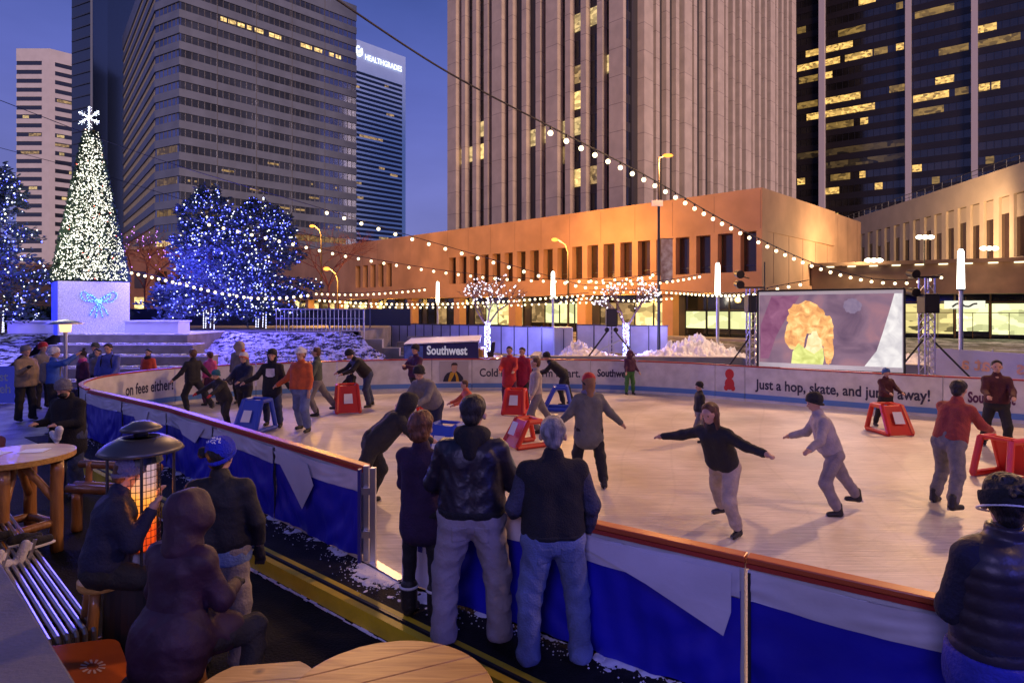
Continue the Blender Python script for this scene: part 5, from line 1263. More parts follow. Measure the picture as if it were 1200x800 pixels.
# ================================================================== SOFT SHAPES (smooth unions of tapered limbs, meshed with surface nets)
def capsule(a, b, ra, rb, sc=None): return (a, b, ra, rb, sc)
def _sd(P, pr):
    a, b, ra, rb, sc = pr; a = np.array(a, float); b = np.array(b, float)
    if sc is not None:
        s = np.array(sc, float); Q = P/s; a = a/s; b = b/s
    else: Q = P
    ab = b-a; L2 = float(ab @ ab)+1e-9; t = np.clip(((Q-a) @ ab)/L2, 0, 1)
    return np.sqrt(((Q-(a+t[..., None]*ab))**2).sum(-1))-(ra+(rb-ra)*t)
def _fold(P, amp, seed, freq=1.0, puff=0):
    x, y, z = P[..., 0], P[..., 1], P[..., 2]
    w_ = np.sin(x*11*freq+seed)+np.sin(y*13*freq+seed*2)+.5*np.sin(z*9+seed)
    f = np.sin(z*38*freq+w_*1.7+x*14)*.5+np.sin(z*21*freq-w_*2.1+y*22+seed)*.6+np.sin((x+y)*47*freq+z*13+w_)*.3
    g_ = np.abs(np.sin(z*23*freq+2.6*np.sin(x*9+seed)+2.0*np.sin(y*10+seed*3)+1.5*np.sin((x-y)*17)))**.6-.65
    o = amp*(.65*f+1.1*g_)
    if puff: o = o-puff*(np.abs(np.sin(z*math.pi/.085))-.5)
    return o
def surface_net(prims, res, k=.03, fold=0.0, seed=1.0, cuts=(), puff=0, freq=1.0):
    A = np.array([p[0] for p in prims]+[p[1] for p in prims], float); r_ = max(max(p[2], p[3]) for p in prims)*1.6+res*3+.02
    lo = A.min(0)-r_; hi = A.max(0)+r_; n = np.ceil((hi-lo)/res).astype(int)+1
    gx = [lo[i]+np.arange(n[i])*res for i in range(3)]; P = np.stack(np.meshgrid(*gx, indexing='ij'), -1).astype(np.float32)
    D = None
    for p in prims:
        a = np.minimum(p[0], p[1]); b = np.maximum(p[0], p[1]); m = max(p[2], p[3])*(1.6 if p[4] is not None else 1)+k*1.5+res*2
        i0 = np.clip(((a-m-lo)/res).astype(int), 0, n-1); i1 = np.clip(((b+m-lo)/res).astype(int)+2, 1, n)
        if D is None: D = np.full(n, .5, np.float32)
        sl = tuple(slice(i0[i], i1[i]) for i in range(3)); d = _sd(P[sl], p).astype(np.float32); e = D[sl]
        h = np.clip(.5+.5*(e-d)/k, 0, 1); D[sl] = e*(1-h)+d*h-k*h*(1-h)
    if fold or puff: D = D+_fold(P, fold, seed, freq, puff).astype(np.float32)
    for (q, nrm) in cuts:      # keep the side opposite to nrm
        D = np.maximum(D, ((P-np.array(q, np.float32)) @ np.array(nrm, np.float32)))
    S = D < 0; c = np.zeros(tuple(n-1), np.int32); V_ = np.zeros(tuple(n-1)+(3,), np.float32)
    offs = [(i, j, l) for i in (0, 1) for j in (0, 1) for l in (0, 1)]
    def sub(Z, o): return Z[o[0]:n[0]-1+o[0], o[1]:n[1]-1+o[1], o[2]:n[2]-1+o[2]]
    for i, o in enumerate(offs):
        for ax in range(3):
            if o[ax] == 0:
                o2 = list(o); o2[ax] = 1; da, db = sub(D, o), sub(D, o2); cr = (da < 0) != (db < 0)
                t = np.where(cr, da/np.where(np.abs(da-db) < 1e-9, 1e-9, da-db), 0); q = np.zeros(tuple(n-1)+(3,), np.float32)
                for a_ in range(3): q[..., a_] = o[a_]
                q[..., ax] += t; V_ += np.where(cr[..., None], q, 0); c += cr
    act = c > 0; idx = np.full(tuple(n-1), -1, np.int64); ii = np.argwhere(act); idx[act] = np.arange(len(ii))
    Vt = (V_[act]/c[act][:, None]+ii)*res+lo; F = []
    for ax in range(3):
        o2 = [0, 0, 0]; o2[ax] = 1; sA = S[:n[0]-o2[0], :n[1]-o2[1], :n[2]-o2[2]]; sB = S[o2[0]:, o2[1]:, o2[2]:]; cr = np.argwhere(sA != sB)
        u, v = (ax+1) % 3, (ax+2) % 3; ok = (cr[:, u] > 0) & (cr[:, v] > 0) & (cr[:, u] < n[u]-1) & (cr[:, v] < n[v]-1); cr = cr[ok]
        if not len(cr): continue
        def g_(du, dv): q = cr.copy(); q[:, u] -= du; q[:, v] -= dv; return idx[q[:, 0], q[:, 1], q[:, 2]]
        q = np.stack([g_(1, 1), g_(0, 1), g_(0, 0), g_(1, 0)], 1); fl = ~sA[cr[:, 0], cr[:, 1], cr[:, 2]]; q[fl] = q[fl][:, ::-1]; F.append(q)
    return Vt, np.concatenate(F) if F else np.zeros((0, 4), int)
def sdf_part(name, prims, mt, root, res, M, k=.03, fold=0, seed=1.0, cuts=(), puff=0, freq=1.0, label=None):
    vs, fs = surface_net(prims, res, k, fold, seed, cuts, puff, freq)
    o = wroot(root); R3 = np.array(M.to_3x3()); T = np.array(M.translation)-np.array(o); vs = vs @ R3.T+T
    me = bpy.data.meshes.new(name); nv = len(vs); nf = len(fs)
    me.vertices.add(nv); me.vertices.foreach_set('co', vs.astype(np.float32).ravel()); me.loops.add(nf*4); me.loops.foreach_set('vertex_index', fs.astype(np.int32).ravel())
    me.polygons.add(nf); me.polygons.foreach_set('loop_start', np.arange(0, nf*4, 4, dtype=np.int32)); me.polygons.foreach_set('use_smooth', [True]*nf); me.update(calc_edges=True); me.validate()
    me.materials.append(mt); ob = bpy.data.objects.new(name, me); COL.objects.link(ob); ob.parent = root
    if label: ob['label'] = label
    return ob
# ================================================================== NEAR FURNITURE
LZ = -.15     # the lower paving on the viewer's side of the yellow edge
def wood_mat(name, c1, c2, rough=.42):
    m = mat(name, c1, rough, coat=.12); nt = m.node_tree; b = nt.nodes['Principled BSDF']; t = nt.nodes.new('ShaderNodeTexCoord')
    mp = nt.nodes.new('ShaderNodeMapping'); mp.inputs['Scale'].default_value = (1.2, 14, 14)
    n = nt.nodes.new('ShaderNodeTexNoise'); n.inputs['Scale'].default_value = 1.6; n.inputs['Detail'].default_value = 6; n.inputs['Distortion'].default_value = 1.4
    nt.links.new(t.outputs['Object'], mp.inputs[0]); nt.links.new(mp.outputs[0], n.inputs['Vector'])
    c = nt.nodes.new('ShaderNodeValToRGB'); nt.links.new(n.outputs[0], c.inputs[0])
    c.color_ramp.elements[0].position = .3; c.color_ramp.elements[0].color = (*c2, 1); c.color_ramp.elements[1].position = .62; c.color_ramp.elements[1].color = (*c1, 1)
    v = nt.nodes.new('ShaderNodeTexVoronoi'); v.inputs['Scale'].default_value = 3.3; nt.links.new(t.outputs['Object'], v.inputs['Vector'])
    mr_ = nt.nodes.new('ShaderNodeMapRange'); mr_.inputs[1].default_value = .05; mr_.inputs[2].default_value = .13; mr_.inputs[3].default_value = .25; mr_.inputs[4].default_value = 1
    nt.links.new(v.outputs['Distance'], mr_.inputs[0]); vm = nt.nodes.new('ShaderNodeVectorMath'); vm.operation = 'SCALE'
    nt.links.new(c.outputs[0], vm.inputs[0]); nt.links.new(mr_.outputs[0], vm.inputs['Scale']); nt.links.new(vm.outputs[0], b.inputs['Base Color'])
    bp = nt.nodes.new('ShaderNodeBump'); bp.inputs['Strength'].default_value = .25; bp.inputs['Distance'].default_value = .01; nt.links.new(n.outputs[0], bp.inputs['Height']); nt.links.new(bp.outputs[0], b.inputs['Normal'])
    return m
M_plank = wood_mat('varnished_plank', (.56, .32, .06), (.34, .16, .025))
M_plank2 = wood_mat('varnished_pine', (.62, .38, .11), (.44, .24, .05))
M_plank3 = wood_mat('dark_plank', (.26, .11, .03), (.15, .06, .015))
def plank_disc(root, c, rad, z, th, n, ang, mt, name='tabletop', gap=.004):
    """round top cut from parallel planks: one mesh, visible joints"""
    m_ = MB(Matrix.Translation((c[0], c[1], 0)) @ Matrix.Rotation(ang, 4, 'Z')); w_ = 2*rad/n
    for k in range(n):
        y0, y1 = -rad+k*w_+gap/2, -rad+(k+1)*w_-gap/2; top = []; 
        ys = [y0+(y1-y0)*i/6 for i in range(7)]
        rgt = [(math.sqrt(max(0, rad*rad-y*y)), y) for y in ys]; lft = [(-x, y) for x, y in rgt[::-1]]
        m_.prism(rgt+lft, z-th, z)
    return part(name, m_, mt, root, bevel=.004)
def log(root, a, b, r, name='leg', mt=None):
    a = Vector(a); b = Vector(b); m_ = MB(); n = 6; r_ = random.Random(int(abs(a.x*1000+b.y*77)))
    pts = [a.lerp(b, k/n)+Vector((r_.gauss(0, r*.05), r_.gauss(0, r*.05), 0)) for k in range(n+1)]
    m_.tube(pts, [r*(1+.025*math.sin(k*1.3+a.x)) for k in range(n+1)], 16); return part(name, m_, mt or M_log, root, smooth=True)
# left high log table
tx, ty = -5.6, 6.95
root = thing('log_table', 'round high log table at the left edge with thick peeled log legs', 'table', (tx, ty, LZ))
plank_disc(root, (tx, ty), .54, .99, .05, 5, R(30), M_plank3)
m_ = MB(); m_.lathe([(.542, .93), (.552, .935), (.552, .992), (.542, .995)], (tx, ty, 0), 48); part('rim', m_, M_plank, root)
for k, a in enumerate((20, 110, 200, 290)):
    x, y = tx+.38*math.cos(R(a)), ty+.38*math.sin(R(a)); log(root, (x, y, LZ), (x, y, .93), .065)
for k, a in enumerate((20, 110, 200, 290)):
    x, y = tx+.35*math.cos(R(a)), ty+.35*math.sin(R(a)); x2, y2 = tx+.35*math.cos(R(a+90)), ty+.35*math.sin(R(a+90))
    log(root, (x, y, .18), (x2, y2, .18), .045, 'stretcher'); log(root, (x, y, .45), (tx+.05*math.cos(R(a)), ty+.05*math.sin(R(a)), .88), .04, 'brace')
t = tag(part('paper', MB().box(0, 0, 0, 0, 0, 0), M_white, root), '', '') if False else None
for (px, py, w_, h_, a, lab) in ((40, 528, .26, .20, 12, 'pale sheet of paper lying on the log table top'), (-4, 531, .22, .2, -8, 'second pale sheet at the far left of the log table')):
    q = G(px, py, .997); m_ = MB(Matrix.Translation((q.x, q.y, 0)) @ Matrix.Rotation(R(a), 4, 'Z')); m_.box(-w_/2, w_/2, -h_/2, h_/2, .997, 1.0); o = mesh_obj('paper_sheet', m_.v, m_.f, M_white, None, origin=(q.x, q.y, .997)); tag(o, lab, 'paper')
def stool(label, x, y, h_=.72, r=.17, ang=0, group='log bar stools'):
    root = thing('log_stool', label, 'stool', (x, y, LZ), group=group)
    m_ = MB(); m_.lathe([(.0, h_-.075), (r*.96, h_-.075), (r*1.02, h_-.055), (r*1.02, h_-.015), (r*.94, h_), (0, h_)], (x, y, LZ), 28); part('seat', m_, M_plank2, root)
    for k in range(4):
        a = ang+k*math.pi/2; log(root, (x+r*1.15*math.cos(a), y+r*1.15*math.sin(a), LZ), (x+r*.62*math.cos(a), y+r*.62*math.sin(a), LZ+h_-.076), .038)
    for k in range(4):
        a = ang+k*math.pi/2; b = a+math.pi/2; z = LZ+.22+.05*(k % 2); log(root, (x+r*1.0*math.cos(a), y+r*1.0*math.sin(a), z), (x+r*1.0*math.cos(b), y+r*1.0*math.sin(b), z), .022, 'stretcher')
    return root
STOOL_A = (-3.05, 4.60); STOOL_B = (-1.98, 3.62)
stool('log stool under the person in the navy jacket and grey beanie', *STOOL_A, h_=.80)
stool('log stool under the person in the hooded purple coat', *STOOL_B, h_=.78, ang=.5, r=.18)
stool('log stool standing beyond the log table by the near boards', -4.9, 8.1, h_=.72)
# log bench seat behind table
root = thing('log_bench', 'low log bench between the log table and the bearded man', 'bench', (-5.2, 7.7, LZ))
m_ = MB(); 
for k in range(2): log(root, (-5.6, 7.75+.13*k, .37), (-4.45, 7.55+.13*k, .37), .055, 'seat_rail', M_plank3)
for x in (-5.45, -4.6): log(root, (x, 7.7, LZ), (x, 7.7, .32), .06)
log(root, (-5.6, 7.98, .62), (-4.45, 7.78, .62), .05, 'back_rail', M_plank3)
for x in (-5.45, -4.6): log(root, (x, 7.9, .3), (x, 7.93, .66), .04, 'back_post')
# near round table, cut by the bottom edge
root = thing('round_plank_table', 'round varnished plank table top at the bottom edge of the picture', 'table', (-.52, 2.62, LZ))
plank_disc(root, (-.52, 2.60), .45, 1.0, .045, 6, R(24), M_plank)
for a in (45, 135, 225, 315): x, y = -.52+.28*math.cos(R(a)), 2.60+.28*math.sin(R(a)); log(root, (x, y, LZ), (x, y, .953), .055)
root = thing('plank_stool', 'pale pine stool seat with rounded corners left of the round plank table', 'stool', (-1.27, 3.03, LZ))
m_ = MB(Matrix.Translation((-1.27, 2.98, 0)) @ Matrix.Rotation(R(8), 4, 'Z'))
for k in range(4):
    y0 = -.32+k*.16; y1 = y0+.157; ys = [y0+(y1-y0)*i/5 for i in range(6)]
    f_ = lambda y: .30*(1-abs(y/.32)**3.2*.45)
    m_.prism([(f_(y), y) for y in ys]+[(-f_(y), y) for y in ys[::-1]], .70, .745)
part('seat', m_, M_plank2, root, bevel=.006)
for (dx, dy) in ((-.2, -.2), (.2, -.2), (.2, .2), (-.2, .2)): log(root, (-1.27+dx, 2.98+dy, LZ), (-1.27+dx, 2.98+dy, .698), .045)
# slatted metal bench beside the planter
root = thing('slatted_bench', 'long bench of shiny metal slats along the concrete planter at lower left', 'bench', (-4.3, 5.6, LZ))
a = Vector((-6.2, 7.43)); b = Vector((-3.02, 4.46)); d = (b-a).normalized(); n_ = Vector((d.y, -d.x))  # n_ points to the viewer's left
if n_.x > 0: n_ = -n_
M_slat = mat('slat_steel', (.42, .42, .44), .28, metal=.85)
for k in range(9):
    m_ = MB(); o_ = n_*(.02+.052*k); z = .34
    pa = a+o_; pb = b+o_; m_.tube([(pa.x, pa.y, z), (pb.x, pb.y, z)], .017, 8); m_.tube([(pb.x, pb.y, z), (pb.x+d.x*.03, pb.y+d.y*.03, z-.02), (pb.x+d.x*.035, pb.y+d.y*.035, z-.12)], .017, 8); part('slat', m_, M_slat, root)
for s in (.3, 2.2, 4.0):
    p = a+d*s; m_ = MB(); m_.obox(p, p+n_*.52, .04, .28, .32); m_.box(p.x-.03, p.x+.03, p.y-.03, p.y+.03, LZ, .28); q = p+n_*.48; m_.box(q.x-.03, q.x+.03, q.y-.03, q.y+.03, LZ, .28); part('leg', m_, M_dgrey, root)
# orange board with a snowflake and the boots beside it
root = thing('orange_tray', 'orange plastic board with a pale snowflake leaning at the end of the slatted bench', 'board', (-2.8, 4.1, LZ))
q = Vector((-2.80, 4.02, 0)); Mt = Matrix.Translation((q.x, q.y, .23)) @ Matrix.Rotation(math.atan2(d.y, d.x), 4, 'Z') @ Matrix.Rotation(R(-14), 4, 'X') @ Matrix.Rotation(R(12), 4, 'Y')
m_ = MB(Mt); pts = []
for (cx_, cy_, a0) in ((.30, .20, 0), (-.30, .20, 90), (-.30, -.20, 180), (.30, -.20, 270)):
    for k in range(5): aa = R(a0+90*k/4); pts.append((cx_+.07*math.cos(aa), cy_+.07*math.sin(aa)))
m_.prism(pts, -.012, .012); part('sheet', m_, mat('orange_plastic', (.48, .10, .015), .4, noise=.2, nscale=4), root, bevel=.005)
m_ = MB(Mt)
for k in range(12):
    aa = k*math.pi/6; m_.box(0, 0, 0, 0, 0, 0) if False else None
    c_, s_ = math.cos(aa), math.sin(aa); x0, x1 = .035, .075
    m_.add([(c_*x0-s_*.006-.08, s_*x0+c_*.006+.06, .0145), (c_*x1-s_*.008-.08, s_*x1+c_*.008+.06, .0145), (c_*x1+s_*.008-.08, s_*x1-c_*.008+.06, .0145), (c_*x0+s_*.006-.08, s_*x0-c_*.006+.06, .0145)], [(0, 3, 2, 1)])
part('snowflake_mark', m_, mat('mark_pale', (.62, .45, .40), .6), root)
# concrete planter wall with snow
root = thing('concrete_planter', 'grey concrete planter ledge across the lower left corner', 'planter', (-3, 3.3, LZ))
a2 = Vector((-6.6, 7.05)); b2 = Vector((-.9, 1.83)); d2_ = (b2-a2).normalized(); nL = Vector((d2_.y, -d2_.x)); nL = nL if nL.x < 0 else -nL
m_ = MB(); m_.obox(a2+nL*.20, b2+nL*.20, .40, LZ, .9); part('wall', m_, mat('planter_concrete', (.13, .13, .14), .75, noise=.15, nscale=2.5, bump=.3, bscale=40), root, bevel=.012)
def psn(u, v):
    p = a2+(b2-a2)*u+nL*(.41+v*1.1); return (p.x, p.y, .80), .14
snow_pile('planter_snow', psn, 260, 50, 1.6, seed=31)
# boots and shoes
def boot(label, x, y, z, ang, h_, mt, L_=.27, name='winter_boot', sole=None, low=False, group=None):
    root = thing(name, label, 'boot' if not low else 'shoe', (x, y, z), group=group)
    pr = [capsule((0, -.09, .05), (0, .10, .045), .045, .042)]+([] if low else [capsule((0, -.09, .06), (0, -.085, h_-.05), .052, .060)])
    if low: pr.append(capsule((0, -.09, .06), (0, .0, .075), .042, .035))
    o = sdf_part('shell', pr, mt, root, .009, Matrix.Translation((x, y, z)) @ Matrix.Rotation(ang, 4, 'Z'), k=.02, fold=.004)
    m_ = MB(Matrix.Translation((x, y, z)) @ Matrix.Rotation(ang, 4, 'Z')); m_.prism([(.045, -.13), (.05, 0), (.05, .10), (.03, .15), (-.03, .15), (-.05, .10), (-.05, 0), (-.045, -.13)], 0, .022); part('sole', m_, sole or M_black, root, bevel=.004)
    return root
# ================================================================== PEOPLE
def cloth(name, col, rough=.8, sheen=.0, noise=.18, bump=.5, bscale=50, nscale=9, coat=0, spec=None):
    return mat('cloth_'+name, col, rough, noise=noise, nscale=nscale, bump=bump, bscale=bscale, sheen=sheen, coat=coat, spec=spec)
M_skin = mat('skin', (.50, .29, .20), .55, noise=.08, nscale=8)
M_eye = mat('eye_dark', (.02, .015, .015), .3)
def hair(name, col): return mat('hair_'+name, col, .6, noise=.5, nscale=22, bump=1.0, bscale=45, stretch=(1, 1, .35))
def nv(v): v = Vector(v); return v.normalized() if v.length > 0 else v
def person(label, px, py, h, face=0, z=0.0, lean=0, arms=None, legs=None, sit=None, jacket=None, trousers=None, hat=None, hairc=None, hair_style='short', gloves=None,
           res=.022, bulk=1.0, skates=False, shoes=None, hem=0.0, fold=.004, head_turn=0, head_tilt=0, scarf=None, puff=0, group=None, loose=1.0, seed=1.0, pos=None, pack=None, hood=None, skin=None, jk=.03, width=1.0, bumph=None, skirt=None, collar=True):
    """face: 0 looks away from the camera, 90 to its left, 180 toward it. arms/legs: (upper, lower) directions per side, x outward, y forward, z up"""
    p = Vector(pos) if pos else G(px, py, z); s = h/1.75; root = thing('person', label, 'person', (p.x, p.y, p.z), group=group)
    M = Matrix.Translation(p) @ Matrix.Rotation(R(face), 4, 'Z'); Lq = Matrix.Rotation(R(-lean), 3, 'X')
    b = bulk; w_ = width
    hipz = (sit if sit else .92*s); 
    if legs is None: legs = (((.10, .04, -1), (.03, -.03, -1)), ((.10, .02, -1), (.03, -.06, -1)))
    ankl = []; kn = []; lenT, lenS = .43*s, .41*s
    hips = [Vector((sg*.095*s*w_, 0, hipz)) for sg in (-1, 1)]
    for i, sg in enumerate((-1, 1)):
        (u, l) = legs[i]; u = nv((u[0]*sg, u[1], u[2])); l = nv((l[0]*sg, l[1], l[2])); k_ = hips[i]+u*lenT; kn.append(k_); ankl.append(k_+l*lenS)
    if not sit:    # put the lower foot on the ground
        dz = .08*s-min(a.z for a in ankl)
        hipz += dz; hips = [q+Vector((0, 0, dz)) for q in hips]; kn = [q+Vector((0, 0, dz)) for q in kn]; ankl = [q+Vector((0, 0, dz)) for q in ankl]
    H = Vector((0, 0, hipz))
    def T(x, y, zz): return H+Lq @ Vector((x*s, y*s, (zz-.92)*s))
    if arms is None: arms = (((.22, -.05, -1), (.05, .18, -1)),)*2
    sh = [T(sg*.168*w_*(.9+.1*b), 0, 1.385) for sg in (-1, 1)]; el = []; wr = []
    for i, sg in enumerate((-1, 1)):
        (u, l) = arms[i]; e_ = sh[i]+nv((u[0]*sg, u[1], u[2]))*.28*s; el.append(e_); wr.append(e_+nv((l[0]*sg, l[1], l[2]))*.25*s)
    neck = T(0, .0, 1.46); Hm = Matrix.Rotation(R(head_turn), 3, 'Z') @ Matrix.Rotation(R(-lean*.5-head_tilt), 3, 'X'); hc = neck+Hm @ Vector((0, .015*s, .185*s))
    def HD(x, y, zz): return hc+Hm @ Vector((x*s, y*s, zz*s))
    # --- body: one continuous skin with head, hands and limbs
    pr = [capsule(neck-Vector((0, 0, .05*s)), HD(0, -.01, -.06), .052*s, .05*s), capsule(HD(0, -.02, .035), HD(0, .015, .02), .088*s, .080*s), capsule(HD(0, .035, -.07), HD(0, .02, -.02), .045*s, .068*s),
          capsule(HD(0, .088, -.01), HD(0, .105, -.035), .012*s, .016*s), capsule(HD(-.085, -.005, -.01), HD(-.088, -.01, -.03), .018*s, .014*s), capsule(HD(.085, -.005, -.01), HD(.088, -.01, -.03), .018*s, .014*s),
          capsule(HD(-.035, .075, .025), HD(.035, .075, .025), .014*s, .014*s), capsule(HD(-.02, .083, -.068), HD(.02, .083, -.068), .010*s, .010*s)]
    pr += [capsule(T(0, 0, 1.40), T(0, 0, .95), .09*s, .09*s)]
    for i in (0, 1):
        pr += [capsule(T(0, 0, 1.38), sh[i], .07*s, .05*s), capsule(sh[i], el[i], .045*s, .036*s), capsule(el[i], wr[i], .036*s, .026*s), capsule(H, hips[i], .08*s, .08*s), capsule(hips[i], kn[i], .07*s, .05*s), capsule(kn[i], ankl[i], .048*s, .032*s)]
        fd = nv(wr[i]-el[i]); side = nv(fd.cross(Vector((0, 0, 1))) if abs(fd.z) < .9 else fd.cross(Vector((0, 1, 0)))); nrm = side.cross(fd)
        if not gloves:
            palm = wr[i]+fd*.055*s; pr.append(capsule(wr[i], palm, .026*s, .036*s))
            for f_ in range(4):
                o_ = side*((f_-1.5)*.019*s); ln = (.062, .072, .068, .052)[f_]*s; a_ = palm+o_+fd*.02*s; m1 = a_+fd*ln*.55; m2 = m1+(fd*.6-nrm*.6)*ln*.55; pr += [capsule(a_, m1, .0095*s, .0085*s), capsule(m1, m2, .0085*s, .007*s)]
            th = wr[i]+fd*.02*s-side*.03*s; pr += [capsule(th, th+(fd*.7-side*.6)*.045*s, .012*s, .009*s)]
    sk = skin or M_skin
    sdf_part('body', pr, sk, root, min(res, .016) if res < .02 else res*.8, M, k=.018, seed=seed)
    for sg in (-1, 1):
        if res < .03 and 40 < abs((face+head_turn) % 360) < 320:
            m_ = MB(M); m_.ball(HD(sg*.034, .084, .005), .011*s, 8, 6); part('eye', m_, M_eye, root)
    # --- trousers
    tr = []
    for i in (0, 1):
        f = .105*s*loose*(.75+.25*b)*w_; tr += [capsule(H+Vector((0, 0, .06*s)), H, .115*s*b*w_, .125*s*b*w_), capsule(H, hips[i], .12*s*b*w_, .118*s*b*w_), capsule(hips[i]+Vector((0, -.02*s, -.03*s)), kn[i], f*1.05, f*.80), capsule(kn[i], ankl[i].lerp(kn[i], .16 if skates else 0), f*.80, f*.70)]+([] if skates else [capsule(ankl[i], ankl[i]-Vector((0, .01*s, .02*s)), f*.74, f*.76)])
    bot = (ankl[0].z, ankl[1].z)
    sdf_part('trousers', tr, trousers or cloth('dark', (.02, .02, .025)), root, res, M, k=.03, fold=fold*1.7, seed=seed+3, freq=1.0, cuts=() if sit else [((0, 0, .022), (0, 0, -1))])
    if skirt is not None:
        sdf_part('skirt', [capsule(H+Vector((0, 0, .05)), H+Vector((0, .0, -.25*s)), .15*s, .19*s)], skirt, root, res, M, fold=fold, seed=seed)
    # --- jacket
    def build_torso(off, lowz, k_=jk):
        ch = .125*s*b+off; chl = max(ch*1.04, .128*s*b*w_+.024*s); q = [capsule(T(-.075*w_, 0, 1.33), T(.075*w_, 0, 1.33), ch, ch), capsule(T(-.07*w_, 0, 1.33), T(-.06*w_, .01, lowz), ch*.98, chl), capsule(T(.07*w_, 0, 1.33), T(.06*w_, .01, lowz), ch*.98, chl), capsule(T(0, 0, 1.40), T(0, 0, 1.47), .09*s+off, .062*s+off)]
        return q
    jarm = []; hemz = .93-hem; jl = build_torso(0, max(hemz+.06, .80))
    if hemz < .80:
        leg_dir = nv((kn[0]+kn[1])/2-H); q_ = H+leg_dir*(.92-hemz)*s
        jl.append(capsule(H+Vector((-.04*s, 0, 0)), q_+Vector((-.05*s, 0, 0)), .14*s*b, .165*s*b)); jl.append(capsule(H+Vector((.04*s, 0, 0)), q_+Vector((.05*s, 0, 0)), .14*s*b, .165*s*b))
    for i in (0, 1):
        r0 = .068*s*(.6+.4*b); ar = [capsule(sh[i], el[i], r0*1.10, r0*.92), capsule(el[i], wr[i], r0*.92, r0*.70)]; jarm += ar; jl += [capsule(T(0, -.01, 1.44), sh[i], .062*s, .068*s*(.5+.5*b)), capsule(T(0, 0, 1.34), sh[i], .09*s, .07*s)]+ar
    if collar: jl.append(capsule(T(0, -.012, 1.47), T(0, -.01, 1.50), .072*s, .076*s))
    cu = []
    if hem < .13 and not sit: cu = [(T(0, 0, hemz), Lq @ Vector((0, 0, -1)))]
    sdf_part('jacket', jl, jacket or cloth('dark', (.02, .02, .025)), root, res, M, k=jk, fold=fold*1.15, seed=seed, puff=puff, cuts=cu if (lean < 25) else ())
    for i in (0, 1):     # gloves, footwear
        fd = nv(wr[i]-el[i])
        if gloves:
            side = nv(fd.cross(Vector((0, 0, 1))) if abs(fd.z) < .9 else fd.cross(Vector((0, 1, 0)))); nrm = side.cross(fd); palm = wr[i]+fd*.05*s; q = [capsule(wr[i]-fd*.02*s, palm, .036*s, .042*s)]
            for f_ in range(4):
                a_ = palm+side*((f_-1.5)*.021*s); m1 = a_+fd*.05*s; q += [capsule(a_, m1, .013*s, .012*s), capsule(m1, m1+(fd*.6-nrm*.6)*.035*s, .012*s, .011*s)]
            th = wr[i]+fd*.015*s-side*.03*s; q.append(capsule(th, th+(fd*.7-side*.6)*.045*s, .015*s, .012*s)); sdf_part('glove', q, gloves, root, min(res*.8, .014), M, k=.008)
        an = ankl[i]; toe = nv((legs[i][0][0]*(-1, 1)[i]*.8, 1, 0)); base = an.z-.08*s
        sm = shoes or cloth('shoe', (.015, .015, .016), .5)
        q = [capsule(an+Vector((0, 0, .08*s if skates else 0)), an-Vector((0, .01, .03*s)), .050*s, .050*s), capsule(an-Vector((0, .02, .040*s)), an+toe*.13*s-Vector((0, 0, .05*s)), .042*s, .036*s)]
        fo = sdf_part('skate' if skates else 'shoe', q, sm, root, min(res*.8, .016), M, k=.02)
        if skates:
            bl = MB(M); a_ = an-toe*.08*s; c_ = an+toe*.17*s; nrm = Vector((-toe.y, toe.x, 0))*.004; z0 = base-.0; z1 = base+.035*s
            bl.add([tuple(v) for v in ((a_-nrm).xy.to_3d()+Vector((0, 0, z0)), (c_-nrm).xy.to_3d()+Vector((0, 0, z0)), (c_+nrm).xy.to_3d()+Vector((0, 0, z0)), (a_+nrm).xy.to_3d()+Vector((0, 0, z0)), (a_-nrm).xy.to_3d()+Vector((0, 0, z1)), (c_-nrm).xy.to_3d()+Vector((0, 0, z1)), (c_+nrm).xy.to_3d()+Vector((0, 0, z1)), (a_+nrm).xy.to_3d()+Vector((0, 0, z1)))],
                   [(3, 2, 1, 0), (4, 5, 6, 7), (0, 1, 5, 4), (1, 2, 6, 5), (2, 3, 7, 6), (3, 0, 4, 7)]); part('blade', bl, M_alu, fo)
    # --- hair and headwear
    hp = []
    if hairc is not None:
        if hair_style == 'short': hp = [capsule(HD(0, -.035, .04), HD(0, .01, .055), .096*s, .086*s), capsule(HD(0, -.055, -.03), HD(0, -.04, .0), .066*s, .085*s)]
        if hair_style == 'curly':
            hp = [capsule(HD(0, -.03, .05), HD(0, .01, .07), .112*s, .09*s), capsule(HD(0, -.05, -.04), HD(0, -.04, .0), .088*s, .10*s)]
            rr = random.Random(3)
            for k in range(40): a_ = rr.uniform(0, 6.28); e_ = rr.uniform(-.6, 1.3); hp.append(capsule(HD(.105*math.cos(a_)*math.cos(e_), -.03+.10*math.sin(a_)*math.cos(e_)-.0, .03+.10*math.sin(e_)), HD(.11*math.cos(a_)*math.cos(e_), -.03+.105*math.sin(a_)*math.cos(e_), .035+.11*math.sin(e_)), .02*s, .016*s)) if math.sin(a_) < .3 else None
        if hair_style == 'long': hp = [capsule(HD(0, -.035, .04), HD(0, .0, .055), .10*s, .088*s), capsule(HD(0, -.06, -.02), HD(0, -.07, -.22), .085*s, .06*s), capsule(HD(-.07, -.02, 0), HD(-.075, .0, -.2), .04*s, .025*s), capsule(HD(.07, -.02, 0), HD(.075, .0, -.2), .04*s, .025*s)]
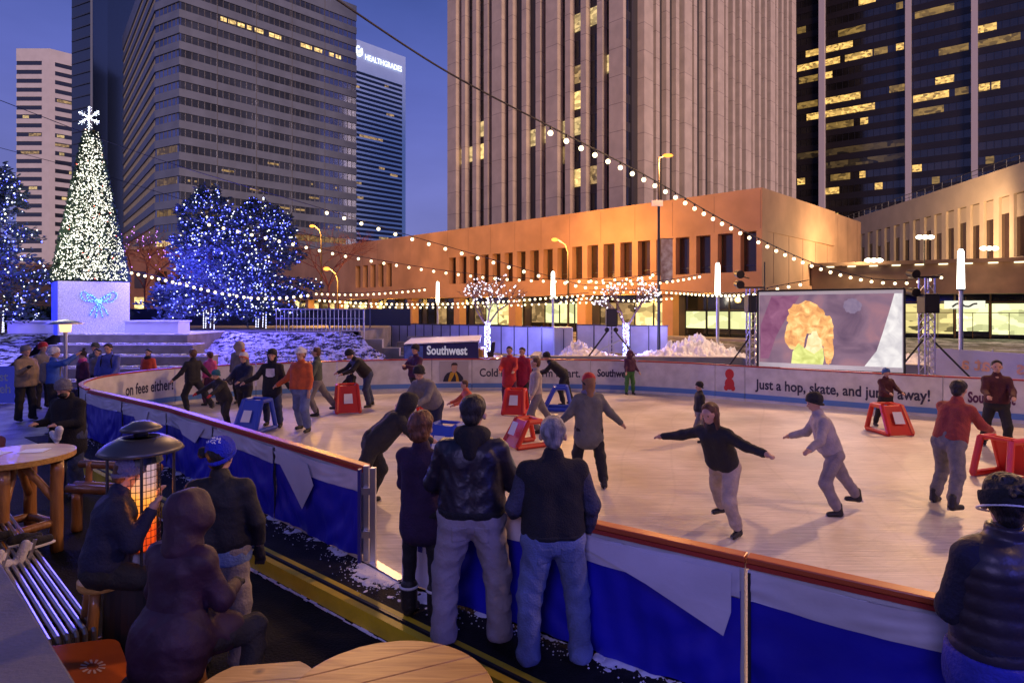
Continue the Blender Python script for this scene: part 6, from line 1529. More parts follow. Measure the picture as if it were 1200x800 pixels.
        if hair_style == 'bun':
            hp = [capsule(HD(0, -.035, .04), HD(0, .005, .055), .104*s, .088*s), capsule(HD(0, -.05, -.05), HD(0, -.04, .0), .06*s, .085*s)]; rr = random.Random(8)
            for k in range(110):
                a_ = rr.uniform(0, 6.28); e_ = rr.uniform(-.9, 1.4); c_ = Vector((.10*math.cos(a_)*math.cos(e_), -.045+.10*math.sin(a_)*math.cos(e_), .03+.10*math.sin(e_)))
                if c_.y < .02 and (c_.z > .075 or c_.z < -.055): hp.append(capsule(HD(*c_), HD(c_.x*1.32+rr.gauss(0, .02), c_.y*1.25-.01, c_.z*1.22-.02), .02*s, .006*s))
        sdf_part('hair', hp, hairc, root, min(res*.7, .011) if res < .02 else res*.8, M, k=.012, fold=.0025, seed=seed, freq=1.6, cuts=[(HD(0, .055, 0), Hm @ Vector((0, 1, 0)))] if hair_style != 'long' else [(HD(0, .06, 0), Hm @ Vector((0, 1, 0)))])
    if hat is not None:
        kind, hm_ = hat[0], hat[1]
        if kind == 'beanie':
            q = [capsule(HD(0, -.02, .055), HD(0, .008, .06), .108*s, .10*s)]; cu = [(HD(0, .0, .0), Hm @ Vector((0, .42, -1)))]
            ho = sdf_part('hat', q, hm_, root, min(res*.8, .013), M, k=.01, fold=.0012, cuts=cu, freq=2.5)
            m_ = MB(M); rim = [tuple(HD(.094*math.cos(a_), -.006+.103*math.sin(a_), .006+.045*math.sin(a_))) for a_ in [2*math.pi*k/20 for k in range(21)]]; m_.tube(rim, .018*s, 8); part('hat_brim', m_, hat[2] if len(hat) > 2 and hat[2] else hm_, ho, smooth=True)
            if len(hat) > 3 and hat[3]:
                sdf_part('pompom', [capsule(HD(*(hat[4] if len(hat) > 4 else (0, -.05, .19))), HD(*(hat[4] if len(hat) > 4 else (0, -.05, .19))), .045*s, .045*s)], hat[3], ho, min(res*.8, .012), M, fold=.006, freq=3)
        if kind == 'cap':
            sdf_part('hat', [capsule(HD(0, -.02, .05), HD(0, .01, .05), .106*s, .10*s), capsule(HD(-.03, .12, .045), HD(.03, .12, .045), .02*s, .02*s)], hm_, root, min(res*.8, .014), M, cuts=[(HD(0, 0, .03), Hm @ Vector((0, 0, -1)))])
        if kind == 'headband':
            up = Hm @ nv((0, .42, 1)); q = [capsule(HD(0, -.025, .035), HD(0, .012, .03), .121*s, .104*s)]
            ho = sdf_part('headband', q, hm_, root, .009, M, k=.01, cuts=[(HD(0, 0, .045), up), (HD(0, 0, -.035), -up)]); m_ = MB(M); rim = []
            for k in range(33):
                a_ = 2*math.pi*k/32; y_ = -.016+.126*math.sin(a_); rim.append(tuple(HD(.113*math.cos(a_), y_, -.034-.42*y_)))
            m_.tube(rim, .0055*s, 6); part('trim', m_, M_white, ho)
    if hood is not None:
        sdf_part('hood', [capsule(HD(0, -.03, .03), HD(0, .02, .045), .125*s, .115*s), capsule(HD(0, -.03, -.08), neck, .11*s, .12*s), capsule(HD(-.05, .03, -.02), HD(.05, .03, -.02), .10*s, .10*s)], hood, root, res, M, k=.04, fold=fold, seed=seed+2, cuts=[(HD(0, .10, 0), Hm @ Vector((0, 1, 0)))])
    if scarf is not None:
        m_ = [capsule(T(-.05, .02, 1.47), T(.05, .03, 1.47), .075*s, .075*s), capsule(T(.0, .03, 1.49), T(.0, -.03, 1.49), .085*s, .085*s)]
        sdf_part('scarf', m_, scarf, root, min(res, .016), M, k=.02, fold=.004, freq=1.5)
    if pack is not None:
        sdf_part('backpack', [capsule(T(-.06, -.17, 1.35), T(-.06, -.17, 1.05), .09*s, .10*s), capsule(T(.06, -.17, 1.35), T(.06, -.17, 1.05), .09*s, .10*s)], pack, root, res, M, k=.04)
        for sg in (-1, 1): m_ = MB(M); m_.tube([T(sg*.11, -.1, 1.44), T(sg*.12, .06, 1.46), T(sg*.12, .15, 1.34), T(sg*.14, .13, 1.10)], .022*s, 6); part('strap', m_, pack, root)
    return dict(root=root, M=M, T=T, HD=HD, wr=wr, el=el, sh=sh, kn=kn, ankl=ankl, s=s, H=H, Hm=Hm, tr=tr, jl=jl, jarm=jarm, fold=fold, seed=seed)
def skin_over(q, name, prims, off, mt, cuts, res=.011, k=.03, fold=None, freq=1.0, ds=0):
    return sdf_part(name, [capsule(a, b, ra+off, rb+off, sc) for a, b, ra, rb, sc in prims], mt, q['root'], res, q['M'], k=k, fold=q['fold']*1.15 if fold is None else fold, seed=q['seed']+ds, cuts=cuts, freq=freq)

BK = cloth('black', (.012, .012, .014)); NAVY = cloth('navy', (.012, .014, .045)); PURP = cloth('purple', (.026, .007, .022), .65, bump=.3, bscale=25)
LEATHER = cloth('black_leather', (.014, .012, .022), .42, bump=.25, bscale=30, spec=.55); FLEECE = cloth('charcoal_fleece', (.016, .015, .018), .95, bump=.8, bscale=90)
GREYP = cloth('grey_cotton', (.30, .26, .27), .85, noise=.12, bump=.5, bscale=30, nscale=4); DENIM = cloth('denim', (.115, .15, .30), .85, noise=.28, bump=.6, bscale=70, nscale=6)
DENIMD = cloth('dark_denim', (.04, .055, .11), .85); KHAKI = cloth('khaki', (.30, .26, .19), .85, noise=.12, nscale=4); BLUEJ = cloth('blue_jacket', (.03, .10, .42), .6); BLUE2 = cloth('royal_blue', (.05, .08, .38), .6)
TAN = cloth('tan_coat', (.30, .22, .12), .8); GREYK = cloth('grey_knit', (.17, .17, .20), .9, bump=1, bscale=90); GREYL = cloth('light_knit', (.20, .18, .27), .9, bump=1, bscale=90); WHITEK = cloth('white_knit', (.62, .62, .62), .9)
REDO = cloth('rust_orange', (.50, .09, .02), .75); RED = cloth('red', (.45, .02, .02), .7); PINK = cloth('pink', (.55, .06, .22), .7); TEAL = cloth('teal', (.01, .10, .14), .8)
GREEND = cloth('dull_green', (.06, .08, .06), .8); GREYC = cloth('grey_coat', (.16, .15, .15), .8); BEIGE = cloth('beige', (.36, .30, .25), .85); PLUM = cloth('plum', (.06, .012, .045), .8); ORK = cloth('orange_knit', (.75, .14, .02), .9)
H_BLK = hair('black', (.012, .010, .010)); H_BRN = hair('brown', (.10, .045, .02)); H_GRY = hair('grey', (.22, .21, .21)); H_AUB = hair('auburn', (.13, .05, .02))
BOOT = cloth('boot', (.014, .013, .013), .5); WSHOE = cloth('white_boot', (.5, .5, .5), .5)

# ---------------- the two men and the woman at the near boards
rail_arms = (((.30, .55, -.75), (-.35, .9, .10)), ((.30, .55, -.75), (-.35, .9, .10)))
p1 = person('man in black leather jacket and grey trousers leaning at the near rink board', 553, 750, 1.93, face=-4, jacket=LEATHER, trousers=GREYP, hairc=H_BLK, res=.011, bulk=1.10, width=1.12, loose=1.03, fold=.0045, head_turn=-10, shoes=BOOT,
            arms=(((.42, .18, -1), (-.05, .75, -.30)), ((.42, .18, -1), (-.05, .75, -.30))), legs=(((.20, .0, -1), (.02, -.06, -1)), ((.18, .08, -1), (.04, -.02, -1))), seed=2.0, head_tilt=8, hem=.0, collar=False)
T = p1['T']
sdf_part('hood', [capsule(T(-.05, -.03, 1.49), T(.05, -.03, 1.49), .085, .085), capsule(T(0, -.085, 1.46), T(0, -.11, 1.38), .08, .06), capsule(T(-.08, .02, 1.49), T(.08, .02, 1.49), .06, .06)], cloth('hoodie', (.010, .010, .012), .95), p1['root'], .011, p1['M'], k=.04, fold=.005)
skin_over(p1, 'hem_band', p1['jl'], .004, BK, [(T(0, 0, .985), (0, 0, 1)), (T(0, 0, .925), (0, 0, -1))])
for x_ in (-.075, .085):
    skin_over(p1, 'back_pocket', p1['tr'], .0045, GREYP, [(T(x_-.055, 0, 0), (-1, 0, 0)), (T(x_+.055, 0, 0), (1, 0, 0)), (T(0, 0, .88), (0, 0, 1)), (T(0, 0, .76), (0, 0, -1)), (T(0, -.04, 0), (0, 1, 0))], fold=.0045*1.9, ds=3)
p2 = person('grey haired man in blue jeans and black fleece at the near rink board', 648, 775, 1.81, face=6, jacket=FLEECE, trousers=DENIM, hairc=H_GRY, res=.011, bulk=1.05, width=1.08, loose=.99, fold=.0042, head_turn=-8, shoes=cloth('sneaker', (.10, .09, .085), .6),
            arms=(((.34, .15, -1), (-.05, .85, -.45)), ((.40, .08, -1), (.05, .50, -.8))), legs=(((.16, .0, -1), (.02, .0, -1)), ((.18, .02, -1), (.05, -.05, -1))), seed=5.0, hem=.0)
T = p2['T']; DEN2 = cloth('denim_shade', (.095, .125, .26), .85, noise=.28, bump=.6, bscale=70, nscale=6)
for x_ in (-.08, .09):
    skin_over(p2, 'back_pocket', p2['tr'], .005, DEN2, [(T(x_-.055, 0, 0), (-1, 0, 0)), (T(x_+.055, 0, 0), (1, 0, 0)), (T(0, 0, .885), (0, 0, 1)), (T(0, 0, .76), (0, 0, -1)), (T(0, -.04, 0), (0, 1, 0))], fold=.0042*1.9, ds=3)
skin_over(p2, 'jacket_hem', p2['jl'], .004, BK, [(T(0, 0, .965), (0, 0, 1)), (T(0, 0, .925), (0, 0, -1))])
skin_over(p2, 'sleeve', p2['jarm'][:2], .004, cloth('grey_sleeve', (.05, .05, .085), .85, noise=.25, bump=.8, bscale=60), [(p2['sh'][0], (1, 0, .5))]); skin_over(p2, 'sleeve', p2['jarm'][2:], .004, cloth('grey_sleeve', (.05, .05, .085), .85), [(p2['sh'][1], (-1, 0, .5))])
p3 = person('woman with curly brown hair in a plum fleece standing by the open gate', 494, 722, 1.72, face=-22, jacket=cloth('plum_fleece', (.028, .012, .045), .9), trousers=BK, hairc=H_AUB, hair_style='curly', res=.012, bulk=.92, loose=.72, hem=.16, fold=.003,
            arms=(((.22, .30, -1), (-.3, .9, .25)), ((.22, .30, -1), (-.3, .9, .25))), legs=(((.06, .0, -1), (.0, -.02, -1)), ((.06, .04, -1), (.02, .0, -1))), shoes=BOOT, seed=7.0)
for i in (0, 1):
    an = p3['ankl'][i]; m_ = MB(p3['M']); m_.tube([tuple(an+Vector((.072*math.cos(a), .072*math.sin(a), .17))) for a in [k*math.pi/8 for k in range(17)]], .013, 6); part('boot_cuff', m_, WHITEK, p3['root'])
    sdf_part('boot_shaft', [capsule(an, an+Vector((0, 0, .17)), .070, .074)], BOOT, p3['root'], .012, p3['M'])
# ---------------- woman in the quilted vest, right edge
VEST = cloth('quilted_vest', (.030, .024, .034), .42, bump=.25, bscale=20)
p4 = person('woman with black headband and dark quilted vest at the right edge', 1172, 0, 1.80, face=2, pos=(2.43, 3.02, 0), jacket=cloth('vest_shirt', (.012, .012, .03), .9), trousers=BK, hairc=H_BLK, hair_style='bun', res=.011, bulk=1.08, width=1.05, fold=.003, hem=.0,
            hat=('headband', cloth('headband_black', (.010, .010, .012), .9)), head_turn=-22, arms=(((.16, .25, -1), (-.7, .75, -.1)),)*2, shoes=BOOT, seed=9.0)
T = p4['T']; ch = .158
sdf_part('vest', [capsule(T(-.08, -.0, 1.33), T(.08, -.0, 1.33), ch, ch), capsule(T(-.075, 0, 1.33), T(-.065, .01, .98), ch*.99, ch*1.10), capsule(T(.075, 0, 1.33), T(.065, .01, .98), ch*.99, ch*1.10), capsule(T(0, 0, 1.42), T(0, -.005, 1.53), .10, .088)], VEST, p4['root'], .010, p4['M'], k=.04, fold=.0015, puff=.0075, cuts=[(T(0, 0, .93), (0, 0, -1)), (T(0, 0, 1.545), (0, 0, 1))], seed=4.0)
sdf_part('blue_hem', [capsule(T(-.07, .01, .92), T(.07, .01, .92), .190, .190), capsule(T(-.07, .01, .80), T(.07, .01, .80), .198, .198)], cloth('royal_hem', (.02, .025, .30), .8), p4['root'], .012, p4['M'], k=.05, fold=.003, cuts=[(T(0, 0, .745), (0, 0, -1)), (T(0, 0, .94), (0, 0, 1))])
m_ = MB(p4['M']); HD = p4['HD']
for rr_ in (.030, .018):
    m_.tube([tuple(HD(.122+.003, -.035+rr_*math.cos(a), .012+rr_*math.sin(a))) for a in [k*math.pi/8 for k in range(17)]], .0035, 5)
part('embroidery', m_, M_white, p4['root'])

# ---------------- the group at the patio heater
HTX, HTY = -2.86, 4.74
p5 = person('person in navy jacket and grey beanie warming hands at the patio heater', 0, 0, 1.66, face=-62, pos=(STOOL_A[0]-.0, STOOL_A[1]-.02, LZ), sit=.88, lean=12, jacket=NAVY, trousers=BK, hat=('beanie', GREYL), hairc=H_BRN, res=.013, bulk=1.2,
            arms=(((.25, .35, -.9), (-.1, .6, .9)), ((.2, .40, -.9), (-.1, .55, 1.0))), legs=(((.35, 1, -.25), (.1, .1, -1)), ((.35, 1, -.25), (.1, .1, -1))), fold=.005, shoes=BOOT, seed=3.0, head_tilt=12)
p6 = person('woman in hooded dark purple puffy coat sitting on a log stool', 0, 0, 1.68, face=-16, pos=(STOOL_B[0], STOOL_B[1]-.02, LZ), sit=.87, lean=7, jacket=PURP, trousers=BK, hood=PURP, res=.011, bulk=.93, hem=.0, width=.95,
            arms=(((.34, .22, -1), (-.45, .95, -.15)), ((.34, .26, -1), (-.45, .95, -.1))), legs=(((.45, 1, -.15), (.0, -.1, -1)), ((.50, 1, -.22), (.15, -.30, -1))), gloves=BK, fold=.0045, shoes=cloth('rental_skate', (.02, .03, .12), .4), seed=4.0, head_tilt=6, skates=True, jk=.045)
T = p6['T']; H_ = p6['H']
sdf_part('coat_skirt', [capsule(T(-.07, 0, 1.05), T(-.07, -.01, .88), .125, .15), capsule(T(.07, 0, 1.05), T(.07, -.01, .88), .125, .15), capsule(H_+Vector((-.07, -.02, 0)), H_+Vector((-.08, -.05, -.12)), .18, .15), capsule(H_+Vector((.07, -.02, 0)), H_+Vector((.08, -.05, -.12)), .18, .15), capsule(H_, p6['kn'][0]*.6+H_*.4, .15, .12), capsule(H_, p6['kn'][1]*.6+H_*.4, .15, .12)], PURP, p6['root'], .011, p6['M'], k=.05, fold=.007, seed=4.0)
skin_over(p6, 'drawcord_seam', p6['jl'], .003, cloth('purple_dark', (.025, .008, .022), .7), [(T(0, 0, 1.075), (0, 0, 1)), (T(0, 0, 1.062), (0, 0, -1))])
p7 = person('man in blue patterned knit hat, black jacket and khaki trousers, back turned', 258, 778, 1.74, face=2, z=LZ, jacket=cloth('black_softshell', (.012, .013, .014), .75, bump=.4, bscale=30), trousers=KHAKI, res=.011, bulk=1.10, width=1.08, loose=1.0, hairc=H_BLK,
            hat=('beanie', cloth('blue_knit', (.015, .03, .50), .9, bump=1, bscale=80), cloth('blue_knit', (.015, .03, .5), .9), BK, (-.115, -.06, .03)), arms=(((.35, .0, -1), (.0, .35, -1)), ((.38, .0, -1), (-.02, .30, -1))), gloves=BK, fold=.004, shoes=BOOT, seed=6.0, head_turn=-14)
sdf_part('shirt_tail', [capsule(p7['T'](-.085, .0, .93), p7['T'](.085, .0, .93), .150, .150), capsule(p7['T'](-.085, .0, .86), p7['T'](.085, .0, .86), .150, .150)], cloth('pale_denim', (.16, .24, .38), .85), p7['root'], .012, p7['M'], k=.04, fold=.003, cuts=[(p7['T'](0, 0, .82), (0, 0, -1))])
m_ = MB(p7['M']); HD = p7['HD']; r_ = random.Random(2)
for k in range(46):
    a = r_.uniform(-2.6, -.9); e_ = r_.uniform(.55, 1.05); rr_ = .117; m_.octa(HD(rr_*math.cos(a)*math.cos(e_), -.008+rr_*math.sin(a)*math.cos(e_), .058+rr_*math.sin(e_)*.95), .0065)
part('snow_pattern', m_, M_white, p7['root'], stuff=True)
p8 = person('bearded man in grey beanie and black coat holding white skates by the log table', 80, 580, 1.72, face=172, z=LZ, jacket=cloth('black_wool', (.010, .010, .011), .95), trousers=DENIMD, hat=('beanie', GREYK), hairc=H_BLK, res=.015, bulk=1.25, width=1.1, hem=.20, head_tilt=22,
            arms=(((.25, .35, -1), (-.55, .95, .0)), ((.25, .35, -1), (-.2, .95, .05))), shoes=BOOT, seed=8.0)
sdf_part('beard', [capsule(p8['HD'](-.03, .05, -.08), p8['HD'](.03, .05, -.08), .042, .042), capsule(p8['HD'](0, .07, -.06), p8['HD'](0, .06, -.10), .04, .03)], H_BLK, p8['root'], .012, p8['M'], fold=.002)
p9 = person('person with fluffy black hair and magenta scarf seated beyond the log table', 0, 0, 1.6, face=60, pos=(-6.75, 7.9, LZ), sit=.62, jacket=PLUM, trousers=BK, hairc=H_BLK, hair_style='curly', res=.018, bulk=1.2, scarf=PINK, lean=15, arms=(((.3, .6, -.8), (-.3, .9, .1)),)*2, legs=(((.25, 1, -.1), (0, .1, -1)),)*2, seed=2.5)

def skate_boot(label, x, y, z, ang, shell, tilt=0, group='white hockey skates and shoes on the slatted bench'):
    root = thing('ice_skate', label, 'ice skate', (x, y, z), group=group); M = Matrix.Translation((x, y, z)) @ Matrix.Rotation(ang, 4, 'Z') @ Matrix.Rotation(tilt, 4, 'X')
    sdf_part('shell', [capsule((0, -.07, .10), (0, -.08, .24), .045, .05), capsule((0, -.07, .09), (0, .10, .08), .045, .038)], shell, root, .010, M, k=.02, fold=.001)
    m_ = MB(M); m_.box(-.006, .006, -.12, .14, 0, .03); part('blade', m_, M_alu, root); m_ = MB(M); m_.box(-.02, .02, -.10, -.04, .028, .06); m_.box(-.02, .02, .05, .11, .028, .06); part('holder', m_, M_white, root)
    m_ = MB(M)
    for k in range(5): m_.tube([(-.03, -.02+.022*k, .13-.008*k), (.03, -.02+.022*k, .135-.008*k)], .004, 5)
    part('laces', m_, M_white, root)
bd = math.atan2(-.70, .72)
W_SK = cloth('skate_white', (.62, .62, .62), .4)
wr8 = p8['M'] @ p8['wr'][0]
skate_boot('white skate held in the hands of the bearded man', wr8.x+.06, wr8.y-.16, wr8.z-.20, 1.0, W_SK, .4, None)
skate_boot('white skate lying nearest on the slatted bench', -4.48, 5.42, .37, bd+.5, W_SK, 1.2)
skate_boot('second white skate lying on the slatted bench', -4.42, 5.66, .37, bd+.2, W_SK, 1.3)
boot('black shoe standing behind the skates on the slatted bench', -4.72, 5.95, .362, bd, .16, BK, low=True, sole=M_white, group='shoes on the slatted bench')
boot('second black shoe on the slatted bench with pale sole', -4.55, 5.88, .362, bd+.3, .16, BK, low=True, sole=M_white, group='shoes on the slatted bench')
boot('tall black boot on the far part of the slatted bench', -5.05, 6.0, .362, bd, .34, BK, sole=M_black, group='shoes on the slatted bench')
KN = cloth('quilt_boot', (.012, .012, .016), .3, bump=1, bscale=40)
boot('tall quilted black boot on the paving by the orange board', -2.50, 3.88, LZ, 2.6, .42, KN)
boot('second tall quilted black boot near the stool leg', -2.36, 3.98, LZ, 2.9, .40, KN)
boot('low dark shoe under the purple coat woman', -2.15, 3.72, LZ, .4, .2, BK, low=True)

# ---------------- patio heaters
root = thing('patio_heater', 'large domed patio heater glowing orange among the seated people', 'patio heater', (HTX, HTY, LZ))
c = (HTX, HTY, 0)
m_ = MB(); m_.lathe([(.285, 1.545), (.295, 1.55), (.28, 1.575), (.23, 1.615), (.16, 1.65), (.13, 1.655)], c, 48); m_.lathe([(.13, 1.655), (.0, 1.60), ], c, 48); m_.lathe([(.28, 1.545), (.1, 1.60), (.0, 1.60)], c, 48); part('dome', m_, mat('dome_metal', (.10, .10, .11), .42, metal=.7), root, smooth=True)
m_ = MB(); m_.lathe([(.0, 1.70), (.13, 1.70), (.145, 1.715), (.13, 1.735), (.06, 1.77), (0, 1.775)], c, 32); m_.cyl((HTX, HTY, 1.66), (HTX, HTY, 1.71), .05); part('top_cap', m_, mat('dome_metal', (.10, .10, .11), .42, metal=.7), root, smooth=True)
for k in range(4): a = k*math.pi/2+.55; m_ = MB(); m_.cyl((HTX+.22*math.cos(a), HTY+.22*math.sin(a), .62), (HTX+.22*math.cos(a), HTY+.22*math.sin(a), 1.56), .011, n=8); part('rod', m_, M_dgrey, root)
m_ = MB(); 
for k in range(24): a = 2*math.pi*k/24; m_.cyl((HTX+.13*math.cos(a), HTY+.13*math.sin(a), .80), (HTX+.13*math.cos(a), HTY+.13*math.sin(a), 1.46), .0028, n=4)
for j in range(14): z = .80+.66*j/13; m_.tube([(HTX+.13*math.cos(a), HTY+.13*math.sin(a), z) for a in [k*math.pi/12 for k in range(25)]], .0028, 4)
part('wire_guard', m_, M_black, root)
def glow_mat():
    m = mat('burner_glow', (.05, .02, .01), .5); nt = m.node_tree; b = nt.nodes['Principled BSDF']; t = nt.nodes.new('ShaderNodeTexCoord'); sp = nt.nodes.new('ShaderNodeSeparateXYZ'); nt.links.new(t.outputs['Object'], sp.inputs[0])
    n = nt.nodes.new('ShaderNodeTexNoise'); n.inputs['Scale'].default_value = 6; nt.links.new(t.outputs['Object'], n.inputs['Vector'])
    a1 = nt.nodes.new('ShaderNodeMath'); a1.operation = 'MULTIPLY_ADD'; a1.inputs[1].default_value = .35; nt.links.new(n.outputs[0], a1.inputs[0]); nt.links.new(sp.outputs['Z'], a1.inputs[2])
    c_ = nt.nodes.new('ShaderNodeValToRGB'); mr_ = nt.nodes.new('ShaderNodeMapRange'); mr_.inputs[1].default_value = 1.05; mr_.inputs[2].default_value = 1.75; nt.links.new(a1.outputs[0], mr_.inputs[0]); nt.links.new(mr_.outputs[0], c_.inputs[0])
    e = c_.color_ramp.elements; e[0].color = (.25, .01, .0, 1); e[1].color = (.38, .24, .30, 1); x = e.new(.3); x.color = (.95, .08, .005, 1); x = e.new(.62); x.color = (1, .38, .05, 1)
    nt.links.new(c_.outputs[0], b.inputs['Emission Color']); b.inputs['Emission Strength'].default_value = .75; return m
m_ = MB(); m_.cyl((HTX, HTY, .80), (HTX, HTY, 1.46), .10, n=28); part('burner', m_, glow_mat(), root, smooth=False)
m_ = MB(); m_.cyl((HTX, HTY, 1.46), (HTX, HTY, 1.56), .15, .12, 24); part('burner_head', m_, M_black, root)
m_ = MB(); m_.lathe([(.24, LZ), (.26, LZ+.05), (.24, .60), (.20, .66), (.14, .80), (0, .80)], c, 32); part('base_housing', m_, M_dgrey, root)
lamp('heater_glow', 'POINT', (HTX, HTY-.16, 1.15), 7, (1, .28, .05), .1); lamp('heater_glow', 'POINT', (HTX, HTY+.16, 1.15), 5, (1, .28, .05), .1)
q = G(74, 470); hx, hy = -10.9, 15.0
root = thing('patio_heater', 'slim patio heater with wide round reflector standing by the far steps', 'patio heater', (hx, hy, 0))
m_ = MB(); m_.cyl((hx, hy, .6), (hx, hy, 2.05), .045, n=14); part('pole', m_, M_alu, root); m_ = MB(); m_.lathe([(.24, 0), (.24, .65), (.1, .72), (0, .72)], (hx, hy, 0), 24); part('base_housing', m_, M_dgrey, root)
m_ = MB(); m_.lathe([(.42, 2.24), (.30, 2.30), (.0, 2.36)], (hx, hy, 0), 32); m_.lathe([(.42, 2.24), (.0, 2.32)], (hx, hy, 0), 32); part('reflector', m_, M_alu, root, smooth=True)
m_ = MB(); m_.cyl((hx, hy, 2.05), (hx, hy, 2.25), .11, .13, 20); part('burner', m_, emat('burner_small', (1, .45, .2), 1.6), root)

# ---------------- people by the far left corner
LG = 'onlookers standing by the left end of the rink'
person('man in tan hooded coat standing at the left end, facing right', 30, 492, 1.72, face=-110, jacket=TAN, trousers=BK, hat=('beanie', GREYK), res=.02, bulk=1.15, hem=.12, gloves=BK, group=LG, seed=1.2, arms=(((.2, .25, -1), (.0, .35, -1)), ((.2, .5, -.9), (-.2, .8, .5))))
person('person with dark red hat half hidden behind the tan coat', 50, 478, 1.70, face=-100, jacket=GREYC, trousers=BK, hat=('beanie', RED), res=.022, group=LG, seed=2.2)
person('person in bright blue jacket and white hat raising a phone', 63, 495, 1.70, face=-60, jacket=BLUEJ, trousers=BK, hat=('beanie', WHITEK), res=.02, bulk=1.15, group=LG, seed=3.2, arms=(((.4, .7, .1), (-.3, .7, .6)), ((.4, .7, .1), (-.3, .7, .6))), pack=GREYC)
person('child with pink scarf and black pompom hat near the far steps', 97, 480, 1.50, face=150, jacket=PLUM, trousers=BK, hat=('beanie', BK, BK, BK), scarf=PINK, res=.02, group=LG, seed=4.2)
person('person in dull green coat half hidden beside the blue jacket man', 112, 470, 1.62, face=160, jacket=GREEND, trousers=BK, hat=('beanie', GREEND), res=.022, group=LG, seed=5.2)
person('man in royal blue jacket with black backpack straps standing at the board corner', 128, 482, 1.72, face=185, jacket=BLUE2, trousers=BK, hairc=H_BLK, res=.018, bulk=1.15, width=1.1, pack=BK, group=LG, seed=6.2, head_tilt=12, arms=(((.25, .5, -1), (.0, .8, -.6)), ((.35, .05, -1), (.1, .2, -1))))
person('person in orange red jacket with dark hat standing behind the far board', 168, 466, 1.45, face=175, jacket=cloth('orange_red', (.55, .06, .01), .7), trousers=BK, hairc=H_BLK, res=.02, bulk=1.1, scarf=BK, group=LG, seed=7.2, pos=(-10.3, 17.4, .0))
person('small figure in white hat with dark clothes behind the boards by the red jacket', 0, 0, 1.5, face=180, pos=(-11.4, 16.9, 0), jacket=GREYC, trousers=BK, hairc=H_BLK, res=.025, group=LG, seed=8.2)

# ---------------- skaters
SG = 'people skating on the rink'
glide = (((.15, .25, -1), (.05, -.25, -1)), ((.15, -.20, -1), (.05, -.35, -1)))
push = (((.15, .35, -1), (.05, -.45, -1)), ((.35, -.55, -1), (.2, -.7, -1)))
outA = (((.50, .15, -.85), (.55, .35, -.6)), ((.60, -.1, -.8), (.65, .1, -.6)))
wideA = (((.9, .1, -.30), (.95, .2, -.1)), ((.9, .1, -.30), (.95, .2, -.2)))
fwdA = (((.2, .7, -.8), (-.1, .9, -.3)),)*2
def sk(label, px, py, h, face, **kw):
    kw.setdefault('res', .02); kw.setdefault('skates', True); kw.setdefault('group', SG); kw.setdefault('legs', glide); kw.setdefault('seed', px*.1); return person(label, px, py, h, face=face, **kw)
def aid(label, px, py, face, col, h=.85, w_=.62):
    h *= .84; w_ *= .84
    p = G(px, py); root = thing('skating_aid', label, 'skating aid', (p.x, p.y, 0), group='plastic skating aids for learners'); M = Matrix.Translation(p) @ Matrix.Rotation(R(face), 4, 'Z'); mt = mat('plastic_'+col, {'red': (.62, .035, .015), 'blue': (.03, .07, .48)}[col], .35, bump=.1, bscale=8)
    b0, b1, t0, t1 = .34, .34, .22, .17; m_ = MB(M)
    for sg in (-1, 1):
        # side frame as thick bars: base rail, two raked posts, top bar
        for (a, c_) in (((sg*w_/2, -b0, .045), (sg*w_/2, b1, .045)), ((sg*w_/2, -b0, .05), (sg*w_*.42, -t0, h)), ((sg*w_/2, b1, .05), (sg*w_*.42, t1*.4, h)), ((sg*w_*.42, -t0, h-.02), (sg*w_*.42, t1*.4, h-.02))): m_.cyl(a, c_, .05, n=8)
    part('side_frame', m_, mt, root); m_ = MB(M)
    q = [(-w_/2, b1, .02), (w_/2, b1, .02), (w_*.42, t1*.4, h), (-w_*.42, t1*.4, h)]; m_.add([(x, y+.03, z_) for x, y, z_ in q]+[(x, y-.03, z_) for x, y, z_ in q], [(0, 1, 2, 3), (7, 6, 5, 4), (0, 4, 5, 1), (1, 5, 6, 2), (2, 6, 7, 3), (3, 7, 4, 0)]); part('front_panel', m_, mt, root, bevel=.015)
    m_ = MB(M); y_ = b1*.5; m_.add([(-.11, .335, .25), (.11, .335, .25), (.10, .225, .48), (-.10, .225, .48)], [(0, 1, 2, 3)]); part('label_sheet', m_, M_white, root); m_ = MB(M); m_.cyl((-w_*.42, -t0, h), (w_*.42, -t0, h), .03, n=10); part('handle', m_, mt, root)
sk('dark clad skater gliding left in front of the Southwest board', 226, 482, 1.62, 60, jacket=BK, trousers=BK, hairc=H_BRN, arms=outA, legs=push, res=.022)
sk('child in pink jacket skating behind the dark clad skater', 246, 474, 1.45, 70, jacket=PINK, trousers=PLUM, hairc=H_BRN, res=.024)
sk('child in teal hat and red gloves leaning over the near board', 264, 503, 1.35, 150, jacket=BK, trousers=BK, hat=('beanie', TEAL), gloves=RED, lean=25, arms=(((.3, .8, -.5), (.2, .9, -.4)), ((.3, .8, -.5), (.2, .9, -.4))), bulk=1.2)
sk('skater in navy jacket and orange hat pushing a blue skating aid', 286, 494, 1.60, 165, jacket=NAVY, trousers=BK, hat=('beanie', WHITEK, ORK, ORK, (0, .02, .19)), bulk=1.15, arms=fwdA)
aid('blue skating aid pushed by the skater in the orange hat', 299, 505, 165, 'blue', h=.80)
sk('adult in pale hood behind the orange hat skater', 281, 474, 1.72, 175, jacket=GREYC, trousers=BK, hood=BEIGE, res=.024)
p = sk('woman in black top with white front print holding hands with man in orange', 319, 500, 1.72, 185, jacket=BK, trousers=DENIMD, hairc=H_BLK, hair_style='long', hat=('beanie', BK), hem=.15, arms=(((.35, .1, -1), (.6, .3, -.8)), ((.6, .1, -.8), (.8, .2, -.4))))
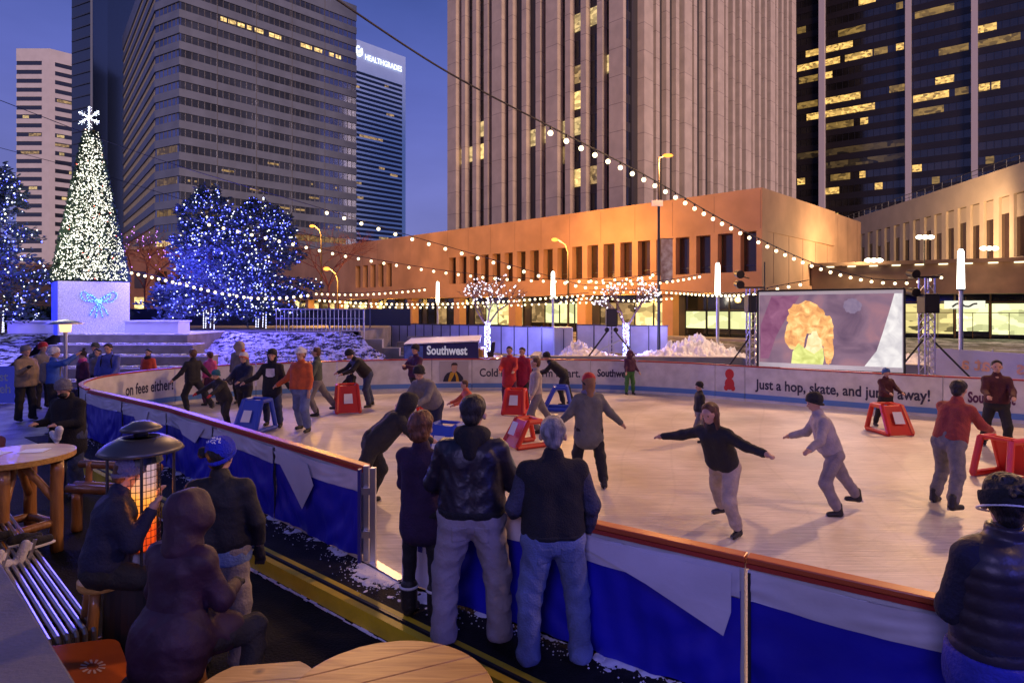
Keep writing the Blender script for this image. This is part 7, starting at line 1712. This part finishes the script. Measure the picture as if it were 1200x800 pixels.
part('shirt_print', MB(p['M']).add([p['T'](x, .150, z_) for x, z_ in ((-.10, 1.20), (-.05, 1.17), (.05, 1.17), (.10, 1.20), (.09, 1.36), (-.09, 1.36))], [(0, 1, 2, 3, 4, 5)]), WHITEK, p['root'])
sk('man in rust orange jacket, jeans and white cap holding hands', 353, 505, 1.78, 160, jacket=REDO, trousers=DENIM, hat=('cap', WHITEK), hairc=H_BRN, bulk=1.2, width=1.05, arms=(((.25, .1, -1), (.1, .3, -1)), ((.5, .1, -.9), (.7, .3, -.5))), res=.018)
sk('skater in grey green coat partly hidden behind the orange jacket', 371, 486, 1.70, 100, jacket=GREEND, trousers=GREYC, hairc=H_BRN, legs=push, arms=outA, res=.024)
sk('small child in dark suit and white hat holding a red skating aid', 412, 478, 1.05, 150, jacket=BK, trousers=BK, hat=('beanie', WHITEK, RED), arms=fwdA, res=.018)
aid('red skating aid with white label sheet held by the small child', 407, 482, 200, 'red', h=.80, w_=.66)
sk('adult in black coat and jeans bending over the small child', 430, 476, 1.72, 125, jacket=BK, trousers=DENIMD, hat=('beanie', BK), lean=42, arms=fwdA, bulk=1.15, head_tilt=15)
sk('dark skater with plum jacket in front of the portrait board', 487, 480, 1.72, 140, jacket=PLUM, trousers=BK, hat=('beanie', BK), arms=(((.2, .6, -.7), (-.6, .6, .2)),)*2, legs=push, res=.022)
sk('skater in grey jacket and dark hat bending over a skating aid', 507, 527, 1.72, 150, jacket=GREYC, trousers=NAVY, hat=('beanie', BK), lean=38, arms=fwdA, bulk=1.2, res=.018)
aid('red skating aid left of the bending grey jacket skater', 478, 502, 110, 'red', h=.82)
aid('blue skating aid under the bending grey jacket skater', 522, 540, 160, 'blue', h=.75)
sk('skater all in black bending forward just inside the open gate', 437, 592, 1.70, -70, jacket=BK, trousers=BK, hood=BK, lean=48, arms=fwdA, legs=push, bulk=1.2, res=.016)
sk('child in orange and blue jacket behind the leather jacket man', 553, 514, 1.22, 110, jacket=cloth('coral', (.62, .12, .05), .8), trousers=BLUE2, hairc=H_BRN, lean=20, arms=fwdA)
sk('skater in red coat pushing a red skating aid, left of a matching pair', 597, 477, 1.62, 170, jacket=RED, trousers=PLUM, hairc=H_BLK, arms=fwdA, hem=.2, res=.022)
sk('skater in crimson coat, right of a matching pair in red', 612, 476, 1.58, 160, jacket=cloth('crimson', (.30, .01, .04), .8), trousers=BK, hairc=H_BLK, hem=.2, res=.022)
aid('red skating aid in front of the pair in red coats', 604, 484, 170, 'red', h=.7)
sk('skater in black bending low over a blue skating aid', 661, 474, 1.62, 80, jacket=BK, trousers=BK, hat=('beanie', BK), lean=50, arms=fwdA, res=.022)
aid('blue skating aid in front of the Warm Heart lettering', 654, 480, 85, 'blue', h=.72)
sk('skater in beige clothes gliding behind the grey haired man', 628, 506, 1.62, 95, jacket=BEIGE, trousers=GREYC, hairc=H_BRN, arms=outA, legs=push, res=.022)
aid('red skating aid lying open behind the grey haired man', 616, 522, 120, 'red', h=.6)
person('child in dark jacket and green trousers standing still by the far board', 738, 462, 1.32, face=200, jacket=PLUM, trousers=cloth('leaf_green', (.05, .16, .04), .8), hood=PLUM, res=.02, skates=True, group=SG, arms=(((.2, .2, -1), (.3, .6, -.8)),)*2, seed=3.3)
p = sk('woman in grey coat and red black hat skating past the grey haired man', 690, 568, 1.66, 10, jacket=cloth('mixed_grey_coat', (.12, .12, .11), .8), trousers=BK, hairc=cloth('fair', (.25, .13, .06)), hair_style='long', hat=('beanie', RED, BK), arms=outA, bulk=1.15, res=.014, scarf=GREYL, hem=.15)
sk('small dark clad child skating at mid rink left of the red emblem', 820, 517, 1.20, 90, jacket=BK, trousers=GREYC, hat=('beanie', BK), legs=push, res=.02)
sk('long haired skater in black top and beige trousers spreading both arms wide', 848, 624, 1.66, 130, jacket=BK, trousers=BEIGE, hairc=H_BRN, hair_style='long', arms=wideA, legs=push, lean=28, res=.015)
sk('skater in pale grey clothes at the centre of the ice', 975, 600, 1.60, 80, jacket=cloth('ash', (.34, .30, .30), .85), trousers=cloth('ash_dark', (.24, .21, .21), .85), hat=('beanie', BK), legs=push, arms=(((.5, .3, -.8), (.5, .6, -.3)),)*2, lean=20, res=.016)
sk('child in blue helmet behind a red skating aid near the movie screen', 1038, 500, 1.30, 185, jacket=cloth('dark_maroon', (.06, .01, .015), .8), trousers=BK, hat=('beanie', cloth('helmet_blue', (.02, .10, .30), .4)), arms=fwdA, res=.02)
aid('red skating aid in front of the blue helmet child', 1042, 507, 185, 'red', h=.70)
sk('tall skater in grey trousers and red jacket pushing toward the right edge', 1112, 592, 1.74, -65, jacket=cloth('brick_red', (.28, .04, .03), .8), trousers=cloth('mid_grey', (.16, .15, .15), .85), hairc=H_BLK, legs=push, arms=fwdA, lean=20, res=.015)
sk('skater in dark maroon clothes facing the camera near the right edge', 1168, 525, 1.66, 150, jacket=cloth('dark_maroon', (.06, .01, .015), .8), trousers=BK, hairc=H_BLK, arms=fwdA, res=.02)
aid('red skating aid at the right edge of the ice', 1178, 560, -70, 'red', h=.75)
